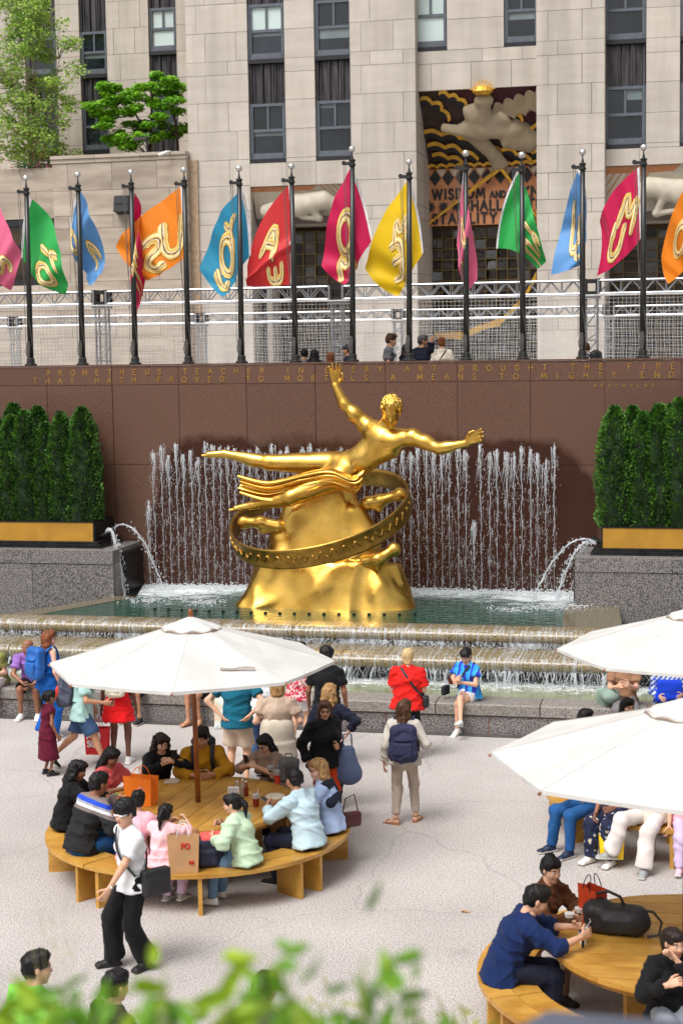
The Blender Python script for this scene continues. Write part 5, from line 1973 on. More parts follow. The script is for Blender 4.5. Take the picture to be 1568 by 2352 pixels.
# rock: broad low base and a steep upper block
bx0, bx1 = -8.831 - SO.x, -5.361 - SO.x
zt_ = 1.898 - SO.z
zb_ = 1.0 - SO.z
cxm = (bx0 + bx1) / 2
hw = (bx1 - bx0) / 2
zc_ = 3.595 - SO.z
pr = [EC((cxm, 0, zb_ - .1), (cxm + .02, .05, zt_ + .05), (hw, .80), (hw * .80, .60), (1, 0, 0), k=.1, flat=True),
      EC((cxm - .1, .1, zt_ - .1), (cxm + .0, .12, zc_), (hw * .64, .55), (hw * .24, .26), (1, 0, 0), k=.14, flat=True),
      EC((cxm + .7, .0, zt_ - .2), (cxm + .52, -.02, zt_ + .95), (.48, .42), (.22, .2), (1, 0, 0), k=.07),
      EC((cxm - .75, -.05, zt_ - .2), (cxm - .78, -.02, zt_ + .42), (.5, .42), (.26, .24), (1, 0, 0), k=.07),
      EC((cxm + .05, -.35, zb_), (cxm + .1, -.2, zt_ + .0), (.75, .45), (.3, .3), (1, 0, 0), k=.12),
      EC((cxm + hw * .62, -.3, zb_ - .1), (cxm + hw * .5, -.15, zt_ - .02), (hw * .42, .46), (.25, .3), (1, 0, 0), k=.10), EC((cxm - hw * .6, -.28, zb_ - .1), (cxm - hw * .48, -.15, zt_ - .05), (hw * .44, .44), (.3, .3), (1, 0, 0), k=.10)]
V, F = sdf_mesh(pr, .045)
V = V + vnormals(V, F) * (wavy(V, .012, 3.0, 4) + folds(V, .16, 1.5, 11, (1, 1, .8), 6))[:, None]
mesh_np('rock', V, F, M_GOLD, st)
# plain hoop tilted round the rock
hc = Vector(L3((-7.177, 29.600, 2.795)))
HRAD = 1.66
nrm = Vector((-.15, -.36, 1)).normalized()
ex_ = Vector((1, 0, .15)).normalized()
ey_ = nrm.cross(ex_)
hb = MB()
P = []
for k in range(97):
    a = 2 * pi * k / 96
    d = ex_ * cos(a) + ey_ * sin(a)
    row = []
    for rr, hh_ in ((0, -.18), (.035, -.195), (.05, -.16), (.036, -.135), (.036, .135), (.05, .16), (.035, .195), (0, .18), (-.02, .12), (-.02, -.12), (0, -.18)):
        row.append(hc + d * (HRAD + rr) + nrm * hh_)
    P.append(row)
hb.grid(P)
hb.build('hoop', M_GOLDD, st, True)
# low scroll work, plain leaf sprays round the outside of the hoop
sw_ = MB()
R = random.Random(77)
for k in range(44):
    a = 2 * pi * k / 44
    d = ex_ * cos(a) + ey_ * sin(a)
    t_ = nrm.cross(d)
    pts = []
    for q in range(7):
        u = q / 6
        pts.append(hc + d * (HRAD + .042) + t_ * (u - .5) * .20 + nrm * (.06 * sin(6.28 * u + k)))
    sw_.tube(pts, [.008, .017, .026, .028, .022, .015, .006], 5)
sw_.build('scroll_band', M_GOLDD, st, True)
# brackets holding the hoop
pr = []
for a0, b0, c0 in (((-6.276, 29.600, 3.052), (-6.055, 29.600, 3.094), (-5.680, 29.600, 3.217)), ((-7.955, 29.500, 2.604), (-8.289, 29.500, 2.682), (-8.626, 29.500, 2.679)), ((-6.268, 29.300, 2.004), (-6.020, 29.200, 2.061), (-5.739, 29.300, 2.235))):
    a, b, c = L3(a0), L3(b0), L3(c0)
    pr += [RC(a, b, .13, .11, k=.05), RC(b, c, .11, .09, k=.05), EL(c, (.13, .11, .13), k=.04), EL(b, (.15, .13, .13), k=.03), RC(a, (b[0], b[1], b[2] - .16), .08, .06, k=.04)]
for k in range(3):
    sd_part('bracket', pr[5 * k:5 * k + 5], .03, M_GOLD)


# the figure: one continuous body
J = P_({'head': (-5.697, 29.000, 4.748), 'neck': (-5.849, 29.150, 4.492), 'shA': (-6.259, 29.350, 4.514), 'shB': (-5.334, 29.100, 4.290), 'chest': (-5.878, 29.200, 4.238), 'waist': (-6.263, 29.250, 3.904),
        'pel': (-6.660, 29.350, 3.737), 'hipA': (-6.845, 29.450, 3.777), 'hipB': (-6.661, 29.200, 3.591), 'knA': (-8.073, 29.350, 3.815), 'anA': (-8.937, 29.400, 3.972), 'toA': (-9.243, 29.350, 3.959), 'knB': (-7.580, 29.000, 3.207),
        'anB': (-8.350, 29.150, 3.043), 'toB': (-8.685, 29.150, 2.976), 'elA': (-6.630, 29.300, 4.881), 'wrA': (-6.787, 29.300, 5.213), 'elB': (-4.838, 28.950, 4.097), 'wrB': (-4.355, 28.850, 4.196)})
def along(a, b, t, o):
    return tuple(np.asarray(a) + (np.asarray(b) - np.asarray(a)) * t + np.asarray(o))


ftA = _unit(_np(J['shB']) - _np(J['shA']))
pr = [EC(J['waist'], J['chest'], (.25, .21), (.40, .25), ftA, k=.1), EC(J['pel'], J['waist'], (.27, .24), (.25, .21), ftA, k=.1), RC(J['shA'], J['chest'], .15, .24, k=.1), RC(J['chest'], J['shB'], .24, .145, k=.1),
      RC(J['chest'], J['neck'], .16, .12, k=.08), RC(J['neck'], J['head'], .115, .12, k=.06),
      RC(J['hipA'], J['knA'], .245, .15, k=.1), RC(J['knA'], J['anA'], .14, .075, k=.05), RC(J['hipB'], J['knB'], .25, .16, k=.1), RC(J['knB'], J['anB'], .15, .078, k=.05),
      RC(J['anA'], J['toA'], .075, .06, k=.04), RC(J['anB'], J['toB'], .075, .055, k=.04),
      RC(J['shA'], J['elA'], .14, .105, k=.06), RC(J['elA'], J['wrA'], .11, .068, k=.04), RC(J['shB'], J['elB'], .14, .105, k=.06), RC(J['elB'], J['wrB'], .108, .066, k=.04), EL(along(J['shA'], J['elA'], .5, (0, -.03, 0)), (.13, .12, .14), k=.08), EL(along(J['shB'], J['elB'], .45, (0, -.03, .02)), (.16, .12, .12), k=.08), EL(along(J['elB'], J['wrB'], .28, (0, 0, 0)), (.15, .11, .1), k=.07)]


# calves, pectorals, shoulder caps
pr += [EL(along(J['knA'], J['anA'], .3, (0, .02, -.03)), (.2, .11, .105), k=.08), EL(along(J['knB'], J['anB'], .3, (0, .02, -.03)), (.2, .11, .11), k=.08),
       EL(along(J['chest'], J['shA'], .45, (.02, -.15, -.03)), (.17, .1, .14), k=.07), EL(along(J['chest'], J['shB'], .45, (-.03, -.15, -.05)), (.17, .1, .14), k=.07),
       EL(J['shA'], (.155, .15, .15), k=.06), EL(J['shB'], (.15, .15, .15), k=.06)]
# open hands with separate fingers
def giant_hand(w, d, side, nrm_, sc):
    d, side, nrm_ = _unit(d), _unit(side), _unit(nrm_)
    w = _np(w)
    o = [EC(w, w + d * .20 * sc, (.062 * sc, .04 * sc), (.098 * sc, .036 * sc), side, k=.03)]
    for f, (off, ln) in enumerate(((-.078, .155), (-.028, .185), (.026, .175), (.074, .135))):
        b = w + d * .20 * sc + side * off * sc
        m_ = b + (d * .62 + nrm_ * .14 + side * off * 1.2) * ln * sc
        e = m_ + (d * .45 + nrm_ * .26 + side * off) * ln * sc
        o += [RC(b, m_, .029 * sc, .026 * sc, k=.012), RC(m_, e, .026 * sc, .020 * sc, k=.012)]
    b = w + d * .06 * sc - side * .07 * sc
    m_ = b + (d * .5 - side * .6 + nrm_ * .3) * .12 * sc
    o += [RC(b, m_, .036 * sc, .028 * sc, k=.02), RC(m_, m_ + d * .10 * sc, .028 * sc, .02 * sc, k=.015)]
    return o


pr += giant_hand(J['wrB'], _np(J['wrB']) - _np(J['elB']) + _np((.0, -.05, .16)), (.12, .3, -1), (.1, -1, -.1), 1.0)
pr += giant_hand(J['wrA'], (.02, -.1, 1), (-1, -.1, 0), (0, -1, .2), 1.0)
# toes
for t_, d in ((J['toA'], (-1, 0, -.1)), (J['toB'], (-1, 0, -.2))):
    for k in range(5):
        o = (k - 2) * .035
        pr.append(RC(along(t_, t_, 0, (0, o, .2 * o)), along(t_, t_, 0, (d[0] * .09, o * 1.3 - .01, d[2] * .09)), .028, .022, k=.012))
# head with a plain face
hd = _np(J['head'])
hf = _unit((.06, -.86, -.50)); hu = _unit(_np((.02, -.36, .86)))
hr = np.cross(hf, hu)
HM = np.stack([hr, hf, hu], axis=1)


def hp(x, y, z):
    return tuple(hd + HM @ _np((x, y, z)) * 1.95)


def hE(c, r, k, op='u'):
    return EL(hp(*c), tuple(v * 1.95 for v in r), HM, k=k, op=op)


pr += [hE((0, -.01, .03), (.078, .098, .088), .03), hE((0, .03, -.045), (.06, .068, .085), .05), hE((0, .066, -.1), (.028, .024, .02), .03), RC(hp(0, .09, .012), hp(0, .114, -.03), .016, .03, k=.03),
       hE((0, .082, .03), (.055, .018, .012), .03), hE((.032, .104, .008), (.019, .016, .011), .02, 's'), hE((-.032, .104, .008), (.019, .016, .011), .02, 's'), hE((.032, .088, .008), (.014, .012, .009), .008), hE((-.032, .088, .008), (.014, .012, .009), .008),
       hE((0, .097, -.058), (.024, .012, .006), .012), hE((0, .095, -.07), (.02, .012, .007), .012), hE((.08, -.005, -.01), (.012, .02, .03), .015), hE((-.08, -.005, -.01), (.012, .02, .03), .015)]
V, F = sdf_mesh(pr, .021)
body = mesh_np('figure', V, F, M_GOLD, st)
# plain cap of short hair locks
R = random.Random(3)
hp_ = [hE((0, -.02, .052), (.088, .105, .088), .02), EL(hp(0, .115, -.035), (.16, .17, .15), HM, k=.03, op='s')]
V, F = sdf_mesh(hp_, .02)
N = vnormals(V, F)
V = V + N * (wavy(V, .016, 16, 2, (1, 1, 1), 2))[:, None]
hair_ = mesh_np('hair', V, F, M_GOLD, st)
lk = MB()
for k in range(150):
    a, b = R.uniform(0, 6.28), R.uniform(.1, 1.75)
    d = Vector((sin(b) * cos(a), sin(b) * sin(a), cos(b)))
    if d.y > .55 and d.z < .45:
        continue
    p = [hp(d.x * .092 * (1 + .06 * s_), (d.y * .108 - .02) * (1 + .05 * s_), .05 + d.z * .09 - .016 * s_) for s_ in (-1, 0, 1, 1.6)]
    lk.tube(p, [.012, .03, .026, .006], 5)
lk.build('hair_lock', M_GOLD, hair_, True)
# simple sash trailing behind the hips
def sash(name, pts, w, seed):
    m = MB()
    P = []
    n = 40
    pp = [_np(L3(p)) for p in pts]
    for i in range(n + 1):
        t = i / n * (len(pp) - 1)
        k = min(int(t), len(pp) - 2)
        u = t - k
        p0, p1, p2, p3 = pp[max(k - 1, 0)], pp[k], pp[k + 1], pp[min(k + 2, len(pp) - 1)]
        c = .5 * (2 * p1 + (p2 - p0) * u + (2 * p0 - 5 * p1 + 4 * p2 - p3) * u * u + (3 * p1 - p0 - 3 * p2 + p3) * u ** 3)
        ww = w * (1 + .25 * (1 - i / n))
        row = []
        for q in range(17):
            v = q / 16 - .5
            row.append((c[0] + .02 * sin(9 * v + 3 * u), c[1] + .07 * math.cos(v * 21 + .6 * t) - .05, c[2] + v * ww + .02 * sin(14 * v)))
        for q in range(16, -1, -1):
            a = row[q]
            row.append((a[0], a[1] + .035, a[2]))
        row.append(row[0])
        P.append(row)
    m.grid(P)
    m.add(P[0][:-1], [tuple(range(34))])
    return m.build(name, M_GOLD, st, True)


sash('sash', [(-8.559, 29.100, 3.433), (-7.985, 29.050, 3.328), (-7.313, 29.000, 3.494), (-6.814, 28.950, 3.580), (-6.404, 28.980, 3.453), (-6.241, 29.050, 3.557)], .27, 1)

# ------------------------------------------------------------------ round picnic tables, ring benches, parasols
def woodmat(name, c1, c2):
    m = mat(name, lin(c1), .42, scale=3.2, col2=lin(c2), stretch=(1, 1, 1), mixlo=.32, mixhi=.68, rnd=.10, detail=8, bump=.08, bscale=40, coat=.15)
    n, l, p = nodes_of(m)
    tc = n.new('ShaderNodeTexCoord'); mp = n.new('ShaderNodeMapping'); mp.inputs['Scale'].default_value = (1.2, 26, 26)
    w = n.new('ShaderNodeTexNoise'); w.inputs['Scale'].default_value = 2.2; w.inputs['Detail'].default_value = 6; w.inputs['Distortion'].default_value = 1.2
    l.new(tc.outputs['Object'], mp.inputs[0]); l.new(mp.outputs[0], w.inputs['Vector'])
    src = p.inputs['Base Color'].links[0].from_socket
    v = n.new('ShaderNodeVectorMath'); v.operation = 'SCALE'
    l.new(src, v.inputs[0]); l.new(mrange(n, l, w.outputs[0], .3, .7, .80, 1.12), v.inputs['Scale'])
    l.new(v.outputs[0], p.inputs['Base Color'])
    return m


M_WOOD = woodmat('varnished pine', (212, 162, 74), (176, 124, 44))
M_WOODE = woodmat('pine edge', (182, 132, 58), (132, 88, 34))
M_POLEW = woodmat('parasol wood', (164, 96, 44), (120, 64, 26))
M_CANVAS = mat('white canvas', lin((226, 225, 221)), .8, var=.02, scale=2, bump=.05, bscale=300)
n_, l_, p_ = nodes_of(M_CANVAS)
tn = n_.new('ShaderNodeBsdfTranslucent'); ms = n_.new('ShaderNodeMixShader'); ms.inputs[0].default_value = .22
l_.new(p_.inputs['Base Color'].links[0].from_socket, tn.inputs[0]); l_.new(p_.outputs[0], ms.inputs[1]); l_.new(tn.outputs[0], ms.inputs[2])
l_.new(ms.outputs[0], [q for q in n_ if q.type == 'OUTPUT_MATERIAL'][0].inputs[0])


M_SEAM = mat('canvas seam', lin((206, 204, 198)), .85, var=.03)
streaks_src = p_.inputs['Base Color'].links[0].from_socket
zz_ = n_.new('ShaderNodeTexNoise'); zz_.inputs['Scale'].default_value = 2.6; zz_.inputs['Detail'].default_value = 8
zt_c = n_.new('ShaderNodeTexCoord'); l_.new(zt_c.outputs['Object'], zz_.inputs['Vector'])
zv_ = n_.new('ShaderNodeVectorMath'); zv_.operation = 'SCALE'
l_.new(streaks_src, zv_.inputs[0]); l_.new(mrange(n_, l_, zz_.outputs[0], .38, .52, .90, 1.0), zv_.inputs['Scale'])
l_.new(zv_.outputs[0], p_.inputs['Base Color']); l_.new(zv_.outputs[0], tn.inputs[0])


def round_table(label, c, r, ang, group='round wooden tables'):
    t = thing('round_table', label, 'table', (c[0], c[1], 0), rad(ang), group)
    n = 9
    w = 2 * r / n
    for k in range(n):
        y0, y1 = -r + k * w + .004, -r + (k + 1) * w - .004
        pts = []
        ys = [y0 + (y1 - y0) * q / 4 for q in range(5)]
        hx = [math.sqrt(max(0.0004, r * r - y * y)) for y in ys]
        poly = [(h, y) for h, y in zip(hx, ys)] + [(-h, y) for h, y in zip(hx[::-1], ys[::-1])]
        m = MB(); m.prism(poly, .705, .75 + RNG.uniform(-.001, .001))
        m.build('plank', M_WOOD, t)
    m = MB()
    m.prism([(r * .97 * cos(a), r * .97 * sin(a)) for a in [2 * pi * k / 40 for k in range(40)]], .66, .70)
    m.build('apron', M_WOODE, t)
    for k in range(4):
        a = pi / 4 + k * pi / 2
        m = MB()
        m.box((.46, 0, .33), (.66, .045, .66)); m.v = [(x * cos(a) - y * sin(a), x * sin(a) + y * cos(a), z) for x, y, z in m.v]
        m.build('leg_panel', M_WOOD, t)
    return t


def bench_ring(label, c, r0, r1, a0, which):
    """one quarter of the ring bench: two curved seat boards on three standing panels"""
    b = thing('curved_bench', label, 'bench', (c[0], c[1], 0), 0, 'curved benches round the tables')
    da = rad(90)
    s = rad(a0)
    rm = (r0 + r1) / 2
    for ra, rb in ((r0, rm - .003), (rm + .003, r1)):
        for q in range(1):
            n = 14
            A = [s + rad(.25) + (da - rad(.5)) * k / n for k in range(n + 1)]
            poly = [(rb * cos(a), rb * sin(a)) for a in A] + [(ra * cos(a), ra * sin(a)) for a in A[::-1]]
            m = MB(); m.prism(poly, .415, .46 + RNG.uniform(-.0008, .0008)); m.build('seat_board', M_WOOD, b)
    for f in (.06, .5, .94):
        a = s + da * f
        m = MB()
        m.box(((r0 + r1) / 2, 0, .2065), (r1 - r0 - .06, .045, .413)); m.v = [(x * cos(a) - y * sin(a), x * sin(a) + y * cos(a), z) for x, y, z in m.v]
        m.build('leg_panel', M_WOOD, b)
    return b


def parasol(label, c, zr, R_, rise, rot, base=.752, lean=(0, 0), full=True):
    t = thing('parasol', label, 'parasol', (c[0], c[1], base), 0, 'white octagonal parasols')
    z0, z1 = zr - base, zr + rise - base
    m = MB(); m.tube([(0, 0, 0), (lean[0], lean[1], z1 + .03)], [.031, .028], 14); m.build('pole', M_POLEW, t, True)
    lx, ly = lean
    m = MB(); m.lathe([(.022, 0), (.03, .015), (.032, .06), (.024, .085), (.008, .095)], 12, (lx, ly, z1 + .02)); m.build('finial', M_POLEW, t, True)

    def cpt(a, u, dz=0):
        """canopy surface: facets sag a little between ribs"""
        k = (a - rot) / (pi / 4)
        f = k - math.floor(k)
        rr = R_ * u * math.cos(pi / 8) / math.cos((f - .5) * pi / 4)
        z = z1 - (z1 - z0) * (u ** .93) - .022 * math.sin(pi * f) ** 2 * u * (1.15 - u) * 2
        return (lx * (1 - u) + lx * .9 * u + rr * cos(a), ly + rr * sin(a), z + dz)
    for k in range(8):
        m = MB()
        n = 10
        m.grid([[cpt(rot + (pi / 4) * (k + j / n * .9999), .13 + .87 * i / 10) for j in range(n + 1)] for i in range(11)])
        # hem: short turned edge
        m.grid([[cpt(rot + (pi / 4) * (k + j / n * .9999), 1.0), cpt(rot + (pi / 4) * (k + j / n * .9999), 1.0, -.035)] for j in range(n + 1)])
        m.build('canopy_panel', M_CANVAS, t, True)
    for k in range(8):
        m = MB()
        a = rot + k * pi / 4
        pr_ = []
        for i in range(11):
            u = .2 + .8 * i / 10
            p = Vector(cpt(a, u, .004)); s_ = Vector((-sin(a), cos(a), 0)) * .014
            pr_.append([p - s_ - Vector((0, 0, .002)), p, p + s_ - Vector((0, 0, .002))])
        m.grid(pr_)
        m.build('seam', M_SEAM, t)
    m = MB()
    m.grid([[Vector(cpt(rot + 2 * pi * j / 64, .015 + .20 * i / 6, .035 - .012 * (i / 6) + .012 * sin(16 * pi * j / 64) * (i / 6) ** 3)) for j in range(65)] for i in range(7)])
    m.build('vent_cap', M_CANVAS, t, True)
    m = MB()
    m.grid([[Vector(cpt(rot + 2 * pi * j / 64, .206 + .012 * i, .026 - .018 * i + .012 * sin(16 * pi * j / 64))) for j in range(65)] for i in range(2)])
    m.build('vent_binding', mat('vent binding', lin((150, 130, 112)), .8), t)
    for k in range(8):
        a = rot + k * pi / 4
        m = MB()
        e, i_ = Vector(cpt(a, 1.012, -.028)), Vector(cpt(a, .03, -.05))
        m.tube([i_, e], [.013, .013], 6)
        m.tube([Vector(cpt(a, .52, -.04)), (lx * .8, ly * .8, z0 - .22)], .010, 5)
        m.build('rib', M_POLEW, t)
    m = MB(); m.lathe([(.05, -.04), (.05, .04)], 12, (lx * .8, ly * .8, z0 - .22)); m.build('hub', M_POLEW, t)
    return t


T1, T2, T3 = (-5.84, 17.84), (-.20, 14.36), (-.35, 20.35)
tb1 = round_table('round wooden table with ten people round it and an orange shopping bag on it', T1, 1.15, 85)
tb2 = round_table('round wooden table in the right foreground with a black rucksack on it', T2, 1.24, 1.5)
tb3 = round_table('round wooden table under the far right parasol, mostly hidden', T3, 1.15, 30)
BL = {T1: ('the near left table', -117), T2: ('the right foreground table', -62), T3: ('the far right table', -75)}
for T, nm, a0, r0, r1 in ((T1, 'the crowded left table', -117, 1.32, 1.76), (T2, 'the right foreground table', -152, 1.40, 1.88), (T3, 'the far right table', -100, 1.30, 1.74)):
    for k, w in enumerate(('front', 'right', 'back', 'left')):
        bench_ring('curved wooden bench quarter on the %s side of %s' % (w, nm), T, r0, r1, a0 + 90 * k, 0)
pa1 = parasol('white octagonal parasol over the crowded table at the left', T1, 2.40, 1.645, .50, rad(10.5), lean=(-.035, 0))
pa2 = parasol('white octagonal parasol over the right foreground table, the nearest one', (T2[0] - .05, T2[1]), 2.40, 1.70, .50, rad(3))
pa3 = parasol('white octagonal parasol at the right edge beyond the nearest one', (T3[0] + .1, T3[1] - .1), 2.25, 1.68, .50, rad(8))
# loose grey strap lying on the first canopy
m = MB()
P = []
c = Vector([-5.065722782762397, 16.951573714615737, 2.55])
for k in range(13):
    u = k / 12 - .5
    p = c + Vector((.36 * u, .12 * u, .05 * u + .012 * sin(9 * u)))
    P.append([p + Vector((0, -.02, .004 * sin(20 * u))), p + Vector((0, .02, .01))])
m.grid(P)
M_STRAPG = mat('grey strap', lin((150, 142, 130)), .8)


def drop_to(o, tree, lift=.006):
    """lower a mesh's points onto the canopy under them"""
    bpy.context.view_layer.update()
    for v in o.data.vertices:
        w = Vector(v.co)
        best = -9
        for ch in tree.children:
            if not ch.name.startswith('canopy_panel'):
                continue
            ok, loc, nr, ix = ch.ray_cast(ch.matrix_world.inverted() @ Vector((w.x, w.y, 5)), Vector((0, 0, -1)))
            if ok:
                best = max(best, (ch.matrix_world @ loc).z)
        if best > 0:
            v.co = Vector((w.x, w.y, best + lift + (w.z - 2.55) * .5 + .02))


st_o = m.build('canvas_tie', M_STRAPG)
drop_to(st_o, pa1)
tag(st_o, 'loose grey canvas tie lying on the left parasol', 'strap')


# ------------------------------------------------------------------ things on the tables
def paper_bag(name, label, loc, rz, s, col, handles=None, mark=None, open_=True, lean=0.0):
    t = thing(name, label, 'shopping bag', loc, rz)
    w, d, h = s
    m = MB()
    fl = .02
    b = [(-w / 2, -d / 2, 0), (w / 2, -d / 2, 0), (w / 2, d / 2, 0), (-w / 2, d / 2, 0)]
    tp = [(-w / 2 - fl + lean, -d / 2 - fl * .3, h), (w / 2 + fl + lean, -d / 2 - fl * .3, h - .01), (w / 2 + fl + lean, d / 2, h), (-w / 2 - fl + lean, d / 2, h - .012)]
    md = [(-w / 2 - .0, 0, h * .55), (w / 2 - .0, 0, h * .55)]
    gl, gr = (-w / 2 + d * .22 + lean, 0, h - .012), (w / 2 - d * .22 + lean, 0, h - .012)
    V = b + tp + [gl, gr]
    m.add(V, [(0, 1, 5, 4), (2, 3, 7, 6), (1, 2, 9), (2, 6, 9), (9, 5, 1), (3, 0, 8), (0, 4, 8), (8, 7, 3), (0, 3, 2, 1)])
    k = .95
    iv = [(x * k + lean * .02, y * .9, z + .004) for x, y, z in b] + [(x - (x - lean) * .03, y * .93, z - .003) for x, y, z in tp] + [(gl[0] + .006, 0, gl[2] - .003), (gr[0] - .006, 0, gr[2] - .003)]
    m.add(iv, [(4, 5, 1, 0), (6, 7, 3, 2), (9, 2, 1), (9, 6, 2), (1, 5, 9), (8, 0, 3), (8, 4, 0), (3, 7, 8), (0, 1, 2, 3)])
    m.build('bag_body', col, t)
    if handles:
        m = MB()
        for y in (-d / 2 - fl * .3 - .003, d / 2 + .003):
            pts = [(lean - w * .2, y, h - .03)] + [(lean + w * .2 * -cos(pi * k / 8), y * (1 - .5 * sin(pi * k / 8)), h + .11 * sin(pi * k / 8)) for k in range(9)] + [(lean + w * .2, y, h - .03)]
            m.tube(pts, .005, 5)
        m.build('handle', handles, t)
    if mark:
        m = MB()
        for (txt, x, z, hh, th) in mark[0]:
            xx = x
            for ch in txt:
                if ch == ' ':
                    xx += hh * .4; continue
                if ch == '*':
                    for k in range(12):
                        a = 2 * pi * k / 12
                        m.tube([(xx + hh * .3 * cos(a), -d / 2 - fl * .3 * z / h - .006, z + hh * .3 * sin(a) * 1.25), (xx + hh * .5 * cos(a + .25), -d / 2 - fl * .3 * z / h - .006, z + hh * .5 * sin(a + .25) * 1.25)], .0035, 3)
                    continue
                xx += letter_xz(m, ch, xx, z, hh, -d / 2 - fl * .3 - .004, th, .003) + hh * .14
        m.build('printing', mark[1], t)
    return t


M_ORANGE = mat('orange paper', lin((238, 122, 20)), .6, var=.05)
M_KRAFT = mat('kraft paper', lin((190, 146, 102)), .8, var=.06, bump=.3, bscale=22)
M_REDP = mat('red paper', lin((214, 26, 34)), .5, var=.04)
M_REDOR = mat('red orange paper', lin((206, 70, 30)), .5, var=.06)
M_YELP = mat('yellow paper', lin((250, 208, 10)), .5, var=.04)
M_WHITEP = mat('white print', (.82, .81, .79), .6)
M_REDPR = mat('red print', lin((196, 40, 34)), .6)
M_CUPC = mat('clear plastic', (.75, .74, .72), .15, trans=.6, var=.02)
M_COLA = mat('cola', (.015, .007, .005), .1)
M_REDDR = mat('red drink', lin((208, 50, 44)), .12)
M_TEA = mat('tea', lin((130, 40, 14)), .12)
M_CARD = mat('paper cup white', (.75, .74, .71), .6)
M_SLEEVE = mat('cup sleeve brown', lin((96, 62, 44)), .8)

paper_bag('orange_bag', 'bright orange shopping bag with white emblem standing on the crowded table', (-6.470, 17.670, 0.752), rad(-12), (.34, .16, .33), M_ORANGE, M_ORANGE, ([('*', .05, .17, .10, .004)], M_WHITEP))
paper_bag('paper_bag', 'brown kraft paper bag with red print on the front bench beside the girl in pink', (-5.50, 16.26, .462), rad(18), (.30, .17, .43), M_KRAFT, M_WHITEP, ([('PO', -.02, .27, .055, .012), ('PO', .06, .10, .03, .008)], M_REDPR))
paper_bag('red_bag', 'red shopping bag with white letters hanging beside the red dress', (-8.72, 22.05, .14), rad(4), (.32, .12, .40), M_REDP, M_REDP, ([('MINI', -.13, .24, .085, .02), ('SO', -.13, .12, .085, .02)], M_WHITEP))
paper_bag('red_orange_bag', 'red orange paper bag standing on the right foreground table', (-1.08, 14.62, .752), rad(-50), (.24, .12, .36), M_REDOR, M_BLKBOX)
paper_bag('yellow_bag', 'small yellow gift bag held above the floor by a seated visitor', (-1.16, 18.62, .10), rad(8), (.25, .12, .28), M_YELP, M_YELP, ([('DAY', -.055, .20, .038, .010)], mat('navy print', (.02, .03, .1), .6)))


def cup(label, loc, liquid, r0, r1, h, fill, straw=None, lid=True, mat_=None, group='cups on the tables'):
    t = thing('drink_cup', label, 'cup', loc, 0, group)
    m = MB()
    if mat_ is None:
        m.lathe([(r0 - .002, .002), (r0 + (r1 - r0) * fill - .001, h * fill)], 14); m.build('drink', liquid, t)
        m = MB(); m.lathe([(r0 + (r1 - r0) * fill, h * fill + .001), (r1, h), (r1 + .003, h + .004), (r1 * .9, h + .02), (r1 * .3, h + .022)], 14); m.build('cup_wall', M_CUPC, t)
    else:
        m.lathe([(r0, 0), (r1, h), (r1 + .004, h + .003), (r1 + .003, h + .012), (r1 * .86, h + .013)], 14); m.build('cup_wall', M_CARD, t)
        m = MB(); m.lathe([(r0 + (r1 - r0) * .25 + .002, h * .25), (r0 + (r1 - r0) * .8 + .002, h * .8)], 14); m.build('sleeve', mat_, t)
    if straw:
        m = MB(); m.tube([(.01, 0, h * .5), (straw[0], straw[1], h + .09)], .004, 5); m.build('straw', M_WHITEP, t)
    return t


cup('tall clear cup of dark cola on the crowded table', (-5.244, 18.872, 0.752), M_COLA, .038, .050, .17, .82)
cup('clear cup of pinkish red drink in front, beside the cola', (-5.141, 18.789, 0.752), M_REDDR, .038, .050, .15, .7)
cup('clear cup of pale pink drink behind the red one', (-5.129, 18.931, 0.752), M_REDDR, .038, .050, .17, .55)
cup('clear cup of brown red tea with white straw near the bowl', (-5.126, 17.773, 0.752), M_TEA, .034, .045, .13, .75, (.03, .0))
cup('brown sleeved paper coffee cup nearest the red orange bag', (-1.199, 14.669, 0.752), None, .032, .044, .12, 0, None, True, M_SLEEVE)
cup('paper coffee cup with pale lid beside the man in the blazer', (-1.278, 14.540, 0.752), None, .032, .044, .11, 0, None, True, M_SLEEVE)
cup('plain pale paper cup with black and gold label near the rucksack', (-1.130, 14.150, 0.752), None, .034, .045, .13, 0, None, True, M_CARD)
for i, (x, y) in enumerate(((543, 1828), (549, 1822), (556, 1826))):
    t = thing('small_bottle', ('clear bottle in the middle of the crowded table, left of three', 'clear bottle in the middle of the crowded table, rearmost of three', 'amber bottle in the middle of the crowded table')[i], 'bottle', BOT[0] if False else ((-5.46, 18.16, .752), (-5.42, 18.24, .752), (-5.36, 18.18, .752))[i], 0, 'bottles on the crowded table')
    m = MB(); m.lathe([(.028, 0), (.028, .10), (.012, .14), (.012, .165)], 12); m.build('bottle_body', M_CUPC if i < 2 else M_TEA, t)
    m = MB(); m.lathe([(.014, .165), (.014, .182)], 10); m.build('bottle_cap', M_WHITEP, t)
t = thing('menu_card', 'small white folded menu card standing before the bottles', 'menu card', (-5.47, 18.03, .752), rad(4))
m = MB(); m.add([(-.065, -.03, 0), (.065, -.03, 0), (.065, 0, .15), (-.065, 0, .15), (-.065, .03, 0), (.065, .03, 0)], [(0, 1, 2, 3), (5, 4, 3, 2)]); m.build('card', M_WHITEP, t)
m = MB()
for k in range(4):
    for q in range(3):
        z = .03 + .028 * k
        m.box((-.04 + .04 * q, -.03 + z * .2 - .002, z), (.026, .002, .010))
m.build('printing', mat('grey print', (.12, .12, .13), .7), t)
t = thing('takeaway_bowl', 'pale cardboard takeaway bowl with lid on the crowded table', 'bowl', (-4.942, 17.931, 0.752))
m = MB(); m.lathe([(.075, 0), (.115, .075), (.12, .078)], 24); m.build('bowl_body', mat('bowl kraft', lin((214, 190, 150)), .8), t)
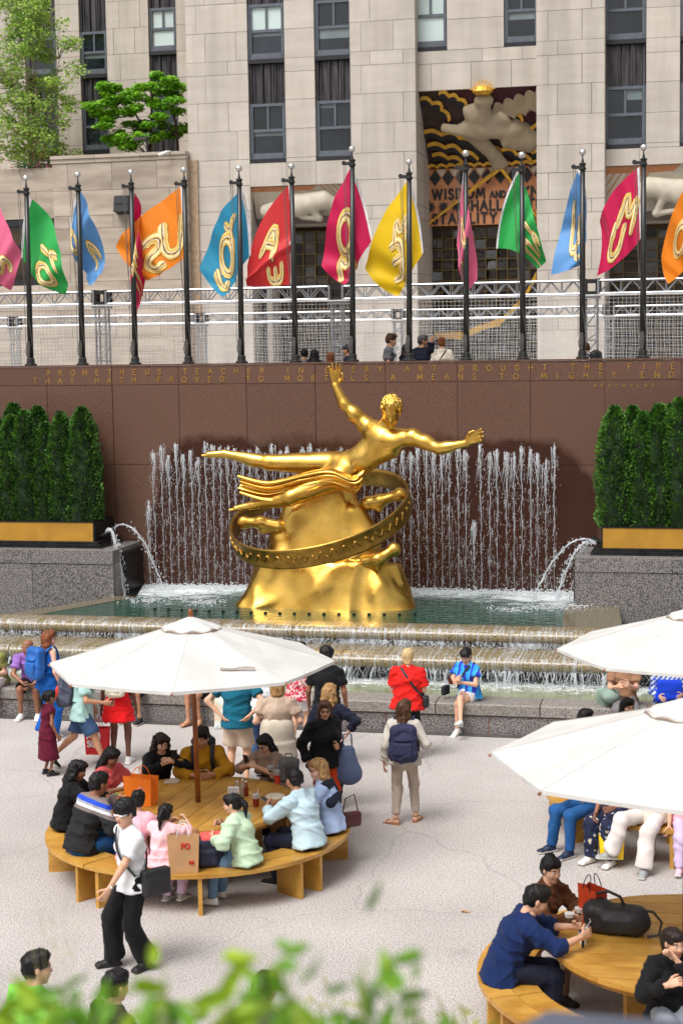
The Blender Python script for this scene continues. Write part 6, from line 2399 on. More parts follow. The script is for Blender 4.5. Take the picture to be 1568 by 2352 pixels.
m = MB(); m.lathe([(.122, .079), (.12, .088), (.09, .100), (.02, .102)], 24); m.build('bowl_lid', mat('bowl lid', lin((226, 214, 190)), .7), t)
for lab, (x, y), rz in (('folded paper napkins on the far side of the crowded table', (393, 1797), .3),):
    t = thing('paper_napkin', lab, 'napkin', (-6.429, 18.613, 0.752), rz)
    for k in range(4):
        m = MB(); m.box((.012 * k, .01 * k, .003 + .005 * k), (.17 - .02 * k, .12, .004), Matrix.Rotation(.15 * k, 3, 'Z')); m.build('napkin_sheet', mat('napkin', lin((206, 190, 170)), .9), t)
t = thing('food_tray', 'clear salad box on the table in front of the striped sweater', 'food box', (-6.745, 17.808, 0.752), .4)
m = MB(); m.box((0, 0, .025), (.24, .18, .05)); m.build('box_base', M_CUPC, t)
m = MB()
for k in range(46):
    m.mi = RNG.randint(0, 2)
    m.blob((RNG.uniform(-.1, .1), RNG.uniform(-.07, .07), .055), (.02, .016, .012))
m.build('salad', [mat('salad green', lin((120, 140, 50)), .7), mat('salad red', lin((190, 80, 50)), .7), mat('salad pale', lin((220, 200, 150)), .7)], t)
m = MB(); m.box((.16, .16, .012), (.12, .09, .02)); m.build('teal_wrapper', mat('teal wrapper', lin((60, 170, 180)), .5), t)
ph_ = thing('table_phone', 'black phone lying on the crowded table by the woman in glasses', 'phone', (-5.407, 19.064, 0.753), .2)
V, F = sdf_mesh([BX((0, 0, .005), (.075, .037, .005), None, .005, k=.004)], .0065); mesh_np('phone_case', V, F, M_BLKBOX, ph_)


def soft_bag(name, label, loc, rz, prims, ma, vox, cat='rucksack', extra=None, amp=.008):
    t = thing(name, label, cat, loc, rz)
    V, F = sdf_mesh(prims, vox)
    N = vnormals(V, F)
    V = V + N * wavy(V, amp, 14, len(label), (1, 1, 1), 3)[:, None]
    mesh_np('bag_body', V, F, ma, t)
    if extra:
        extra(t)
    return t


M_BAGBLK = mat('black nylon', (.016, .016, .018), .55, var=.2, bump=.3, bscale=60)
M_BAGGREY = mat('grey nylon', lin((92, 92, 92)), .7, var=.15, bump=.3, bscale=60)
M_BAGNAVY = mat('navy nylon', lin((30, 36, 62)), .6, var=.15, bump=.3, bscale=60)


def rs_extra(t):
    m = MB()
    m.tube([(-.20, .02, .24), (-.17, .0, .33), (-.06, -.02, .37), (.05, -.02, .33), (.08, .0, .25)], [.014] * 5, 6)
    m.build('top_strap', M_BAGBLK, t)
    m = MB()
    m.tube([(.22, 0, .22), (.34, -.01, .22), (.42, -.03, .14), (.40, -.06, .03), (.30, -.08, .012)], [.013] * 5, 6)
    m.build('side_strap', M_BAGBLK, t)
    m = MB(); m.box((-.13, -.125, .19), (.012, .01, .10)); m.build('buckle', mat('steel', (.5, .5, .5), .3, metal=1), t)


soft_bag('black_rucksack', 'large black rucksack lying on the right foreground table', (-0.870, 14.478, 0.753), rad(-8), [BX((0, 0, .12), (.26, .14, .12), None, .07, k=.04), EL((-.16, 0, .19), (.13, .13, .10), k=.05), EL((.2, -.02, .12), (.13, .12, .11), k=.05), BX((.05, -.13, .10), (.15, .03, .07), None, .03, k=.03)], M_BAGBLK, .016, extra=rs_extra)
gb_ = soft_bag('grey_rucksack', 'grey and black rucksack standing on the table beside the man in pale blue', (-5.020, 18.866, 0.753), rad(20), [BX((0, 0, .17), (.15, .10, .17), None, .06, k=.03), BX((0, -.1, .12), (.11, .03, .09), None, .03, k=.02), EL((0, 0, .30), (.14, .10, .06), k=.04)], M_BAGGREY, .015,
         extra=lambda t: MB().tube([(-.06, .04, .34), (-.04, .04, .40), (.04, .04, .40), (.06, .04, .34)], .010, 6).build('top_strap', M_BAGBLK, t))
gb_.scale = (.84, .84, .84)
soft_bag('coral_bag', 'navy and coral rucksack on the front bench under the green sweater arm', (-5.30, 16.52, .462), rad(25), [BX((0, 0, .16), (.15, .11, .16), None, .06, k=.03), BX((-.02, -.1, .10), (.11, .04, .09), None, .03, k=.02)], M_BAGNAVY, .015,
         extra=lambda t: mesh_np('coral_panel', *sdf_mesh([BX((.03, .0, .285), (.13, .10, .06), None, .04, k=.02)], .014), mat('coral nylon', lin((226, 90, 84)), .7), t))
t = thing('lighter', 'small gold and black lighter standing by the pale cup', 'lighter', (-1.12, 14.03, .752), .3)
m = MB(); m.box((0, 0, .032), (.022, .014, .064)); m.build('lighter_case', M_BLKBOX, t)
m = MB(); m.box((0, 0, .072), (.023, .015, .014)); m.build('lighter_top', M_GILD, t)

# ------------------------------------------------------------------ people: one continuous body each, clothes and hair as children
def skin(name, c):
    return mat(name, lin(c), .5, var=.06, scale=18, subsurf=.12)


SKIN = {'fair': skin('skin fair', (226, 176, 152)), 'light': skin('skin light', (216, 168, 138)), 'tan': skin('skin tan', (190, 138, 106)), 'brown': skin('skin brown', (150, 100, 74)), 'dark': skin('skin dark', (104, 66, 48))}
LIPM = {k: mat('lip ' + k, lin(c), .45, var=.04) for k, c in {'fair': (190, 104, 96), 'light': (182, 98, 90), 'tan': (152, 82, 72), 'brown': (118, 62, 54), 'dark': (80, 42, 40)}.items()}
M_EYE = mat('eye', lin((34, 24, 20)), .15, var=.1)
M_EYEW = mat('eye white', lin((216, 208, 200)), .3, var=.02)


def hairmat(name, c, c2=None):
    return mat('hair ' + name, lin(c), .55, scale=70, col2=lin(c2 or tuple(v * .45 for v in c)), stretch=(1, 1, .12), mixlo=.35, mixhi=.7, spec=.35, bump=.5, bscale=90)


HAIR = {'black': hairmat('black', (26, 22, 22), (9, 8, 9)), 'dark': hairmat('dark brown', (52, 36, 28), (20, 14, 11)), 'brown': hairmat('brown', (104, 68, 42), (42, 26, 17)), 'blond': hairmat('blond', (206, 164, 108), (126, 88, 52)), 'fair': hairmat('fair blond', (232, 206, 158), (176, 140, 92)), 'grey': hairmat('grey', (108, 104, 102), (48, 46, 46)), 'auburn': hairmat('auburn', (160, 92, 52), (78, 40, 24)), 'wine': hairmat('wine', (92, 30, 40), (38, 16, 20))}


def fabric(name, c, rough=.85, var=.08, scale=5, bump=.25, bscale=220, **k):
    return mat('cloth ' + name, lin(c), rough, var=var, scale=scale, bump=bump, bscale=bscale, sheen=.04, spec=.25, **k)


def pattern(name, cols, kind, scale=10):
    """stripes, checks or flowers over the object's own coordinates"""
    m = bpy.data.materials.new('cloth ' + name)
    m.use_nodes = True
    n, l, p = nodes_of(m)
    p.inputs['Roughness'].default_value = .85
    tc = n.new('ShaderNodeTexCoord')
    cr = n.new('ShaderNodeValToRGB')
    cr.color_ramp.interpolation = 'CONSTANT'
    if kind == 'flowers':
        v = n.new('ShaderNodeTexVoronoi'); v.inputs['Scale'].default_value = scale
        z = n.new('ShaderNodeTexNoise'); z.inputs['Scale'].default_value = scale * 1.4; z.inputs['Detail'].default_value = 4
        l.new(tc.outputs['Object'], v.inputs['Vector']); l.new(tc.outputs['Object'], z.inputs['Vector'])
        src = math2(n, l, 'ADD', math2(n, l, 'MULTIPLY', v.outputs['Distance'], .7), math2(n, l, 'MULTIPLY', z.outputs[0], .8))
        stops = [0, .56, .66, .78]
    else:
        s = n.new('ShaderNodeSeparateXYZ'); l.new(tc.outputs['Object'], s.inputs[0])

        def saw(o, f):
            return math2(n, l, 'FRACT', math2(n, l, 'ADD', math2(n, l, 'MULTIPLY', o, f), 40.3), 0)
        if kind == 'stripes':
            src = saw(s.outputs['X'], scale); stops = [0, .3, .45, .85]
        elif kind == 'hoops':
            src = saw(s.outputs['Z'], scale); stops = [0, .3, .45, .85]
        else:
            src = math2(n, l, 'MULTIPLY', math2(n, l, 'ADD', saw(s.outputs['X'], scale), saw(s.outputs['Z'], scale)), .5); stops = [0, .3, .5, .72]
    l.new(src, cr.inputs[0])
    el = cr.color_ramp.elements
    while len(el) < len(cols):
        el.new(.5)
    for e, q, c in zip(el, stops, cols):
        e.position = q
        e.color = (*lin(c), 1)
    l.new(cr.outputs[0], p.inputs['Base Color'])
    return m


C = {k: fabric(k, v) for k, v in {'white': (232, 232, 234), 'black': (17, 17, 20), 'navy': (24, 28, 46), 'grey': (104, 104, 108), 'charcoal': (52, 52, 57), 'red': (222, 32, 26), 'brightred': (232, 26, 30), 'maroon': (92, 14, 40), 'mint': (172, 208, 202), 'teal': (20, 98, 122), 'khaki': (206, 184, 162), 'beige': (190, 166, 146), 'cream': (222, 212, 196), 'knit': (196, 188, 178), 'sand': (176, 160, 144), 'mustard': (180, 128, 22), 'paleblue': (192, 216, 226), 'skyblue': (168, 188, 224), 'palegreen': (192, 216, 184), 'pink': (236, 178, 190), 'rose': (214, 92, 96), 'palepink': (240, 190, 196), 'lilac': (206, 184, 216), 'denim': (60, 84, 120), 'paledenim': (98, 128, 158), 'blue': (22, 92, 176), 'royal': (20, 62, 196), 'blazer': (16, 38, 84), 'brown': (92, 54, 28), 'taupe': (150, 126, 108), 'olive': (126, 128, 66), 'purple': (146, 104, 178), 'orange': (206, 66, 24), 'lime': (132, 204, 82), 'tanshirt': (150, 112, 86), 'greyplaid': (116, 110, 112), 'greyblue': (70, 80, 100), 'jeans': (34, 84, 140), 'whitepants': (222, 214, 208), 'sweat': (150, 154, 164)}.items()}
C['bluestripe'] = pattern('blue stripes', [(40, 60, 190), (64, 186, 232), (42, 150, 222), (30, 66, 196)], 'stripes', 9)
C['redfloral'] = pattern('red floral', [(196, 36, 60), (226, 60, 84), (150, 24, 46), (240, 190, 190)], 'flowers', 22)
C['bluefloral'] = pattern('navy floral', [(196, 180, 150), (40, 60, 110), (24, 30, 62), (20, 26, 54)], 'flowers', 14)
C['plaid'] = pattern('blue plaid', [(40, 70, 190), (90, 110, 170), (190, 196, 214), (30, 40, 90)], 'check', 14)
SOLE = mat('shoe sole', lin((214, 210, 202)), .7)
SOLED = mat('dark sole', (.02, .02, .02), .7)
SHOE = {k: mat('shoe ' + k, lin(v), .6, var=.08) for k, v in {'white': (228, 226, 224), 'black': (20, 20, 22), 'navy': (24, 36, 62), 'pink': (232, 186, 198), 'brown': (96, 64, 44), 'tan': (172, 120, 84), 'grey': (150, 152, 152)}.items()}

_CACHE = {}


def head_mesh(fem, child=False):
    """head in its own frame: +y front, z up, origin between the ears (23.5 cm tall)"""
    key = ('head', fem)
    if key in _CACHE:
        return _CACHE[key]
    j = .92 if fem else 1.0
    pr = [EL((0, -.012, .036), (.076, .096, .086), k=.03), EL((0, .032, -.042), (.060 * j, .066, .082), k=.045), EL((0, .066, -.100), (.026 * j, .022, .019), k=.03), EL((.036, .06, -.03), (.026, .03, .03), k=.03), EL((-.036, .06, -.03), (.026, .03, .03), k=.03),
          EL((0, .084, .032), (.052, .016, .011), k=.02), EL((.031, .103, .010), (.017, .014, .011), k=.014, op='s'), EL((-.031, .103, .010), (.017, .014, .011), k=.014, op='s'), EL((.031, .0865, .009), (.014, .011, .0085), k=.006), EL((-.031, .0865, .009), (.014, .011, .0085), k=.006),
          RC((0, .092, .014), (0, .110, -.028), .008, .0125, k=.014), EL((.011, .1, -.031), (.008, .009, .007), k=.008), EL((-.011, .1, -.031), (.008, .009, .007), k=.008),
          EL((0, .0945, -.058), (.022, .010, .0055), k=.008), EL((0, .0925, -.069), (.019, .010, .006), k=.008), EL((.079, -.006, -.006), (.009, .020, .031), k=.012), EL((-.079, -.006, -.006), (.009, .020, .031), k=.012), RC((0, -.02, -.05), (0, -.035, -.15), .055, .052, k=.03)]
    V, F = sdf_mesh(pr, .0078)
    c = V[F].mean(axis=1)
    ax = np.abs(c[:, 0])
    mi = np.zeros(len(F), dtype=np.int32)
    ew = ((ax - .031) / .0145) ** 2 + ((c[:, 2] - .009) / .0085) ** 2
    mi[(ew < 1) & (c[:, 1] > .07)] = 4
    ei = ((ax - .031) / .0075) ** 2 + ((c[:, 2] - .009) / .0085) ** 2
    mi[(ei < 1) & (c[:, 1] > .07)] = 1
    lp = (c[:, 0] / .023) ** 2 + ((c[:, 2] + .0635) / .0105) ** 2
    mi[(lp < 1) & (c[:, 1] > .085)] = 2
    br = ((ax - .033) / .019) ** 2 + ((c[:, 2] - .033 + (ax - .033) * .12) / .0055) ** 2
    mi[(br < 1) & (c[:, 1] > .06)] = 3
    _CACHE[key] = (V, F, mi)
    return _CACHE[key]


def hand_mesh(curl):
    """right hand: fingers +y, palm facing -z, thumb on the -x side; wrist at the origin (18.5 cm)"""
    key = ('hand', curl)
    if key in _CACHE:
        return _CACHE[key]
    pr = [EC((0, -.02, 0), (0, .03, 0), (.026, .020), (.034, .016), (1, 0, 0), k=.012), EC((0, .03, 0), (0, .088, -.002), (.036, .015), (.040, .012), (1, 0, 0), k=.012)]
    for x, ln, sp in ((-.031, .074, -.10), (-.010, .082, -.03), (.011, .077, .05), (.030, .060, .14)):
        p = np.array((x, .088, -.001))
        a = 0.0
        for q, (f, r) in enumerate(((.46, .0092), (.30, .0082), (.24, .0072))):
            a += curl * (.75 if q == 0 else 1.0)
            d = np.array((sp * cos(a), cos(a), -sin(a)))
            e = p + d / np.linalg.norm(d) * ln * f
            pr.append(RC(p, e, r, r * .92, k=.006))
            p = e
    p = np.array((-.028, .022, -.004))
    for ln, r, d in ((.040, .0125, (-.72, .62, -.30)), (.030, .010, (-.40, .85, -.30 - curl * .3)), (.024, .009, (-.12, .92, -.30 - curl * .4))):
        d = np.array(d); d /= np.linalg.norm(d)
        pr.append(RC(p, p + d * ln, r, r * .92, k=.008)); p = p + d * ln
    _CACHE[key] = sdf_mesh(pr, .0072)
    return _CACHE[key]


def shoe_mesh(kind):
    """right shoe: toe +y, ankle at the origin, sole at z=-.085"""
    key = ('shoe', kind)
    if key in _CACHE:
        return _CACHE[key]
    if kind == 'bare':
        pr = [RC((0, -.03, -.055), (0, .05, -.045), .032, .034, k=.03), RC((0, 0, 0), (0, -.01, -.04), .036, .036, k=.03), EC((0, .03, -.055), (.005, .14, -.072), (.040, .028), (.044, .014), (1, 0, 0), k=.02)]
        for k in range(5):
            pr.append(RC(((k - 2) * .0165 * -1 + .004, .14, -.074), ((k - 2) * -.018 + .004, .178 - .008 * k, -.077), .010, .009, k=.006))
        V, F = sdf_mesh(pr, .008)
        mi = np.zeros(len(F), dtype=np.int32)
        so = [BX((.002, .05, -.088), (.044, .135, .008), None, .012, k=.01)]
        V2, F2 = sdf_mesh(so, .010)
        st_ = [EC((0, .105, -.064), (0, .125, -.066), (.048, .032), (.05, .028), (1, 0, 0), k=.004, flat=True), EC((0, -.012, -.012), (0, -.014, .006), (.042, .046), (.041, .045), (1, 0, 0), k=.004, flat=True)]
        V3, F3 = sdf_mesh(st_, .008)
        _CACHE[key] = icomb([(V, F, 0), (V2, F2, 1), (V3, F3, 1)])
        return _CACHE[key]
    pr = [EC((0, -.012, .015), (0, -.012, -.05), (.038, .046), (.040, .052), (1, 0, 0), k=.02, flat=True), EC((0, -.02, -.05), (0, .06, -.045), (.038, .034), (.043, .036), (1, 0, 0), k=.03), EC((0, .05, -.05), (.004, .15, -.064), (.045, .034), (.042, .022), (1, 0, 0), k=.03),
          BX((.002, .055, -.079), (.046, .135, .012), None, .012, k=.012), EL((.003, .155, -.068), (.042, .04, .026), k=.02)]
    if kind == 'boot':
        pr[0] = EC((0, -.012, .10), (0, -.012, -.05), (.048, .052), (.042, .054), (1, 0, 0), k=.02, flat=True)
    V, F = sdf_mesh(pr, .0115)
    c = V[F].mean(axis=1)
    mi = (c[:, 2] < -.068).astype(np.int32)
    _CACHE[key] = (V, F, mi)
    return _CACHE[key]


def hair_mesh(style):
    key = ('hair', style)
    if key in _CACHE:
        return _CACHE[key]
    rs = np.random.RandomState(abs(hash(style)) % 1000 if False else sum(map(ord, style)))
    cap = [EL((0, -.016, .048), (.087, .107, .088), k=.02), EL((0, -.05, -.01), (.078, .07, .07), k=.03)]
    face = [EL((0, .125, -.035), (.082, .085, .092), k=.015, op='s'), EL((.09, .02, -.075), (.04, .05, .055), k=.01, op='s'), EL((-.09, .02, -.075), (.04, .05, .055), k=.01, op='s')]
    amp, fr, stt, vox = .006, 60, (1, 1, .25), .0095
    if style == 'short':
        pr = cap + [EL((0, .03, .105), (.07, .07, .035), k=.03)] + face
    elif style == 'quiff':
        pr = cap + [EL((0, .05, .105), (.075, .06, .042), k=.03), EL((0, -.02, .12), (.08, .08, .03), k=.03)] + face; amp = .008
    elif style == 'mop':
        pr = [EL((0, -.01, .06), (.100, .118, .095), k=.02), EL((0, -.06, -.005), (.085, .07, .07), k=.03), EL((0, .07, .07), (.085, .05, .045), k=.03)] + [EL((0, .125, -.04), (.08, .075, .075), k=.012, op='s')]; amp = .010; fr = 40; stt = (1, 1, .5)
    elif style == 'crop':
        pr = [EL((0, -.014, .045), (.081, .101, .083), k=.02), EL((0, -.04, -.01), (.073, .07, .07), k=.03)] + face; amp = .003; fr = 120; stt = (1, 1, 1)
    elif style == 'bob':
        pr = cap + [RC((.07, -.02, .02), (.078, -.01, -.09), .03, .03, k=.03), RC((-.07, -.02, .02), (-.078, -.01, -.09), .03, .03, k=.03), EC((0, -.06, .02), (0, -.07, -.10), (.085, .05), (.08, .05), (1, 0, 0), k=.04), EL((0, .05, .10), (.07, .05, .03), k=.03)] + [EL((0, .12, -.04), (.066, .075, .10), k=.012, op='s')]
    elif style == 'pixie':
        pr = [EL((0, -.016, .05), (.094, .113, .094), k=.02), EC((0, -.05, .0), (0, -.055, -.075), (.085, .06), (.06, .045), (1, 0, 0), k=.04)] + [EL((0, .13, -.04), (.08, .085, .09), k=.012, op='s')]; amp = .007
    elif style in ('long', 'longwavy', 'curly'):
        a = {'long': 1.0, 'longwavy': 1.0, 'curly': 1.18}[style]
        b = {'long': -.30, 'longwavy': -.27, 'curly': -.24}[style]
        pr = cap + [RC((.066, -.01, .05), (.082 * a, -.015, -.09), .030 * a, .032 * a, k=.03), RC((-.066, -.01, .05), (-.082 * a, -.015, -.09), .030 * a, .032 * a, k=.03), RC((.082 * a, -.015, -.09), (.075 * a, .0, b), .034 * a, .022, k=.03), RC((-.082 * a, -.015, -.09), (-.075 * a, .0, b), .034 * a, .022, k=.03),
                    EC((0, -.06, .02), (0, -.075, -.16), (.088 * a, .05 * a), (.092 * a, .05 * a), (1, 0, 0), k=.04), EC((0, -.075, -.16), (0, -.085, b), (.090 * a, .045 * a), (.06, .03), (1, 0, 0), k=.04), EL((0, .045, .10), (.072, .055, .035), k=.03)] + [EL((0, .125, -.05), (.058, .085, .115), k=.012, op='s')]
        if style == 'curly':
            for q in range(46):
                t = rs.rand()
                s = 1 if rs.rand() < .5 else -1
                pr.insert(3, EL((s * (.06 + .04 * rs.rand()), -.05 + .07 * rs.rand(), .09 - .33 * t), (.026, .026, .026), k=.012))
            amp, fr, stt = .008, 55, (1, 1, 1)
        if style == 'longwavy':
            amp, fr, stt = .010, 30, (1, 1, 1.0)
    elif style == 'pony':
        pr = cap + [EL((0, -.115, .055), (.03, .03, .03), k=.01), RC((0, -.125, .05), (0, -.165, -.03), .028, .032, k=.02), RC((0, -.165, -.03), (0, -.15, -.19), .033, .012, k=.02), EL((0, .05, .09), (.07, .045, .03), k=.03)] + face
    elif style == 'bun':
        pr = cap + [EL((0, -.10, .085), (.045, .045, .042), k=.012), EL((0, .04, .10), (.07, .05, .03), k=.03)] + face; amp = .007
    elif style == 'updo':
        pr = cap + [EL((0, -.04, .125), (.05, .055, .03), k=.02), EL((0, .05, .09), (.07, .045, .028), k=.03)] + face; amp = .008
    V, F = sdf_mesh(pr, vox)
    N = vnormals(V, F)
    V = V + N * (wavy(V, amp, fr, sum(map(ord, style)), stt) + folds(V, .016, 70, sum(map(ord, style)), (1, 1, .22)))[:, None]
    _CACHE[key] = (V, F)
    return _CACHE[key]


def frame(y, z):
    """3x3 with columns x,y,z from a y direction and a rough z"""
    y = _unit(y)
    z = _np(z)
    z = z - y * (z @ y)
    z = _unit(z) if np.linalg.norm(z) > 1e-4 else _unit(np.cross(y, (1, .3, .2)))
    x = np.cross(y, z)
    return np.stack([x, y, z], axis=1)


def ik(a, c, l1, l2, hint):
    a, c = _np(a), _np(c)
    d = c - a
    D = float(np.linalg.norm(d)) + 1e-6
    u = d / D
    D2 = min(D, (l1 + l2) * .999)
    c = a + u * D2
    x = (l1 * l1 - l2 * l2 + D2 * D2) / (2 * D2)
    hgt = math.sqrt(max(0, l1 * l1 - x * x))
    h = _np(hint)
    h = h - u * (h @ u)
    h = _unit(h) if np.linalg.norm(h) > 1e-4 else np.cross(u, (1, 0, 0))
    return a + u * x + h * hgt, c


GRP = 'visitors in the plaza'
N_P = [0]


def person(label, loc, rz=0.0, h=1.7, b=1.0, fem=True, pel=None, lean=4, side=0, twist=0, head=(0, 8), hands=None, palms=None, curl=.45, feet=None, fdir=None, knee=(0, 1, .15), elb=None,
           top=None, bot=None, shoes=('white', 'sneaker'), hair=('long', 'dark'), sk='light', extras=(), vox=.020, sit=False, cat='person', sleeve=.32, hem=.11, loose=.012, bl=1.0, bloose=.018, flare=0.0, neck=0.0, group=None, toes=None):
    """build a visitor; local frame faces +y with the person's right hand on +x"""
    N_P[0] += 1
    seed = N_P[0]
    zg = loc[2] if len(loc) > 2 else 0.0
    t = thing('person', label, cat, (loc[0], loc[1], zg), rz, group)
    P = _np(pel if pel is not None else (0, 0, .52 * h))
    la, si, tw = rad(lean), rad(side), rad(twist)
    up = _unit((sin(si), sin(la), cos(la) * cos(si)))
    xd = _unit((cos(tw), sin(tw), 0))
    xd = _unit(xd - up * (xd @ up))
    fd = np.cross(up, xd)
    up0 = _unit((sin(si) * .4, sin(la) * .5, 1))
    hipw, waw, chw = (.094, .074, .085) if fem else (.092, .081, .096)
    hipd, wad, chd = (.066, .053, .062) if fem else (.063, .058, .066)
    bb = b
    waist = P + up0 * .09 * h
    chest = P + up0 * .09 * h + up * .11 * h
    upch = chest + up * .065 * h
    nb = chest + up * .098 * h
    shw = (.092 if fem else .104) * h * (.5 + .5 * bb)
    shR, shL = chest + up * .064 * h + xd * shw, chest + up * .064 * h - xd * shw
    hx = .052 * h
    hpR, hpL = P + _np((hx, 0, 0)), P - _np((hx, 0, 0))
    # head
    hs = (.130 * h / .235) * (1.0 if h > 1.45 else 1.12)
    hy, hpit = rad(head[0]), rad(head[1])
    f_ = _np((sin(hy) * cos(hpit), cos(hy) * cos(hpit), -sin(hpit)))
    HM = frame(f_, (up * .4 + _np((0, 0, 1))))
    hc = nb + _unit(up * .6 + _np((0, 0, .6))) * .088 * h + fd * .012 * h + f_ * .01
    # arms
    ua, fa = .168 * h, .150 * h
    hd = hands or {}
    dR = shR + _np((.05, .04, -.30)) * h / 1.0 * 1.0
    dL = shL + _np((-.05, .04, -.30)) * h / 1.0 * 1.0
    wR, wL = _np(hd.get('R', dR)), _np(hd.get('L', dL))
    eh = elb or {}
    eR, wR = ik(shR, wR, ua, fa, eh.get('R', (.45, -1, -.25)))
    eL, wL = ik(shL, wL, ua, fa, eh.get('L', (-.45, -1, -.25)))
    # legs
    th, sh = .245 * h, .238 * h
    az = .047 * h + .01
    ft = feet or {}
    aR, aL = _np(ft.get('R', (hx * 1.25, -.02, az))), _np(ft.get('L', (-hx * 1.25, -.02, az)))
    kn = knee if isinstance(knee, dict) else {'R': knee, 'L': knee}
    kR, aR = ik(hpR, aR, th, sh, kn['R'])
    kL, aL = ik(hpL, aL, th, sh, kn['L'])
    q = h / 1.75
    wgt = .6 + .4 * bb
    # ---- body (one mesh)
    pr = [EC(P, waist, (hipw * h * bb * .9, hipd * h * bb * .9), (waw * h * bb * .9, wad * h * bb * .9), xd, k=.05), EC(waist, chest, (waw * h * bb * .9, wad * h * bb * .9), (chw * h * bb * .88, chd * h * bb * .88), xd, k=.05), EC(chest, upch, (chw * h * bb * .88, chd * h * .85), (.07 * h, .042 * h), xd, k=.05),
          RC(shR, nb, .036 * q, .046 * q, k=.03), RC(shL, nb, .036 * q, .046 * q, k=.03), RC(nb - up * .03, hc - HM[:, 2] * .03 * hs, .054 * q, .052 * q, k=.03),
          RC(shR, eR, .043 * q * wgt, .040 * q * wgt, k=.02), RC(eR, wR, .041 * q * wgt, .026 * q, k=.02), RC(shL, eL, .043 * q * wgt, .040 * q * wgt, k=.02), RC(eL, wL, .041 * q * wgt, .026 * q, k=.02)]
    for hp_, k_, a_ in ((hpR, kR, aR), (hpL, kL, aL)):
        pr += [RC(hp_, k_, .082 * q * wgt, .053 * q * wgt, k=.04), RC(k_, a_, .052 * q * wgt, .034 * q, k=.03)]
        sd_ = _unit(a_ - k_)
        fw_ = _unit(k_ - hp_)
        bk = fw_ - sd_ * (fw_ @ sd_)
        bk = -_unit(bk) if np.linalg.norm(bk) > .05 else _np((0, -1, 0))
        pr.append(EL(k_ + sd_ * .1 * q * 1.1 + bk * .010, (.046 * q * wgt, .046 * q * wgt, .095 * q), frame(np.cross(sd_, (1, .1, 0)), sd_), k=.03))
    V, F = sdf_mesh(pr, max(vox * 1.15, .018))
    parts = [(V, F, 0)]
    Vh, Fh, mh = head_mesh(fem)
    parts.append((Vh * hs @ HM.T + hc, Fh, mh))
    pm = palms or {}
    for s, e_, w_ in (('R', eR, wR), ('L', eL, wL)):
        cu = curl[s] if isinstance(curl, dict) else curl
        V0, F0 = hand_mesh(cu)
        V0 = V0 * q * 1.02
        if s == 'L':
            V0 = V0 * _np((-1, 1, 1)); F0 = F0[:, ::-1]
        dflt = -xd if s == 'R' else xd
        M = frame(w_ - e_, -_np(pm.get(s, dflt)))
        parts.append((V0 @ M.T + w_, F0, 0))
    Vb, Fb, Mb = icomb(parts)
    smn = SKIN[sk]
    mesh_np('body', Vb, Fb, [smn, M_EYE, LIPM[sk], HAIR[hair[1]] if hair else smn, M_EYEW], t, True, Mb)
    # ---- top
    def cut_arm(s_, e_, w_, fr, r0_, r1_, r2_):
        o = []
        if fr <= 0:
            return o
        tot = ua + fa
        d = fr * tot
        if d < ua * .98:
            e2 = s_ + (e_ - s_) * (d / ua)
            n_ = _unit(e2 - s_)
            o.append(EC(e2 - n_ * .024, e2 + n_ * .002, (r1_ + .011, r1_ + .011), (r1_ + .011, r1_ + .011), fd, k=.004, flat=True))
            o.append(EC(s_ - (e_ - s_) * .05, e2, (r0_, r0_), (r1_ + .008, r1_ + .008), fd, k=.03, flat=True))
        else:
            o.append(RC(s_, e_, r0_, r1_, k=.03))
            u = min(1, (d - ua) / fa)
            o.append(EC(e_, e_ + (w_ - e_) * u, (r1_, r1_), (r2_, r2_), fd, k=.02, flat=True))
            o.append(EL(e_, (r1_, r1_, r1_), k=.02))
            f_2 = e_ + (w_ - e_) * u
            o.append(EC(f_2 - _unit(w_ - e_) * .04, f_2, (r2_ + .008, r2_ + .008), (r2_ + .006, r2_ + .006), fd, k=.006, flat=True))
        return o
    if top:
        L_ = loose
        hb_ = P - up0 * hem
        pr = [EC(hb_, waist, (hipw * h * bb + L_ + .038, hipd * h * bb + L_ + .040), (waw * h * bb + L_ * 1.2, wad * h * bb + L_ * 1.3), xd, k=.05, flat=True), EC(waist, chest, (waw * h * bb + L_ * 1.2, wad * h * bb + L_ * 1.2), (chw * h * bb + L_, chd * h * bb + L_), xd, k=.06), EC(chest, upch, (chw * h * bb + L_, chd * h * bb + L_), (.068 * h, .044 * h + L_ * .6), xd, k=.05)]
        if sleeve > -.01:
            pr += [RC(shR, nb - up * .012, (.044 if fem else .047) * q + L_ * .8, .046 * q + L_ * .3, k=.04), RC(shL, nb - up * .012, (.044 if fem else .047) * q + L_ * .8, .046 * q + L_ * .3, k=.04)]
        if fem and h > 1.45:
            for sg in (1, -1):
                pr.append(EL(chest + xd * sg * .042 * h * bb + fd * .045 * h * bb - up * .004 * h, (.042 * h * bb, .034 * h * bb + L_, .042 * h * bb), np.stack([xd, fd, up], axis=1), k=.05))
        pr += cut_arm(shR, eR, wR, sleeve, .054 * q * wgt + L_, .047 * q * wgt + L_ * .8, .034 * q + L_ * .6) + cut_arm(shL, eL, wL, sleeve, .054 * q * wgt + L_, .047 * q * wgt + L_ * .8, .034 * q + L_ * .6)
        if neck:
            pr.append(EC(nb - up * .02, nb + up * neck + fd * .008, (.068 * q, .064 * q), (.062 * q, .06 * q), xd, k=.02, flat=True))
        pr.append(EL(nb + up * .035 * q + fd * .03, (.062 * q, .06 * q, .034 * q), np.stack([xd, fd, up], axis=1), k=.01, op='s')) if not neck else None
        pr = [p for p in pr if p]
        V, F = sdf_mesh(pr, vox * .9)
        N = vnormals(V, F)
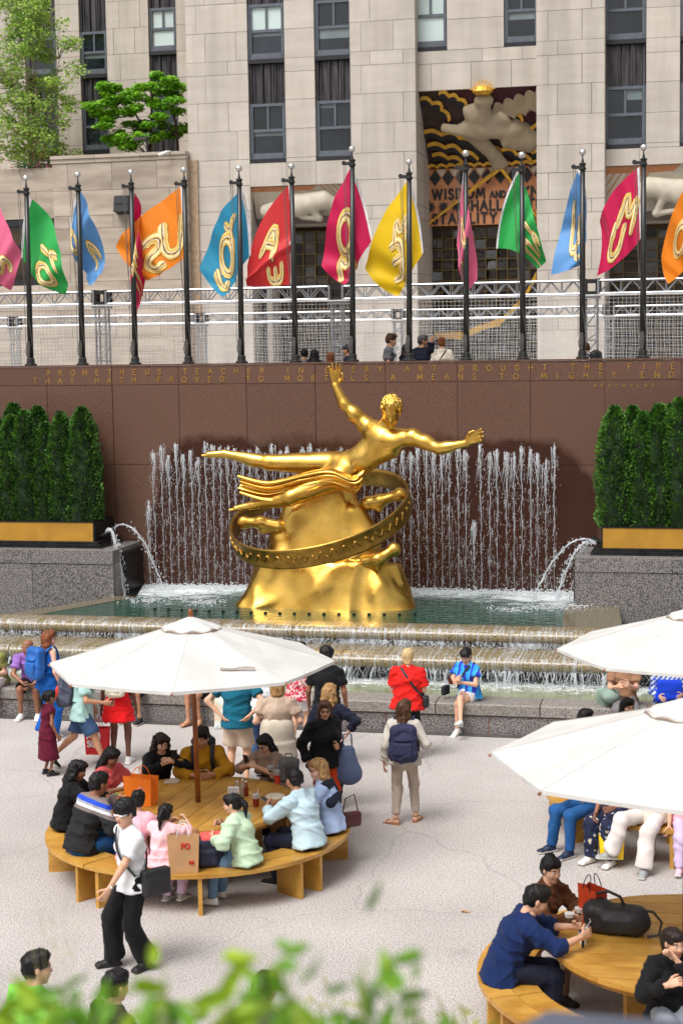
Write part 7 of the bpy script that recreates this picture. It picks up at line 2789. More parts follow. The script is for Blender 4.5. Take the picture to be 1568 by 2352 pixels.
        V = V + N * (.003 + wavy(V, .007, 11, seed, (1.2, 1.2, .8), 2) + folds(V, .034, 20, seed, (.8, .8, 1.2)))[:, None]
        mesh_np('top', V, F, top, t)
    # ---- lower garment
    if bot:
        kind, bm = bot
        L_ = bloose
        if kind in ('pants', 'shorts'):
            pr = [EC(P - up0 * .03, P + up0 * .055 * h, (hipw * h * bb + .006, hipd * h * bb + .008), (waw * h * bb - .004, wad * h * bb - .004), (1, 0, 0), k=.04)]
            for hp_, k_, a_ in ((hpR, kR, aR), (hpL, kL, aL)):
                r0_, r1_, r2_ = .080 * q * wgt + L_ * .6, .058 * q * wgt + L_, .040 * q + L_ + flare
                if bl > .52:
                    u = min(1.0, (bl - .5) / .5)
                    e2 = k_ + (a_ - k_) * u * (1.02 if u > .98 else 1)
                    pr += [RC(hp_, k_, r0_, r1_, k=.04), EC(k_, e2, (r1_, r1_), (r1_ + (r2_ - r1_) * u, r1_ + (r2_ - r1_) * u), (1, .1, 0), k=.03, flat=True), EL(k_, (r1_, r1_, r1_), k=.02)]
                else:
                    e2 = hp_ + (k_ - hp_) * (bl / .5)
                    pr += [EC(hp_, e2, (r0_, r0_), (r1_ + .020 + flare, r1_ + .020 + flare), (1, .1, 0), k=.04, flat=True), EL(hp_, (r0_, r0_, r0_), k=.03)]
            V, F = sdf_mesh(pr, vox)
        else:
            e2 = P - _np((0, 0, .49 * h * bl / .5 * .98))
            pr = [EC(waist, P, (waw * h * bb + .012, wad * h * bb + .014), (hipw * h * bb + L_, hipd * h * bb + L_ + .01), (1, 0, 0), k=.05), EC(P + _np((0, 0, .03)), e2, (hipw * h * bb + L_, hipd * h * bb + L_ + .01), (hipw * h * bb + L_ + flare, hipd * h * bb + L_ + flare), (1, 0, 0), k=.05, flat=True)]
            V, F = sdf_mesh(pr, vox)
        N = vnormals(V, F)
        am = np.clip((P[2] + .15 - V[:, 2]) / .25, .3, 1)
        V = V + N * ((wavy(V, .006, 9, seed + 3, (1.4, 1.4, .6), 2) + folds(V, .030, 18, seed + 5, (1, 1, .9) if sit else (1.2, 1.2, .5))) * am)[:, None]
        mesh_np({'pants': 'trousers', 'shorts': 'shorts', 'skirt': 'skirt'}[kind], V, F, bm, t)
    # ---- shoes
    if shoes:
        fdd = fdir or {}
        for s, k_, a_ in (('R', kR, aR), ('L', kL, aL)):
            V0, F0, m0 = shoe_mesh(shoes[1])
            if s == 'L':
                V0 = V0 * _np((-1, 1, 1)); F0 = F0[:, ::-1]
            d = _np(fdd.get(s, (.12 if s == 'R' else -.12, 1, 0)))
            M = frame(d, (0, 0, 1) if abs(_unit(d)[2]) < .8 else (0, 1, 0))
            mats_ = [smn, SHOE['tan']] if shoes[1] == 'bare' else [SHOE[shoes[0]], SOLED if len(shoes) > 2 else SOLE]
            mesh_np('foot' if shoes[1] == 'bare' else 'shoe', V0 * q @ M.T + a_, F0, mats_, t, True, m0)
    # ---- hair
    if hair and hair[0] != 'bald':
        V0, F0 = hair_mesh(hair[0])
        mesh_np('hair', V0 * hs * 1.02 @ HM.T + hc, F0, HAIR[hair[1]], t)
    for ex in extras:
        nm, prims, ma, vx = ex(dict(hc=hc, HM=HM, hs=hs, nb=nb, chest=chest, xd=xd, up=up, fd=fd, P=P, waist=waist, q=q, h=h, bb=bb, shR=shR, shL=shL, wR=wR, wL=wL, eR=eR, eL=eL, kR=kR, kL=kL, aR=aR, aL=aL, hipw=hipw, hipd=hipd, chd=chd))
        V, F = sdf_mesh(prims, vx)
        mesh_np(nm, V, F, ma, t)
    info = dict(t=t, wR=wR, wL=wL, eR=eR, eL=eL, chest=chest, up=up, fd=fd, xd=xd, P=P, nb=nb, hc=hc, shR=shR, shL=shL, h=h, q=q, bb=bb, chd=chd, chw=chw, waist=waist, hipw=hipw)
    return info


M_GLASSES = mat('dark spectacles', (.012, .012, .014), .2)
M_LENS = mat('lens frame', lin((60, 44, 36)), .3)


def glasses(ma=None, up_=0.0, thick=.0035, fwd=0.0):
    def f(c):
        H, o, s = c['HM'], c['hc'], c['hs']

        def p(x, y, z):
            return o + H @ (_np((x, y, z + up_)) * s)
        b = .106 + fwd
        pr = []
        for sg in (1, -1):
            pr += [EL(p(sg * .033, b, .008), (.022 * s, .004, .016 * s), H, k=.003), RC(p(sg * .056, b - .004, .012), p(sg * .086, -.0, .012), thick, thick, k=.003)]
        pr.append(RC(p(-.012, b, .013), p(.012, b, .013), thick, thick, k=.003))
        return ('glasses', pr, ma or M_GLASSES, .005)
    return f


def cap(ma):
    def f(c):
        H, o, s = c['HM'], c['hc'], c['hs']

        def p(x, y, z):
            return o + H @ (_np((x, y, z)) * s)
        return ('cap', [EL(p(0, -.01, .06), (.092 * s, .112 * s, .085 * s), H, k=.01), EL(p(0, .13, .055), (.07 * s, .07 * s, .010), H, k=.01), EL(p(0, 0, -.06), (.12, .14, .085), H, k=.01, op='s')], ma, .008)
    return f


def collar(ma):
    def f(c):
        nb, up, fd, xd, q = c['nb'], c['up'], c['fd'], c['xd'], c['q']
        a = nb - up * .012
        return ('collar', [EC(a, a + up * .045 - fd * .006, (.074 * q, .070 * q), (.062 * q, .062 * q), xd, k=.008, flat=True), EC(a + fd * .055 - xd * .035, a + fd * .085 - xd * .05 - up * .06, (.03, .012), (.012, .010), xd, k=.01), EC(a + fd * .055 + xd * .035, a + fd * .085 + xd * .05 - up * .06, (.03, .012), (.012, .010), xd, k=.01), EL(a + up * .05 + fd * .06, (.03, .06, .05), k=.008, op='s')], ma, .010)
    return f


def hatband(name, pts, r, ma, vx=.008):
    """band or strap along points given as functions of the joint table"""
    def f(c):
        ps = [p(c) for p in pts]
        return (name, [RC(a, b, r, r, k=.008) for a, b in zip(ps[:-1], ps[1:])], ma, vx)
    return f


def to_world(info, p):
    return info['t'].matrix_basis @ Vector(tuple(float(v) for v in p))


def crossbody(info, label, ma, over='L', bag=(.20, .07, .16), bagside=None, cat='bag', at=None, down=.02, r=.016):
    """strap from one shoulder round to the other hip, with its bag"""
    s = -1 if over == 'L' else 1
    xd, fd, up = info['xd'], info['fd'], info['up']
    h, bb = info['h'], info['bb']
    sp = info['nb'] + xd * s * .055 * h / 1.0 + up * .012
    hip = info['P'] - xd * s * (info['hipw'] * h * bb + .03) + up * .06 * h - up * down
    dep = info['chd'] * h * bb + .028
    mid = (sp + hip) / 2
    t = thing('shoulder_bag', label, cat, tuple(to_world(info, hip)), info['t'].rotation_euler.z)
    o = hip
    V_ = []
    w2 = Matrix.Rotation(0, 3, 'Z')
    loop = []
    for k in range(13):
        a = k / 12
        c = sp * (1 - a) + hip * a
        e = math.sin(pi * min(1, max(0, a * .9 + .08)))
        loop.append(c + fd * (dep * (.35 + .75 * e)) - o)
    for k in range(12, -1, -1):
        a = k / 12
        c = sp * (1 - a) + hip * a
        e = math.sin(pi * min(1, max(0, a * .9 + .08)))
        loop.append(c - fd * (dep * (.35 + .72 * e)) - o)
    m = MB()
    P = []
    for i, p in enumerate(loop):
        tdir = _unit(loop[min(i + 1, len(loop) - 1)] - loop[max(i - 1, 0)])
        out = fd if i < 13 else -fd
        sd_ = _unit(np.cross(tdir, out))
        P.append([p + sd_ * r, p + sd_ * r + out * .004, p - sd_ * r + out * .004, p - sd_ * r])
    m.grid([[Vector(tuple(float(v) for v in q)) for q in row] for row in P])
    m.build('strap', ma, t)
    if bag:
        bo = _np((0, 0, 0)) if at is None else _np(at)
        V, F = sdf_mesh([BX(bo + _np((-s * bag[1] * .5, 0, -bag[2] * .5)), (bag[1] / 2, bag[0] / 2, bag[2] / 2), None, .02, k=.01), BX(bo + _np((-s * bag[1] * 1.02, 0, -bag[2] * .62)), (.008, bag[0] * .42, bag[2] * .3), None, .006, k=.006)], .010)
        mesh_np('bag_body', V, F, ma, t)
    return t


def backpack(info, label, ma, ma2=None, w=.30, hh=.42, d=.15, low=0.0, straps=True, roll=True, front=False):
    """worn rucksack hanging from both shoulders; top-level thing with body, pocket and straps"""
    s = -1 if not front else 1
    xd, fd, up = info['xd'], info['fd'], info['up']
    h, bb = info['h'], info['bb']
    dep = info['chd'] * h * bb + .015
    c = info['chest'] - up * (.02 + low) + fd * s * (dep + d / 2)
    t = thing('backpack', label, 'backpack', tuple(to_world(info, c)), info['t'].rotation_euler.z)
    M = np.stack([xd, fd, up], axis=1)
    pr = [BX((0, 0, 0), (w / 2, d / 2, hh / 2), M, .055, k=.03), EL(tuple(up * hh * .40), (w * .44, d * .5, .07), M, k=.04), EL(tuple(-up * hh * .33 + fd * s * .02), (w * .52, d * .56, hh * .24), M, k=.05)]
    V, F = sdf_mesh(pr, .013)
    N = vnormals(V, F)
    V = V + N * (wavy(V, .007, 16, int(w * 1000), (1, 1, .7), 2) + folds(V, .03, 18, int(w * 100), (1, 1, .8)))[:, None]
    mesh_np('pack_body', V, F, ma, t)
    pr = [BX(tuple(fd * s * (d * .55) - up * hh * .16), (w * .36, .035, hh * .20), M, .03, k=.02)]
    V, F = sdf_mesh(pr, .012)
    mesh_np('pocket', V, F, ma2 or ma, t)
    if roll:
        pr = [EC(tuple(up * hh * .40 + fd * s * .02), tuple(up * hh * .12 + fd * s * (d * .56)), (w * .40, .05), (w * .34, .03), xd, k=.03)]
        V, F = sdf_mesh(pr, .012)
        mesh_np('flap', V, F, ma, t)
    if straps:
        for sg, nm in ((1, 'R'), (-1, 'L')):
            m = MB()
            sh = info['nb'] + xd * sg * .068 * h - up * .012
            pts = [c * 0 + (-fd * s * d * .4 + up * hh * .34 + xd * sg * w * .22)]
            base = -fd * s * 1.0
            pts = [up * hh * .30 - fd * s * d * .45 + xd * sg * w * .25, sh - c + up * .058, sh - c + base * (dep * .62) + up * .02, sh - c + base * (dep * 1.12) - up * .14, sh - c + base * (dep * .9) - up * .30 + xd * sg * .05, -up * hh * .36 - fd * s * d * .4 + xd * sg * w * .42]
            P = []
            n = 20
            for i in range(n + 1):
                tt = i / n * (len(pts) - 1)
                k = min(int(tt), len(pts) - 2)
                u = tt - k
                p0, p1, p2, p3 = pts[max(k - 1, 0)], pts[k], pts[k + 1], pts[min(k + 2, len(pts) - 1)]
                P.append(.5 * (2 * p1 + (p2 - p0) * u + (2 * p0 - 5 * p1 + 4 * p2 - p3) * u * u + (3 * p1 - p0 - 3 * p2 + p3) * u ** 3))
            m.grid([[Vector(tuple(float(v) for v in (p + xd * e * .026))) for e in (-1, 1)] for p in P])
            m.grid([[Vector(tuple(float(v) for v in (p * 1.0 + xd * e * .026 + up * .008))) for e in (-1, 1)] for p in P])
            m.build('strap', ma, t)
    return t


def phone(info, label, which='R', col=None, off=(0, 0, 0), tilt=(0, .5, 1), face=(0, -1, .6)):
    w = info['w' + which]
    e = info['e' + which]
    d = _unit(w - e)
    p = w + d * .10 + _np(off)
    t = thing('phone', label, 'phone', tuple(to_world(info, p)), info['t'].rotation_euler.z)
    M = frame(tilt, face)
    V, F = sdf_mesh([BX((0, 0, 0), (.037, .075, .005), M, .005, k=.004)], .0065)
    mesh_np('phone_case', V, F, col or M_BLKBOX, t)
    m = MB()
    a = [M @ _np(v) for v in ((-.033, -.07, .0058), (.033, -.07, .0058), (.033, .07, .0058), (-.033, .07, .0058))]
    m.add([tuple(float(c) for c in v) for v in a], [(0, 1, 2, 3)])
    m.build('screen', mat('phone screen', (.02, .022, .026), .08), t)
    return t

# ------------------------------------------------------------------ the visitors, one by one
UP = 4.45


def pz(x, y, z=0.0):
    return (x, y, z)


def face(dx, dy):
    return math.atan2(-dx, dy)


def seat_at(T, az, r, toward=True):
    a = rad(az)
    x, y = T[0] + r * cos(a), T[1] + r * sin(a)
    return (x, y, 0.0), (face(-cos(a), -sin(a)) if toward else face(cos(a), sin(a)))


SP = dict(pel=(0, 0, .55), feet={'R': (.13, .40, .095), 'L': (-.12, .36, .095)}, knee=(0, .6, 1), hem=.055, curl=.7)


def diner(label, T, az, r=1.50, **k):
    loc, rz = seat_at(T, az, r)
    rz += k.get('turn', 0)
    d = dict(SP); d.update(k)
    return person(label, loc, rz + k.pop('turn', 0) if False else rz, **{q: v for q, v in d.items() if q != 'turn'})


# behind the wall, street level
def upper(label, x, hgt, rz, y=33.3, **k):
    return person(label, (x, y, UP), rz, h=hgt, vox=.023, **k)


U = {'a': (-8.365, 1.434), 'b': (-8.144, 1.377), 'b2': (-7.961, 1.312), 'c': (-7.398, 1.456), 'd': (-6.602, 1.727), 'e': (-6.253, 1.528), 'f': (-5.909, 1.699), 'g': (-5.489, 1.648), 'h': (-2.551, 1.499)}
upper('man in a grey shirt seen from behind, left of the tower beyond the wall', U['a'][0], 1.45 + .0, .2, fem=False, top=C['grey'], bot=('pants', C['navy']), hair=('crop', 'black'), sk='tan')
upper('woman with long black hair and black hood beyond the wall, left of the tower', U['b'][0], 1.42, .4, top=C['black'], bot=('pants', C['black']), hair=('long', 'black'), sleeve=.95, sk='light')
upper('small dark haired visitor half hidden beside the woman in black beyond the wall', U['b2'][0] + .02, 1.35, -.2, y=33.8, top=C['brown'], bot=('pants', C['black']), hair=('bob', 'auburn'), sleeve=.95, sk='light')
upper('man in dark cap and navy top looking left beyond the wall', U['c'][0], 1.52, pi / 2, fem=False, top=C['navy'], bot=('pants', C['black']), hair=('crop', 'dark'), sleeve=.95, sk='tan', extras=[cap(C['charcoal'])])
upper('young man in a grey tee looking right, tallest in the group beyond the wall', U['d'][0], U['d'][1], -pi / 2 + .2, fem=False, top=C['grey'], bot=('pants', C['black']), hair=('quiff', 'brown'), sk='light', b=.85)
upper('curly haired woman in a navy cardigan behind the yellow flag pole', U['e'][0], U['e'][1], -.9, top=C['navy'], bot=('pants', C['black']), hair=('curly', 'dark'), sleeve=.95, sk='light', extras=[glasses()])
upper('grey haired man in a navy polo with his hand at his mouth', U['f'][0], U['f'][1], -.35, fem=False, b=1.08, top=C['navy'], bot=('pants', C['black']), hair=('short', 'grey'), sk='tan', head=(55, 6), hands={'R': (.10, .26, 1.48)}, sleeve=.3)
w_ = upper('woman in a cream cardigan with tied up auburn hair beyond the wall', U['g'][0], U['g'][1], .2, top=C['cream'], bot=('pants', C['denim']), hair=('bun', 'auburn'), sleeve=.95, sk='fair')
crossbody(w_, 'thin brown shoulder strap bag of the woman in cream', C['brown'], 'R', (.16, .06, .14), cat='shoulder bag', r=.012)
w_ = upper('man in a white shirt walking left beyond the wall at the right', U['h'][0], U['h'][1], 1.2, fem=False, top=C['white'], bot=('pants', C['black']), hair=('crop', 'brown'), sleeve=.95, sk='light')
backpack(w_, 'black rucksack on the man in white beyond the wall', M_BAGBLK, w=.34, hh=.42)

# on the bench wall, backs to the water
BS = dict(pel=(0, 0, .575), feet={'R': (.14, .36, .095), 'L': (-.14, .36, .095)}, knee=(0, .6, 1), hem=.055)


def bencher(label, x, rz=pi, y=24.86, **k):
    d = dict(BS); d.update(k)
    return person(label, (x, y, 0), rz, **d)


bencher('man in an olive tee and pale shorts cut by the left edge of the view', -11.52, pi - .25, fem=False, h=1.74, top=C['olive'], bot=('shorts', C['whitepants']), bl=.44, hair=('short', 'brown'), hands={'R': (.10, .34, .72), 'L': (-.12, .34, .72)}, lean=22, sk='fair')
b2_ = bencher('bald man in a purple tee leaning forward on the bench wall', -10.90, pi + .15, fem=False, h=1.76, b=1.06, top=C['purple'], bot=('shorts', C['black']), bl=.44, hair=('bald', 'dark'), sk='brown', lean=30, head=(35, 14), hands={'R': (.06, .46, .62), 'L': (-.10, .48, .60)}, elb={'R': (1, -.3, 0), 'L': (-1, -.3, 0)}, shoes=('white', 'sneaker'))
phone(b2_, 'dark phone in the hands of the bald man in purple', 'L')
bencher('seated visitor in black half hidden behind the red dress', -9.02, pi - .2, fem=False, h=1.72, top=C['black'], bot=('shorts', C['black']), bl=.46, hair=('short', 'black'), sk='tan', lean=18, hands={'R': (.16, .38, .74), 'L': (-.1, .40, .74)}, shoes=('black', 'sneaker'))
bencher('barelegged visitor in pale sandals seated under the left parasol', -7.98, pi - .3, h=1.66, top=C['black'], bot=('shorts', C['black']), bl=.34, hair=('long', 'brown'), sk='tan', feet={'R': (.05, .40, .11), 'L': (-.10, .30, .095)}, shoes=('tan', 'bare'))
tote = thing('shopping_bag', 'pale patterned tote bag standing against the bench wall under the parasol', 'tote bag', (-7.48, 24.42, .0), .1)
V, F = sdf_mesh([BX((0, 0, .24), (.20, .07, .24), None, .03, k=.02), BX((0, 0, .44), (.16, .03, .10), None, .02, k=.02)], .018)
mesh_np('bag_body', V + vnormals(V, F) * wavy(V, .012, 9, 3)[:, None], F, pattern('pale tote', [(190, 206, 206), (214, 222, 216), (206, 214, 204), (222, 196, 170)], 'flowers', 6), tote)

s1 = bencher('woman in a blue striped blouse and white shorts with crossed legs checking a phone', -3.72, pi - .42, h=1.62, top=C['bluestripe'], bot=('shorts', C['white']), bl=.20, hair=('pony', 'black'), sk='light', lean=10, head=(-12, 34), feet={'R': (-.20, .58, .28), 'L': (-.02, .40, .10)}, fdir={'R': (-.25, 1, .35), 'L': (-.05, 1, -.2)}, knee={'R': (0, .5, 1), 'L': (.1, .6, 1)}, hands={'R': (.02, .36, .86), 'L': (-.06, .36, .82)}, sleeve=.26, loose=.022, vox=.015, y=24.92, elb={'R': (1, -.6, -.6), 'L': (-1, -.6, -.6)}, curl=.8, extras=[glasses(M_LENS, .075, .004, -.01)])
phone(s1, 'red brown phone held by the woman on the bench wall', 'L', mat('phone red', lin((96, 26, 28)), .4), (.04, .05, .02))
crossbody(s1, 'black shoulder strap bag across the blue striped blouse', M_BAGBLK, 'L', (.18, .06, .15), cat='shoulder bag', r=.018, at=(.12, .16, .05))
s2 = bencher('man in a brown tee with checked trousers, head hidden by the parasol', -1.36, pi + .1, fem=False, h=1.74, top=C['tanshirt'], bot=('pants', C['greyplaid']), hair=('short', 'black'), sk='light', hands={'R': (.12, .34, .84), 'L': (-.06, .36, .86)}, curl=.8, y=24.9)
jk = thing('folded_jacket', 'grey green jacket draped over the knee of the man in brown', 'jacket', tuple(to_world(s2, (.22, .16, .64))), pi)
V, F = sdf_mesh([EL((0, 0, .02), (.15, .20, .10), k=.05), EC((.06, -.12, .05), (.10, -.14, -.24), (.14, .05), (.12, .04), (1, 0, 0), k=.05)], .017)
mesh_np('folds', V + vnormals(V, F) * wavy(V, .016, 12, 8, (1, 1, .6), 3)[:, None], F, fabric('sage', (132, 152, 140)), jk)
s3 = bencher('woman in blue plaid shirt with bright blue bag on the bench wall', -.72, pi + .15, h=1.64, top=C['plaid'], bot=('pants', C['black']), hair=('long', 'wine'), sk='light', sleeve=.92, loose=.03, hands={'R': (.16, .30, .70), 'L': (-.16, .30, .72)}, y=24.9)
bg_ = thing('blue_bag', 'bright blue tote bag in the lap of the woman in plaid', 'tote bag', tuple(to_world(s3, (0, .24, .66))), pi + .15)
V, F = sdf_mesh([BX((0, 0, .12), (.19, .07, .15), None, .05, k=.03), EL((.12, 0, .02), (.12, .09, .10), k=.04)], .016)
mesh_np('bag_body', V + vnormals(V, F) * wavy(V, .012, 12, 4)[:, None], F, C['royal'], bg_)

# standing and walking in the plaza
w_ = person('woman in a bright blue jumpsuit looking right near the bench wall', (-10.060, 23.424), -.55, h=1.70, top=C['blue'], sleeve=-.5, bot=('pants', C['blue']), bloose=.045, flare=.03, hair=('longwavy', 'auburn'), sk='fair', head=(30, 4), extras=[glasses()], neck=0)
backpack(w_, 'bright blue rucksack on the woman in the jumpsuit', mat('blue nylon', lin((28, 96, 176)), .6, var=.12, bump=.3, bscale=60), w=.32, hh=.46, d=.18, low=.02)
person('small girl in a maroon dress with long black ponytail', (-9.177, 21.338), -.75, h=1.22, b=.92, top=C['maroon'], sleeve=.10, bot=('skirt', C['maroon']), bl=.34, bloose=.02, flare=.05, hair=('pony', 'black'), sk='brown', shoes=('black', 'sneaker', 1), loose=.010)
w_ = person('man in a mint polo shirt striding right with a phone in hand', (-8.800, 21.689), -pi / 2 + .25, fem=False, h=1.72, b=1.06, top=C['mint'], loose=.02, sleeve=.36, hem=.13, bot=('shorts', C['denim']), bl=.42, bloose=.03, hair=('short', 'grey'), sk='tan', pel=(0, 0, .865), lean=8, feet={'R': (.09, .32, .10), 'L': (-.09, -.44, .19)}, fdir={'L': (0, .75, -.65), 'R': (.1, 1, .1)}, hands={'R': (.26, .36, 1.02), 'L': (-.24, .10, .86)}, head=(0, 18), shoes=('black', 'sneaker'), extras=[collar(C['mint'])])
phone(w_, 'black phone in the hand of the man in mint', 'R')
backpack(w_, 'grey and red hiking rucksack on the man in mint', mat('slate nylon', lin((74, 78, 96)), .65, var=.12, bump=.3, bscale=60), mat('red nylon', lin((226, 62, 46)), .6, var=.1), w=.30, hh=.50, d=.20, low=.03)
w_ = person('woman in a short red dress seen from behind beside the red shopping bag', (-8.424, 22.145), .12, h=1.72, top=C['brightred'], sleeve=-.5, bot=('skirt', C['brightred']), bl=.16, flare=.07, hair=('long', 'black'), sk='dark', hands={'L': (-.26, .02, .74), 'R': (.24, .1, .8)}, feet={'R': (.14, -.04, .09), 'L': (-.10, .02, .09)})
backpack(w_, 'small cream leather rucksack on the red dress', mat('cream leather', lin((226, 216, 196)), .5, var=.05), w=.26, hh=.30, d=.12, low=.06)
w_ = person('man in teal tee and khaki shorts, hands on hips, head hidden by the parasol', (-6.346, 21.169), .05, fem=False, h=1.80, b=1.08, top=C['teal'], sleeve=.30, hem=.10, loose=.016, bot=('shorts', C['khaki']), bl=.42, bloose=.03, hair=('short', 'grey'), sk='light', hands={'R': (.20, -.12, 1.02), 'L': (-.20, -.12, 1.02)}, elb={'R': (1, -.2, 0), 'L': (-1, -.2, 0)}, palms={'R': (-1, .6, 0), 'L': (1, .6, 0)})


def tied(name, ma, drop, w=1.12):
    def f(c):
        P, up, h, bb = c['P'], c['up'], c['h'], c['bb']
        hw_, hd_ = c['hipw'] * h * bb * w + .02, c['hipd'] * h * bb * w + .03
        a = P + _np((0, 0, .045 * h))
        pr = [EC(a, P + _np((0, -.02, -drop * .4)), (hw_ * .94, hd_), (hw_ * 1.06, hd_ * 1.05), (1, 0, 0), k=.03, flat=True), EC(a + _np((0, 0, .03)), a - _np((0, 0, .03)), (hw_ * .98, hd_ * 1.05), (hw_ * .98, hd_ * 1.05), (1, 0, 0), k=.03),
              EC(P + _np((0, -.03, -drop * .3)), P + _np((.02, -.05, -drop)), (hw_ * 1.05, hd_ * 1.02), (hw_ * 1.12, hd_ * 1.0), (1, 0, 0), k=.03, flat=True), EL(P + _np((0, .16, -drop * .6)), (hw_ * .7, .14, drop), k=.03, op='s')]
        V = None
        return (name, pr, ma, .015)
    return f


person('woman in a beige tee with a cream jacket tied round her waist', (-5.650, 20.679), .1, h=1.66, b=1.22, top=C['beige'], loose=.018, sleeve=.30, bot=('pants', C['navy']), hair=('bob', 'blond'), sk='fair', hands={'L': (-.20, .20, 1.05), 'R': (.22, .24, 1.08)}, extras=[tied('tied_jacket', fabric('jacket cream', (206, 194, 176)), .30)])
w_ = person('woman in a red floral blouse and white shorts near the water', (-6.071, 23.463), -.25, h=1.62, b=1.1, top=C['redfloral'], loose=.022, sleeve=.55, bot=('shorts', C['white']), bl=.34, hair=('long', 'dark'), sk='light', hands={'R': (.24, .22, .95), 'L': (-.2, .15, .9)})
crossbody(w_, 'white handbag on a studded strap beside the red floral blouse', mat('white leather', lin((226, 220, 206)), .45, var=.03), 'L', (.22, .07, .17), cat='handbag', r=.013, at=(.0, .0, -.02))
person('visitor in white top and blue trousers between the teal tee and the beige tee', (-6.250, 22.064), .0, h=1.60, top=C['white'], bot=('pants', C['denim']), hair=('long', 'black'), sk='light', loose=.02, sleeve=.9)
person('man in a black tee with curly black hair facing the cascade beside the parasol', (-5.392, 22.400), .05, fem=False, h=1.76, b=1.02, top=C['black'], sleeve=.34, bot=('pants', C['charcoal']), hair=('mop', 'black'), sk='brown')
person('blond woman in a navy sweater with her hand on her hip', (-4.890, 20.395), -.1, h=1.66, b=1.1, top=C['navy'], sleeve=.80, bot=('pants', C['navy']), hair=('longwavy', 'blond'), sk='fair', hands={'R': (.25, -.04, .98), 'L': (-.22, .05, .85)}, elb={'R': (1, -.25, 0)})
w_ = person('woman in a black sweater and red trousers with dark glasses looking right', (-4.786, 19.667), -2.35, h=1.63, b=1.12, top=C['black'], loose=.02, sleeve=.93, hem=.10, bot=('pants', C['orange']), hair=('bob', 'brown'), sk='tan', head=(28, 6), hands={'L': (-.02, .30, 1.06), 'R': (.26, .06, .84)}, curl={'L': 1.2, 'R': .6}, neck=.03, extras=[glasses(thick=.005)], vox=.016)
tb_ = thing('denim_tote', 'blue denim tote bag hanging from the arm of the woman in black', 'tote bag', (-4.50, 19.78, .52), .5)
V, F = sdf_mesh([EC((0, 0, .08), (.0, 0, .42), (.17, .10), (.10, .05), (1, 0, 0), k=.05), EL((0, 0, .12), (.17, .10, .13), k=.05)], .016)
mesh_np('bag_body', V + vnormals(V, F) * wavy(V, .016, 10, 5, (1, 1, .5), 3)[:, None], F, fabric('denim tote', (92, 104, 134)), tb_)
m = MB(); m.tube([(-.06, 0, .44), (-.05, 0, .62), (.05, 0, .62), (.06, 0, .44)], .012, 5); m.build('handle', fabric('denim tote', (92, 104, 134)), tb_)

w_ = person('woman with short fair hair in a bright red top facing the cascade', (-4.336, 23.020), .05, h=1.64, b=1.26, top=C['red'], loose=.024, sleeve=.40, hem=.10, bot=('pants', C['black']), hair=('pixie', 'fair'), sk='fair', hands={'L': (-.14, .26, 1.06), 'R': (.14, .26, 1.06)}, elb={'R': (.45, -1, -.5), 'L': (-.45, -1, -.5)}, vox=.016)
crossbody(w_, 'black shoulder strap bag across the red top', M_BAGBLK, 'L', (.18, .07, .16), cat='shoulder bag', r=.018)
w_ = person('woman with wavy brown hair, pale knit sweater and beige trousers, alone in the plaza', (-3.798, 19.876), .12, h=1.60, b=.98, top=C['knit'], loose=.022, sleeve=.92, hem=.06, bot=('pants', C['sand']), bl=.95, bloose=.012, hair=('longwavy', 'brown'), sk='light', head=(35, 2), shoes=('tan', 'bare'), feet={'R': (.13, .10, .085), 'L': (-.12, -.04, .085)}, fdir={'L': (-.9, .45, 0), 'R': (.35, 1, 0)}, hands={'L': (-.25, .0, .78), 'R': (.22, .22, .98)}, vox=.015)
backpack(w_, 'dark navy patterned drawstring rucksack on the woman in the knit sweater', pattern('navy dots', [(60, 64, 104), (34, 36, 64), (26, 28, 52), (44, 46, 80)], 'flowers', 60), w=.34, hh=.42, d=.16, low=.07)

w_ = person('young man in white tee, black track trousers and white sunglasses', (-5.513, 14.691), pi / 2 + .85, fem=False, h=1.72, b=.92, top=C['white'], sleeve=.34, loose=.012, hem=.10, bot=('pants', C['black']), bl=1.0, bloose=.032, flare=.028, hair=('mop', 'black'), sk='light', pel=(0, -.02, .89), feet={'L': (-.10, -.10, .10), 'R': (.16, .12, .10)}, fdir={'L': (-.25, 1, 0), 'R': (.3, 1, 0)}, hands={'L': (-.10, .30, .86), 'R': (.26, -.08, .86)}, head=(-22, 4), shoes=('black', 'sneaker', 1), vox=.014,
            extras=[glasses(mat('white sunglasses', (.8, .8, .82), .3), 0, .006), hatband('bracelet', [lambda c: c['wL'] - _unit(c['wL'] - c['eL']) * .02 + _np((.02, 0, 0)), lambda c: c['wL'] - _unit(c['wL'] - c['eL']) * .02 - _np((.02, 0, 0))], .018, M_BALL)])
crossbody(w_, 'black messenger bag slung across the white tee', M_BAGBLK, 'R', (.30, .10, .26), cat='messenger bag', r=.022, at=(.03, -.15, .04))
tr_ = w_['t']

# foreground heads below the terrace
person('man in a lime green tee with black hair in the lower left corner', (-4.842, 10.780), -.55, fem=False, h=1.70, top=C['lime'], bot=('pants', C['black']), hair=('short', 'black'), sk='light', head=(28, 4), vox=.016)
person('dark haired head just showing above the leaves below the young man in white', (-4.218, 10.730), -.6, fem=False, h=1.62, top=C['black'], bot=('pants', C['black']), hair=('short', 'black'), sk='light', vox=.018)
person('dark haired head among the foreground leaves near the middle', (-3.106, 10.768), -.2, fem=False, h=1.66, top=C['greyblue'], bot=('pants', C['black']), hair=('short', 'black'), sk='tan', vox=.018)

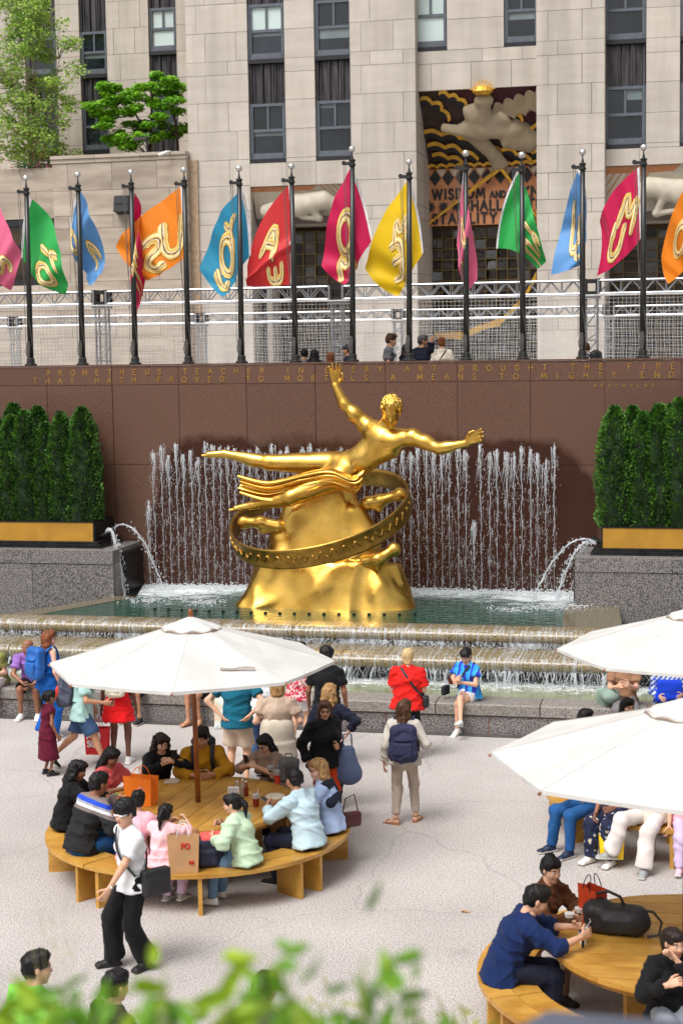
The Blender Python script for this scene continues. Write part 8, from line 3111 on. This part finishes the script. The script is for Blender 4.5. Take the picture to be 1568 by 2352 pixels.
# round the crowded left table
HT = {'R': (.10, .50, .80), 'L': (-.12, .48, .80)}
EO = {'R': (1, -.4, -.5), 'L': (-1, -.4, -.5)}
w_ = diner('woman with curly dark hair and black top looking at her phone at the far side', T1, 127, h=1.64, top=C['black'], sleeve=.93, bot=('pants', C['denim']), hair=('curly', 'dark'), sk='light', lean=16, head=(-4, 22), hands={'R': (.05, .40, .96), 'L': (-.05, .40, .97)}, elb=EO, vox=.016, extras=[glasses(M_LENS, .085, .004, -.02)])
phone(w_, 'dark phone held by the woman with curly hair', 'R', None, (-.04, -.0, .05), (0, .3, 1))
w_ = diner('young man in a mustard hoodie leaning on the table behind the parasol pole', T1, 105, fem=False, h=1.74, top=C['mustard'], loose=.03, sleeve=.9, bot=('pants', C['denim']), hair=('quiff', 'black'), sk='tan', lean=20, head=(20, 12), hands=HT, elb={'R': (1, -.3, -.3), 'L': (-1, -.3, -.3)}, neck=.02, vox=.016)
backpack(w_, 'black rucksack worn by the young man in mustard', M_BAGBLK, w=.28, hh=.42)
w_ = diner('woman with straight black hair and glasses in a brown top reading her phone', T1, 70, h=1.62, top=C['taupe'], sleeve=.62, bot=('pants', C['black']), hair=('long', 'black'), sk='light', lean=16, head=(6, 30), hands={'R': (.10, .40, .92), 'L': (-.05, .42, .93)}, elb=EO, vox=.016, extras=[glasses()])
phone(w_, 'black phone held by the woman with glasses', 'L', None, (.03, 0, .04), (0, .4, 1))
w_ = diner('blond woman with glasses and navy sweater over her shoulders at the right side', T1, 2, r=1.56, h=1.68, top=C['skyblue'], loose=.02, sleeve=.9, bot=('pants', C['black']), hair=('longwavy', 'blond'), sk='fair', lean=12, head=(-35, 6), hands={'R': (.06, .42, .84), 'L': (-.10, .40, .84)}, elb=EO, vox=.016, extras=[glasses(M_LENS), hatband('shoulder_sweater', [lambda c: c['shL'] + c['up'] * .02 - c['fd'] * .03, lambda c: c['nb'] - c['fd'] * .07 - c['up'] * .03, lambda c: c['shR'] + c['up'] * .02 - c['fd'] * .03, lambda c: c['shR'] - c['fd'] * .08 - c['up'] * .16, lambda c: c['chest'] - c['fd'] * .12 - c['up'] * .02, lambda c: c['shL'] - c['fd'] * .08 - c['up'] * .16], .062, C['navy'], .014)])
hb_ = thing('handbag', 'small maroon handbag on the bench behind the blond woman', 'handbag', (-4.10, 18.12, .462), .6)
V, F = sdf_mesh([BX((0, 0, .09), (.13, .05, .09), None, .04, k=.02)], .014); mesh_np('bag_body', V, F, mat('maroon leather', lin((70, 26, 30)), .4), hb_)
m = MB(); m.tube([(-.1, 0, .15), (-.06, 0, .34), (.05, 0, .38), (.1, 0, .15)], .008, 5); m.build('handle', mat('maroon leather', lin((70, 26, 30)), .4), hb_)
w_ = diner('man in a pale blue shirt seen from behind with elbows on the table', T1, -21, r=1.56, fem=False, h=1.78, b=1.02, top=C['paleblue'], loose=.022, sleeve=.88, bot=('pants', C['navy']), hair=('short', 'black'), sk='tan', lean=18, head=(20, 14), hands={'R': (.12, .46, .84), 'L': (-.06, .52, .86)}, elb=EO, vox=.015, shoes=('black', 'sneaker'), extras=[collar(C['paleblue'])])
phone(w_, 'blue grey phone in the hands of the man in pale blue', 'L', mat('phone blue', lin((70, 96, 120)), .4), (.03, .02, .02), (0, 1, .5), (0, -.4, 1))
w_ = diner('woman in a pale green sweater with a low black ponytail, back to the camera', T1, -53, r=1.57, h=1.52, turn=.75, top=C['palegreen'], loose=.03, sleeve=.92, bot=('pants', C['paledenim']), hair=('pony', 'black'), sk='light', lean=18, head=(-12, 10), hands={'R': (.16, .36, .84), 'L': (-.20, .30, .78)}, elb=EO, vox=.015, shoes=('white', 'sneaker'))
diner('little girl in a pink dress with a black ponytail on the front bench', T1, -87, r=1.56, h=1.32, turn=-.35, b=.95, pel=(0, 0, .54), top=C['palepink'], loose=.022, sleeve=.45, bot=('pants', C['lilac']), hair=('pony', 'black'), sk='light', lean=12, head=(-10, 10), hands={'R': (.10, .34, .92), 'L': (-.12, .32, .88)}, feet={'R': (.09, .22, .14), 'L': (-.08, .18, .12)}, elb=EO, vox=.014, shoes=('grey', 'sneaker'))
diner('woman in a pink top with glasses, mostly behind the young man in white', T1, -101, r=1.46, h=1.52, top=C['pink'], loose=.02, sleeve=.5, bot=('pants', C['paledenim']), hair=('bun', 'black'), sk='light', lean=14, head=(-25, 10), hands=HT, elb=EO, extras=[glasses(M_LENS)])
w_ = diner('man in a black sweater with blue and white striped shoulders leaning over the table', T1, -131, r=1.52, fem=False, h=1.78, b=1.1, top=C['black'], loose=.018, sleeve=.92, bot=('pants', C['jeans']), hair=('short', 'black'), sk='brown', lean=24, head=(-12, 16), hands={'R': (.16, .34, .80), 'L': (.02, .48, .98)}, elb={'R': (1, -.3, -.6), 'L': (-1, .1, -.6)}, vox=.015)
# his shoulder stripes are knitted in bands round the yoke
bm_ = bpy.data.materials.new('cloth striped yoke')
bm_.use_nodes = True
n_, l_, p_ = nodes_of(bm_)
p_.inputs['Roughness'].default_value = .9
tc_ = n_.new('ShaderNodeTexCoord')
dt_ = n_.new('ShaderNodeVectorMath'); dt_.operation = 'DOT_PRODUCT'
dt_.inputs[1].default_value = tuple(float(v) for v in w_['up'])
l_.new(tc_.outputs['Object'], dt_.inputs[0])
o0 = float(_np(w_['nb']) @ w_['up'])
rr_ = n_.new('ShaderNodeValToRGB'); rr_.color_ramp.interpolation = 'CONSTANT'
l_.new(mrange(n_, l_, dt_.outputs['Value'], o0 - .25, o0 + .05, 0, 1), rr_.inputs[0])
ee_ = rr_.color_ramp.elements
for pos, cc in ((0, (22, 22, 25)), (.30, (120, 108, 106)), (.43, (226, 228, 232)), (.53, (150, 150, 160)), (.62, (30, 72, 200)), (.78, (130, 116, 112))):
    e = ee_[0] if pos == 0 else ee_.new(pos)
    e.color = (*lin(cc), 1)
ee_[-1].color = (*lin((130, 116, 112)), 1)
l_.new(rr_.outputs[0], p_.inputs['Base Color'])
for ch in w_['t'].children:
    if ch.name.startswith('top'):
        ch.data.materials[0] = bm_
for q, (nm, cc) in enumerate(()):
    c = w_
    a = c['nb'] - c['up'] * (.045 + .042 * q) - c['fd'] * .0
    hw_ = c['chw'] * c['h'] * 1.1 * (.98 + .10 * q)
    pr_ = [EC(tuple(a), tuple(a - c['up'] * .036), (hw_ * (1.03 + .08 * q), .105 + .012 * q), (hw_ * (1.08 + .08 * q), .112 + .012 * q), c['xd'], k=.01, flat=True)]
    V, F = sdf_mesh(pr_, .012)
    mesh_np(nm, V, F, C[cc], c['t'])
diner('woman in a black hooded top with long curly hair at the left side', T1, -167, r=1.54, h=1.62, top=C['black'], loose=.03, sleeve=.93, bot=('pants', C['black']), hair=('curly', 'black'), sk='brown', lean=16, head=(10, 22), hands=HT, elb=EO)
diner('woman in a rose pink blouse with long black hair looking down at her food', T1, 163, r=1.42, h=1.62, b=1.05, top=C['rose'], loose=.022, sleeve=.48, bot=('pants', C['black']), hair=('long', 'black'), sk='brown', lean=18, head=(8, 32), hands={'R': (.14, .44, .82), 'L': (-.08, .40, .84)}, elb=EO, vox=.016)

# right foreground table
w_ = diner('man in a blue blazer bending over the right foreground table with a phone', T2, -165, r=1.66, fem=False, h=1.78, b=1.04, top=C['blazer'], loose=.026, sleeve=.66, hem=.12, bot=('pants', C['navy']), hair=('short', 'black'), sk='light', lean=30, head=(-6, 26), hands={'R': (.16, .66, .88), 'L': (-.04, .62, .90)}, elb={'R': (1, -.3, -.6), 'L': (-1, -.3, -.6)}, vox=.014, curl=.6, extras=[collar(C['blazer'])])
phone(w_, 'pale phone in the hands of the man in the blue blazer', 'L', mat('phone pale', (.5, .5, .52), .3), (.05, .02, .02), (0, .6, .7), (0, -.7, .6))
diner('woman in a brown jacket with swept up black hair at the right foreground table', T2, 160, r=1.50, h=1.66, top=C['brown'], loose=.028, sleeve=.93, bot=('pants', C['taupe']), hair=('updo', 'black'), sk='light', lean=14, head=(26, 8), hands={'R': (.14, .40, .80), 'L': (-.04, .44, .80)}, elb=EO, vox=.014, feet={'R': (.20, .34, .10), 'L': (.02, .60, .34)}, fdir={'L': (.2, 1, -.1)}, shoes=('black', 'boot', 1))
loc_, rz_ = (-.36, 13.16), pi + .35
w_ = person('girl in black jacket over red top, chin on hand, lower right corner', loc_, rz_, h=1.60, top=C['black'], loose=.022, sleeve=.93, bot=('pants', C['sweat']), bloose=.03, hair=('pony', 'dark'), sk='light', pel=(0, 0, .60), feet={'R': (.12, .36, .22), 'L': (-.08, .36, .22)}, knee=(0, .6, 1), hem=.055, lean=10, head=(-14, 6), hands={'R': (.12, .34, .96), 'L': (.02, .24, 1.12)}, elb={'R': (.8, .2, -.8), 'L': (-.6, .5, -1)}, curl=.9, vox=.014,
            extras=[lambda c: ('red_shirt', [EC(c['nb'] + c['fd'] * .045 - c['up'] * .03, c['chest'] + c['fd'] * .10 - c['up'] * .02, (.045, .03), (.055, .03), c['xd'], k=.02)], C['red'], .012)])

# under the far right parasol: facing out, only legs in view
def outer(label, az, **k):
    loc, rz = seat_at(T3, az, 1.55, False)
    d = dict(SP); d.update(k)
    return person(label, loc, rz, **d)


outer('visitor in blue jeans and navy shoes facing out under the far right parasol', -134, fem=False, h=1.72, b=1.05, top=C['grey'], bot=('pants', C['jeans']), hair=('short', 'black'), sk='light', shoes=('navy', 'sneaker'), feet={'R': (.20, .46, .095), 'L': (-.10, .44, .095)}, hands={'R': (.1, .34, .74), 'L': (-.08, .34, .74)})
outer('visitor in navy flowered trousers holding a yellow bag under the far right parasol', -119, h=1.64, top=C['black'], bot=('pants', C['bluefloral']), bloose=.035, hair=('long', 'black'), sk='brown', shoes=('white', 'sneaker'), hands={'R': (.06, .44, .50), 'L': (-.16, .36, .70)})
outer('visitor in wide white trousers and grey trainers under the far right parasol', -104, h=1.66, top=C['cream'], bot=('pants', C['whitepants']), bloose=.03, flare=.03, hair=('long', 'black'), sk='light', shoes=('grey', 'sneaker'), feet={'R': (.34, .40, .20), 'L': (-.06, .50, .095)}, fdir={'R': (.9, .6, .1)})
outer('child in lilac leggings and pink shoes at the right edge', -89, h=1.36, top=C['pink'], bot=('pants', C['lilac']), hair=('long', 'black'), sk='light', shoes=('pink', 'sneaker'), feet={'R': (.08, .36, .095), 'L': (-.12, .40, .095)})
diner('black haired visitor whose head shows above the nearest parasol, left one', T3, 152, r=1.52, h=1.60, top=C['black'], sleeve=.9, bot=('pants', C['black']), hair=('long', 'black'), sk='light', hands=HT, elb=EO)
diner('black haired visitor whose head shows above the nearest parasol, right one', T3, 121, r=1.60, h=1.64, top=C['black'], sleeve=.9, bot=('pants', C['black']), hair=('long', 'black'), sk='light', hands=HT, elb=EO)

# litter on the floor
for lab, (x, y), s_, ma in (('white paper scrap on the floor by the blue jumpsuit', (-9.866, 23.286), .09, M_WHITEP), ('yellowish fallen scrap on the floor below the nearest parasol', (-1.162, 18.729), .07, M_YELP), ('small pale scrap on the open floor in front of the left table', (-2.578, 16.820), .05, M_KRAFT)):
    m = MB(); m.grid([[(-s_, -s_ * .6, .004), (0, -s_ * .5, .012), (s_, -s_ * .6, .004)], [(-s_ * .9, s_ * .5, .006), (.1 * s_, s_ * .6, .018), (s_ * .8, s_ * .6, .003)]])
    o = m.build('paper_scrap', ma); o.location = (x, y, .001); o.rotation_euler = (0, 0, RNG.uniform(0, 3))
    tag(o, lab, 'litter')

# ------------------------------------------------------------------ plants on the terrace edge in front of the lens
M_NEARLEAF = leafmat('near leaf', lin((186, 212, 62)), lin((122, 170, 36)))
M_NEARLEAF2 = leafmat('near dark leaf', lin((128, 176, 52)), lin((72, 130, 34)))
M_NEARYEL = leafmat('near yellow leaf', lin((204, 204, 84)), lin((150, 170, 52)))
TZ = 4.28
PXB = {20: (-0.978, 2.1, 5.103), 230: (-0.84, 2.1, 5.114), 420: (-0.718, 2.1, 5.123), 600: (-0.605, 2.1, 5.132), 780: (-0.494, 2.1, 5.141), 940: (-0.399, 2.1, 5.148)}


def near_shrub(label, base, tips, leaf, nl, ma, seed, spread=.034, wid=.42):
    R = random.Random(seed)
    t = thing('foreground_shrub', label, 'shrub', (base[0], base[1], TZ), 0, 'leafy plants along the terrace edge')
    st_, lv = MB(), MB()
    for tx, ty, tz in tips:
        e = Vector((tx - base[0], ty - base[1], tz - .018 - TZ))
        s = Vector((R.gauss(0, .03), R.gauss(0, .03), 0))
        pts = [s.lerp(e, q) + Vector((R.gauss(0, .008), R.gauss(0, .008), .03 * sin(pi * q))) for q in (0, .3, .6, .85, 1)]
        st_.tube(pts, [.006, .005, .004, .003, .0015], 5)
        for k in range(nl):
            q = R.uniform(.15, 1.03) ** .8
            p = s.lerp(e, min(1, q)) + Vector((R.gauss(0, spread), R.gauss(0, spread), R.gauss(0, spread * .5)))
            d = Vector((R.gauss(0, 1), R.gauss(0, 1), R.gauss(.25, .6))).normalized()
            n = d.cross(Vector((R.gauss(0, 1), R.gauss(0, 1), R.gauss(0, .4)))).normalized()
            L = leaf * R.uniform(.6, 1.2)
            w = n * L * wid * .5
            u = d.cross(n) * L * .08
            lv.add([p, p + d * L * .3 + w - u, p + d * L * .65 + w * .85 - u, p + d * L - u * 2, p + d * L * .65 - w * .85 - u, p + d * L * .3 - w - u, p + d * L * .5 + u * .6], [(0, 1, 6), (1, 2, 6), (2, 3, 6), (3, 4, 6), (4, 5, 6), (5, 0, 6)])
    st_.build('stem', mat('green stem', lin((120, 130, 60)), .7), t, True)
    lv.build('foliage', ma, t)
    return t


near_shrub('blurred leafy plant at the lower left corner of the view', [-1.012390155005407, 2.2, 5.0073344089129925], [(-1.055, 2.250, 5.058), (-1.039, 2.250, 5.066), (-1.018, 2.250, 5.064), (-0.997, 2.250, 5.055), (-1.076, 2.250, 5.046), (-1.030, 2.250, 5.043)], .062, 20, M_NEARLEAF, 1)
near_shrub('blurred leafy plant in front of the lime green tee, second from the left', [-0.9256907215211989, 2.2, 5.014613618984235], [(-0.953, 2.200, 5.113), (-0.932, 2.200, 5.138), (-0.909, 2.200, 5.103), (-0.891, 2.200, 5.123), (-0.940, 2.200, 5.087), (-0.906, 2.200, 5.083)], .060, 20, M_NEARLEAF2, 2)
near_shrub('blurred bright leafy plant below the young man in white', [-0.8336210759254122, 2.2, 5.022343707458211], [(-0.841, 2.150, 5.144), (-0.819, 2.150, 5.130), (-0.792, 2.150, 5.138), (-0.768, 2.150, 5.175), (-0.755, 2.150, 5.199), (-0.783, 2.150, 5.120), (-0.832, 2.150, 5.109)], .062, 20, M_NEARLEAF, 3)
near_shrub('blurred leafy plant left of the middle with one tall sprig', [-0.7133200699058463, 2.2, 5.032444076738683], [(-0.744, 2.200, 5.115), (-0.725, 2.200, 5.107), (-0.691, 2.200, 5.132), (-0.668, 2.200, 5.147), (-0.699, 2.200, 5.099), (-0.649, 2.200, 5.122), (-0.751, 2.200, 5.095)], .062, 20, M_NEARLEAF, 4)
near_shrub('blurred leafy plant covering the dark haired head near the middle', [-0.6151527054679562, 2.2, 5.04068612445649], [(-0.604, 2.100, 5.185), (-0.578, 2.100, 5.230), (-0.569, 2.100, 5.249), (-0.592, 2.100, 5.161), (-0.555, 2.100, 5.170), (-0.548, 2.100, 5.188)], .058, 15, M_NEARLEAF2, 5)
near_shrub('blurred leafy plant with two tall sprigs right of the middle', [-0.4681802267590551, 2.2, 5.0530258077072245], [(-0.477, 2.150, 5.199), (-0.463, 2.150, 5.234), (-0.472, 2.150, 5.156), (-0.451, 2.150, 5.139), (-0.416, 2.150, 5.191), (-0.404, 2.150, 5.208), (-0.395, 2.150, 5.162), (-0.429, 2.150, 5.147)], .054, 13, M_NEARLEAF2, 6, .035)
near_shrub('small yellow green fine leaved plant near the middle of the lower edge', [-0.847992292862528, 3.513546114023635, 4.5], [(-0.930, 3.600, 4.525), (-0.899, 3.600, 4.554), (-0.857, 3.600, 4.541), (-0.837, 3.600, 4.522), (-0.884, 3.600, 4.508), (-0.816, 3.600, 4.508)], .042, 16, M_NEARYEL, 7, .035, .22)
near_shrub('small yellow green fine leaved plant left of the curved bench', [-0.5553597761424439, 3.556989180684938, 4.5], [(-0.611, 3.600, 4.581), (-0.592, 3.600, 4.551), (-0.557, 3.600, 4.544), (-0.527, 3.600, 4.536), (-0.622, 3.600, 4.523)], .040, 12, M_NEARYEL, 8, .03, .22)
for q, (x, lab) in enumerate(((20, 'lowest leaves at the lower left edge, below the lime green tee'), (230, 'low bright leaves under the young man in white'), (420, 'low bright leaves left of the middle of the lower edge'), (600, 'low bright leaves under the dark haired head near the middle'), (780, 'low leaves right of the middle of the lower edge'), (940, 'low leaves at the right end of the planted edge'))):
    R = random.Random(40 + q)
    c = PXB[x]
    tips = [(c[0] + R.uniform(-.10, .10), c[1] + R.uniform(-.1, .1), c[2] + R.uniform(-.06, .025 - .012 * (q > 3))) for _ in range(11)]
    near_shrub('blurred ' + lab, (c[0], c[1]), tips, .060, 19, (M_NEARLEAF, M_NEARLEAF, M_NEARLEAF2)[q % 3], 60 + q, .035)
# thin grass stems
t = thing('tall_grass', 'thin pale grass stems rising at the lower left', 'grass tuft', (-1.500, 3.500, 4.395), 0)
t.location.z = TZ
R = random.Random(3)
m = MB()
for tip in ((-1.540, 3.500, 4.752), (-1.512, 3.500, 4.727), (-1.476, 3.500, 4.777), (-1.450, 3.500, 4.716), (-1.568, 3.500, 4.687), (-1.421, 3.500, 4.634), (-1.502, 3.500, 4.660)):
    e = Vector(tip) - Vector(t.location)
    m.tube([(R.gauss(0, .01), R.gauss(0, .01), 0), tuple(e * .5 + Vector((R.gauss(0, .01), 0, .02))), tuple(e)], [.0014, .001, .0005], 3)
    for k in range(9):
        p = e * R.uniform(.6, 1)
        m.tube([tuple(p), tuple(p + Vector((R.gauss(0, .012), R.gauss(0, .01), .014)))], [.0012, .0004], 3)
m.build('stem', mat('straw', lin((196, 188, 140)), .8), t)
# stone planter edge at the lower right, close to the lens
pe = thing('planter_edge', 'dark grey planter edge, out of focus, in the lower right corner', 'planter', (-0.151, 2.600, 4.970), 0)
a, b = -0.309, -0.309 + 1.6
zt = 4.924
m = MB()
m.prism_y([(a - .02 - pe.location.x, TZ - pe.location.z), (b - pe.location.x, TZ - pe.location.z), (b - pe.location.x, zt - pe.location.z), (a + .035 - pe.location.x, zt - pe.location.z), (a - .02 - pe.location.x, zt - .035 - pe.location.z)], -.06, .10)
m.build('edge_slab', mat('slate planter', lin((84, 88, 102)), .6, var=.08), pe)
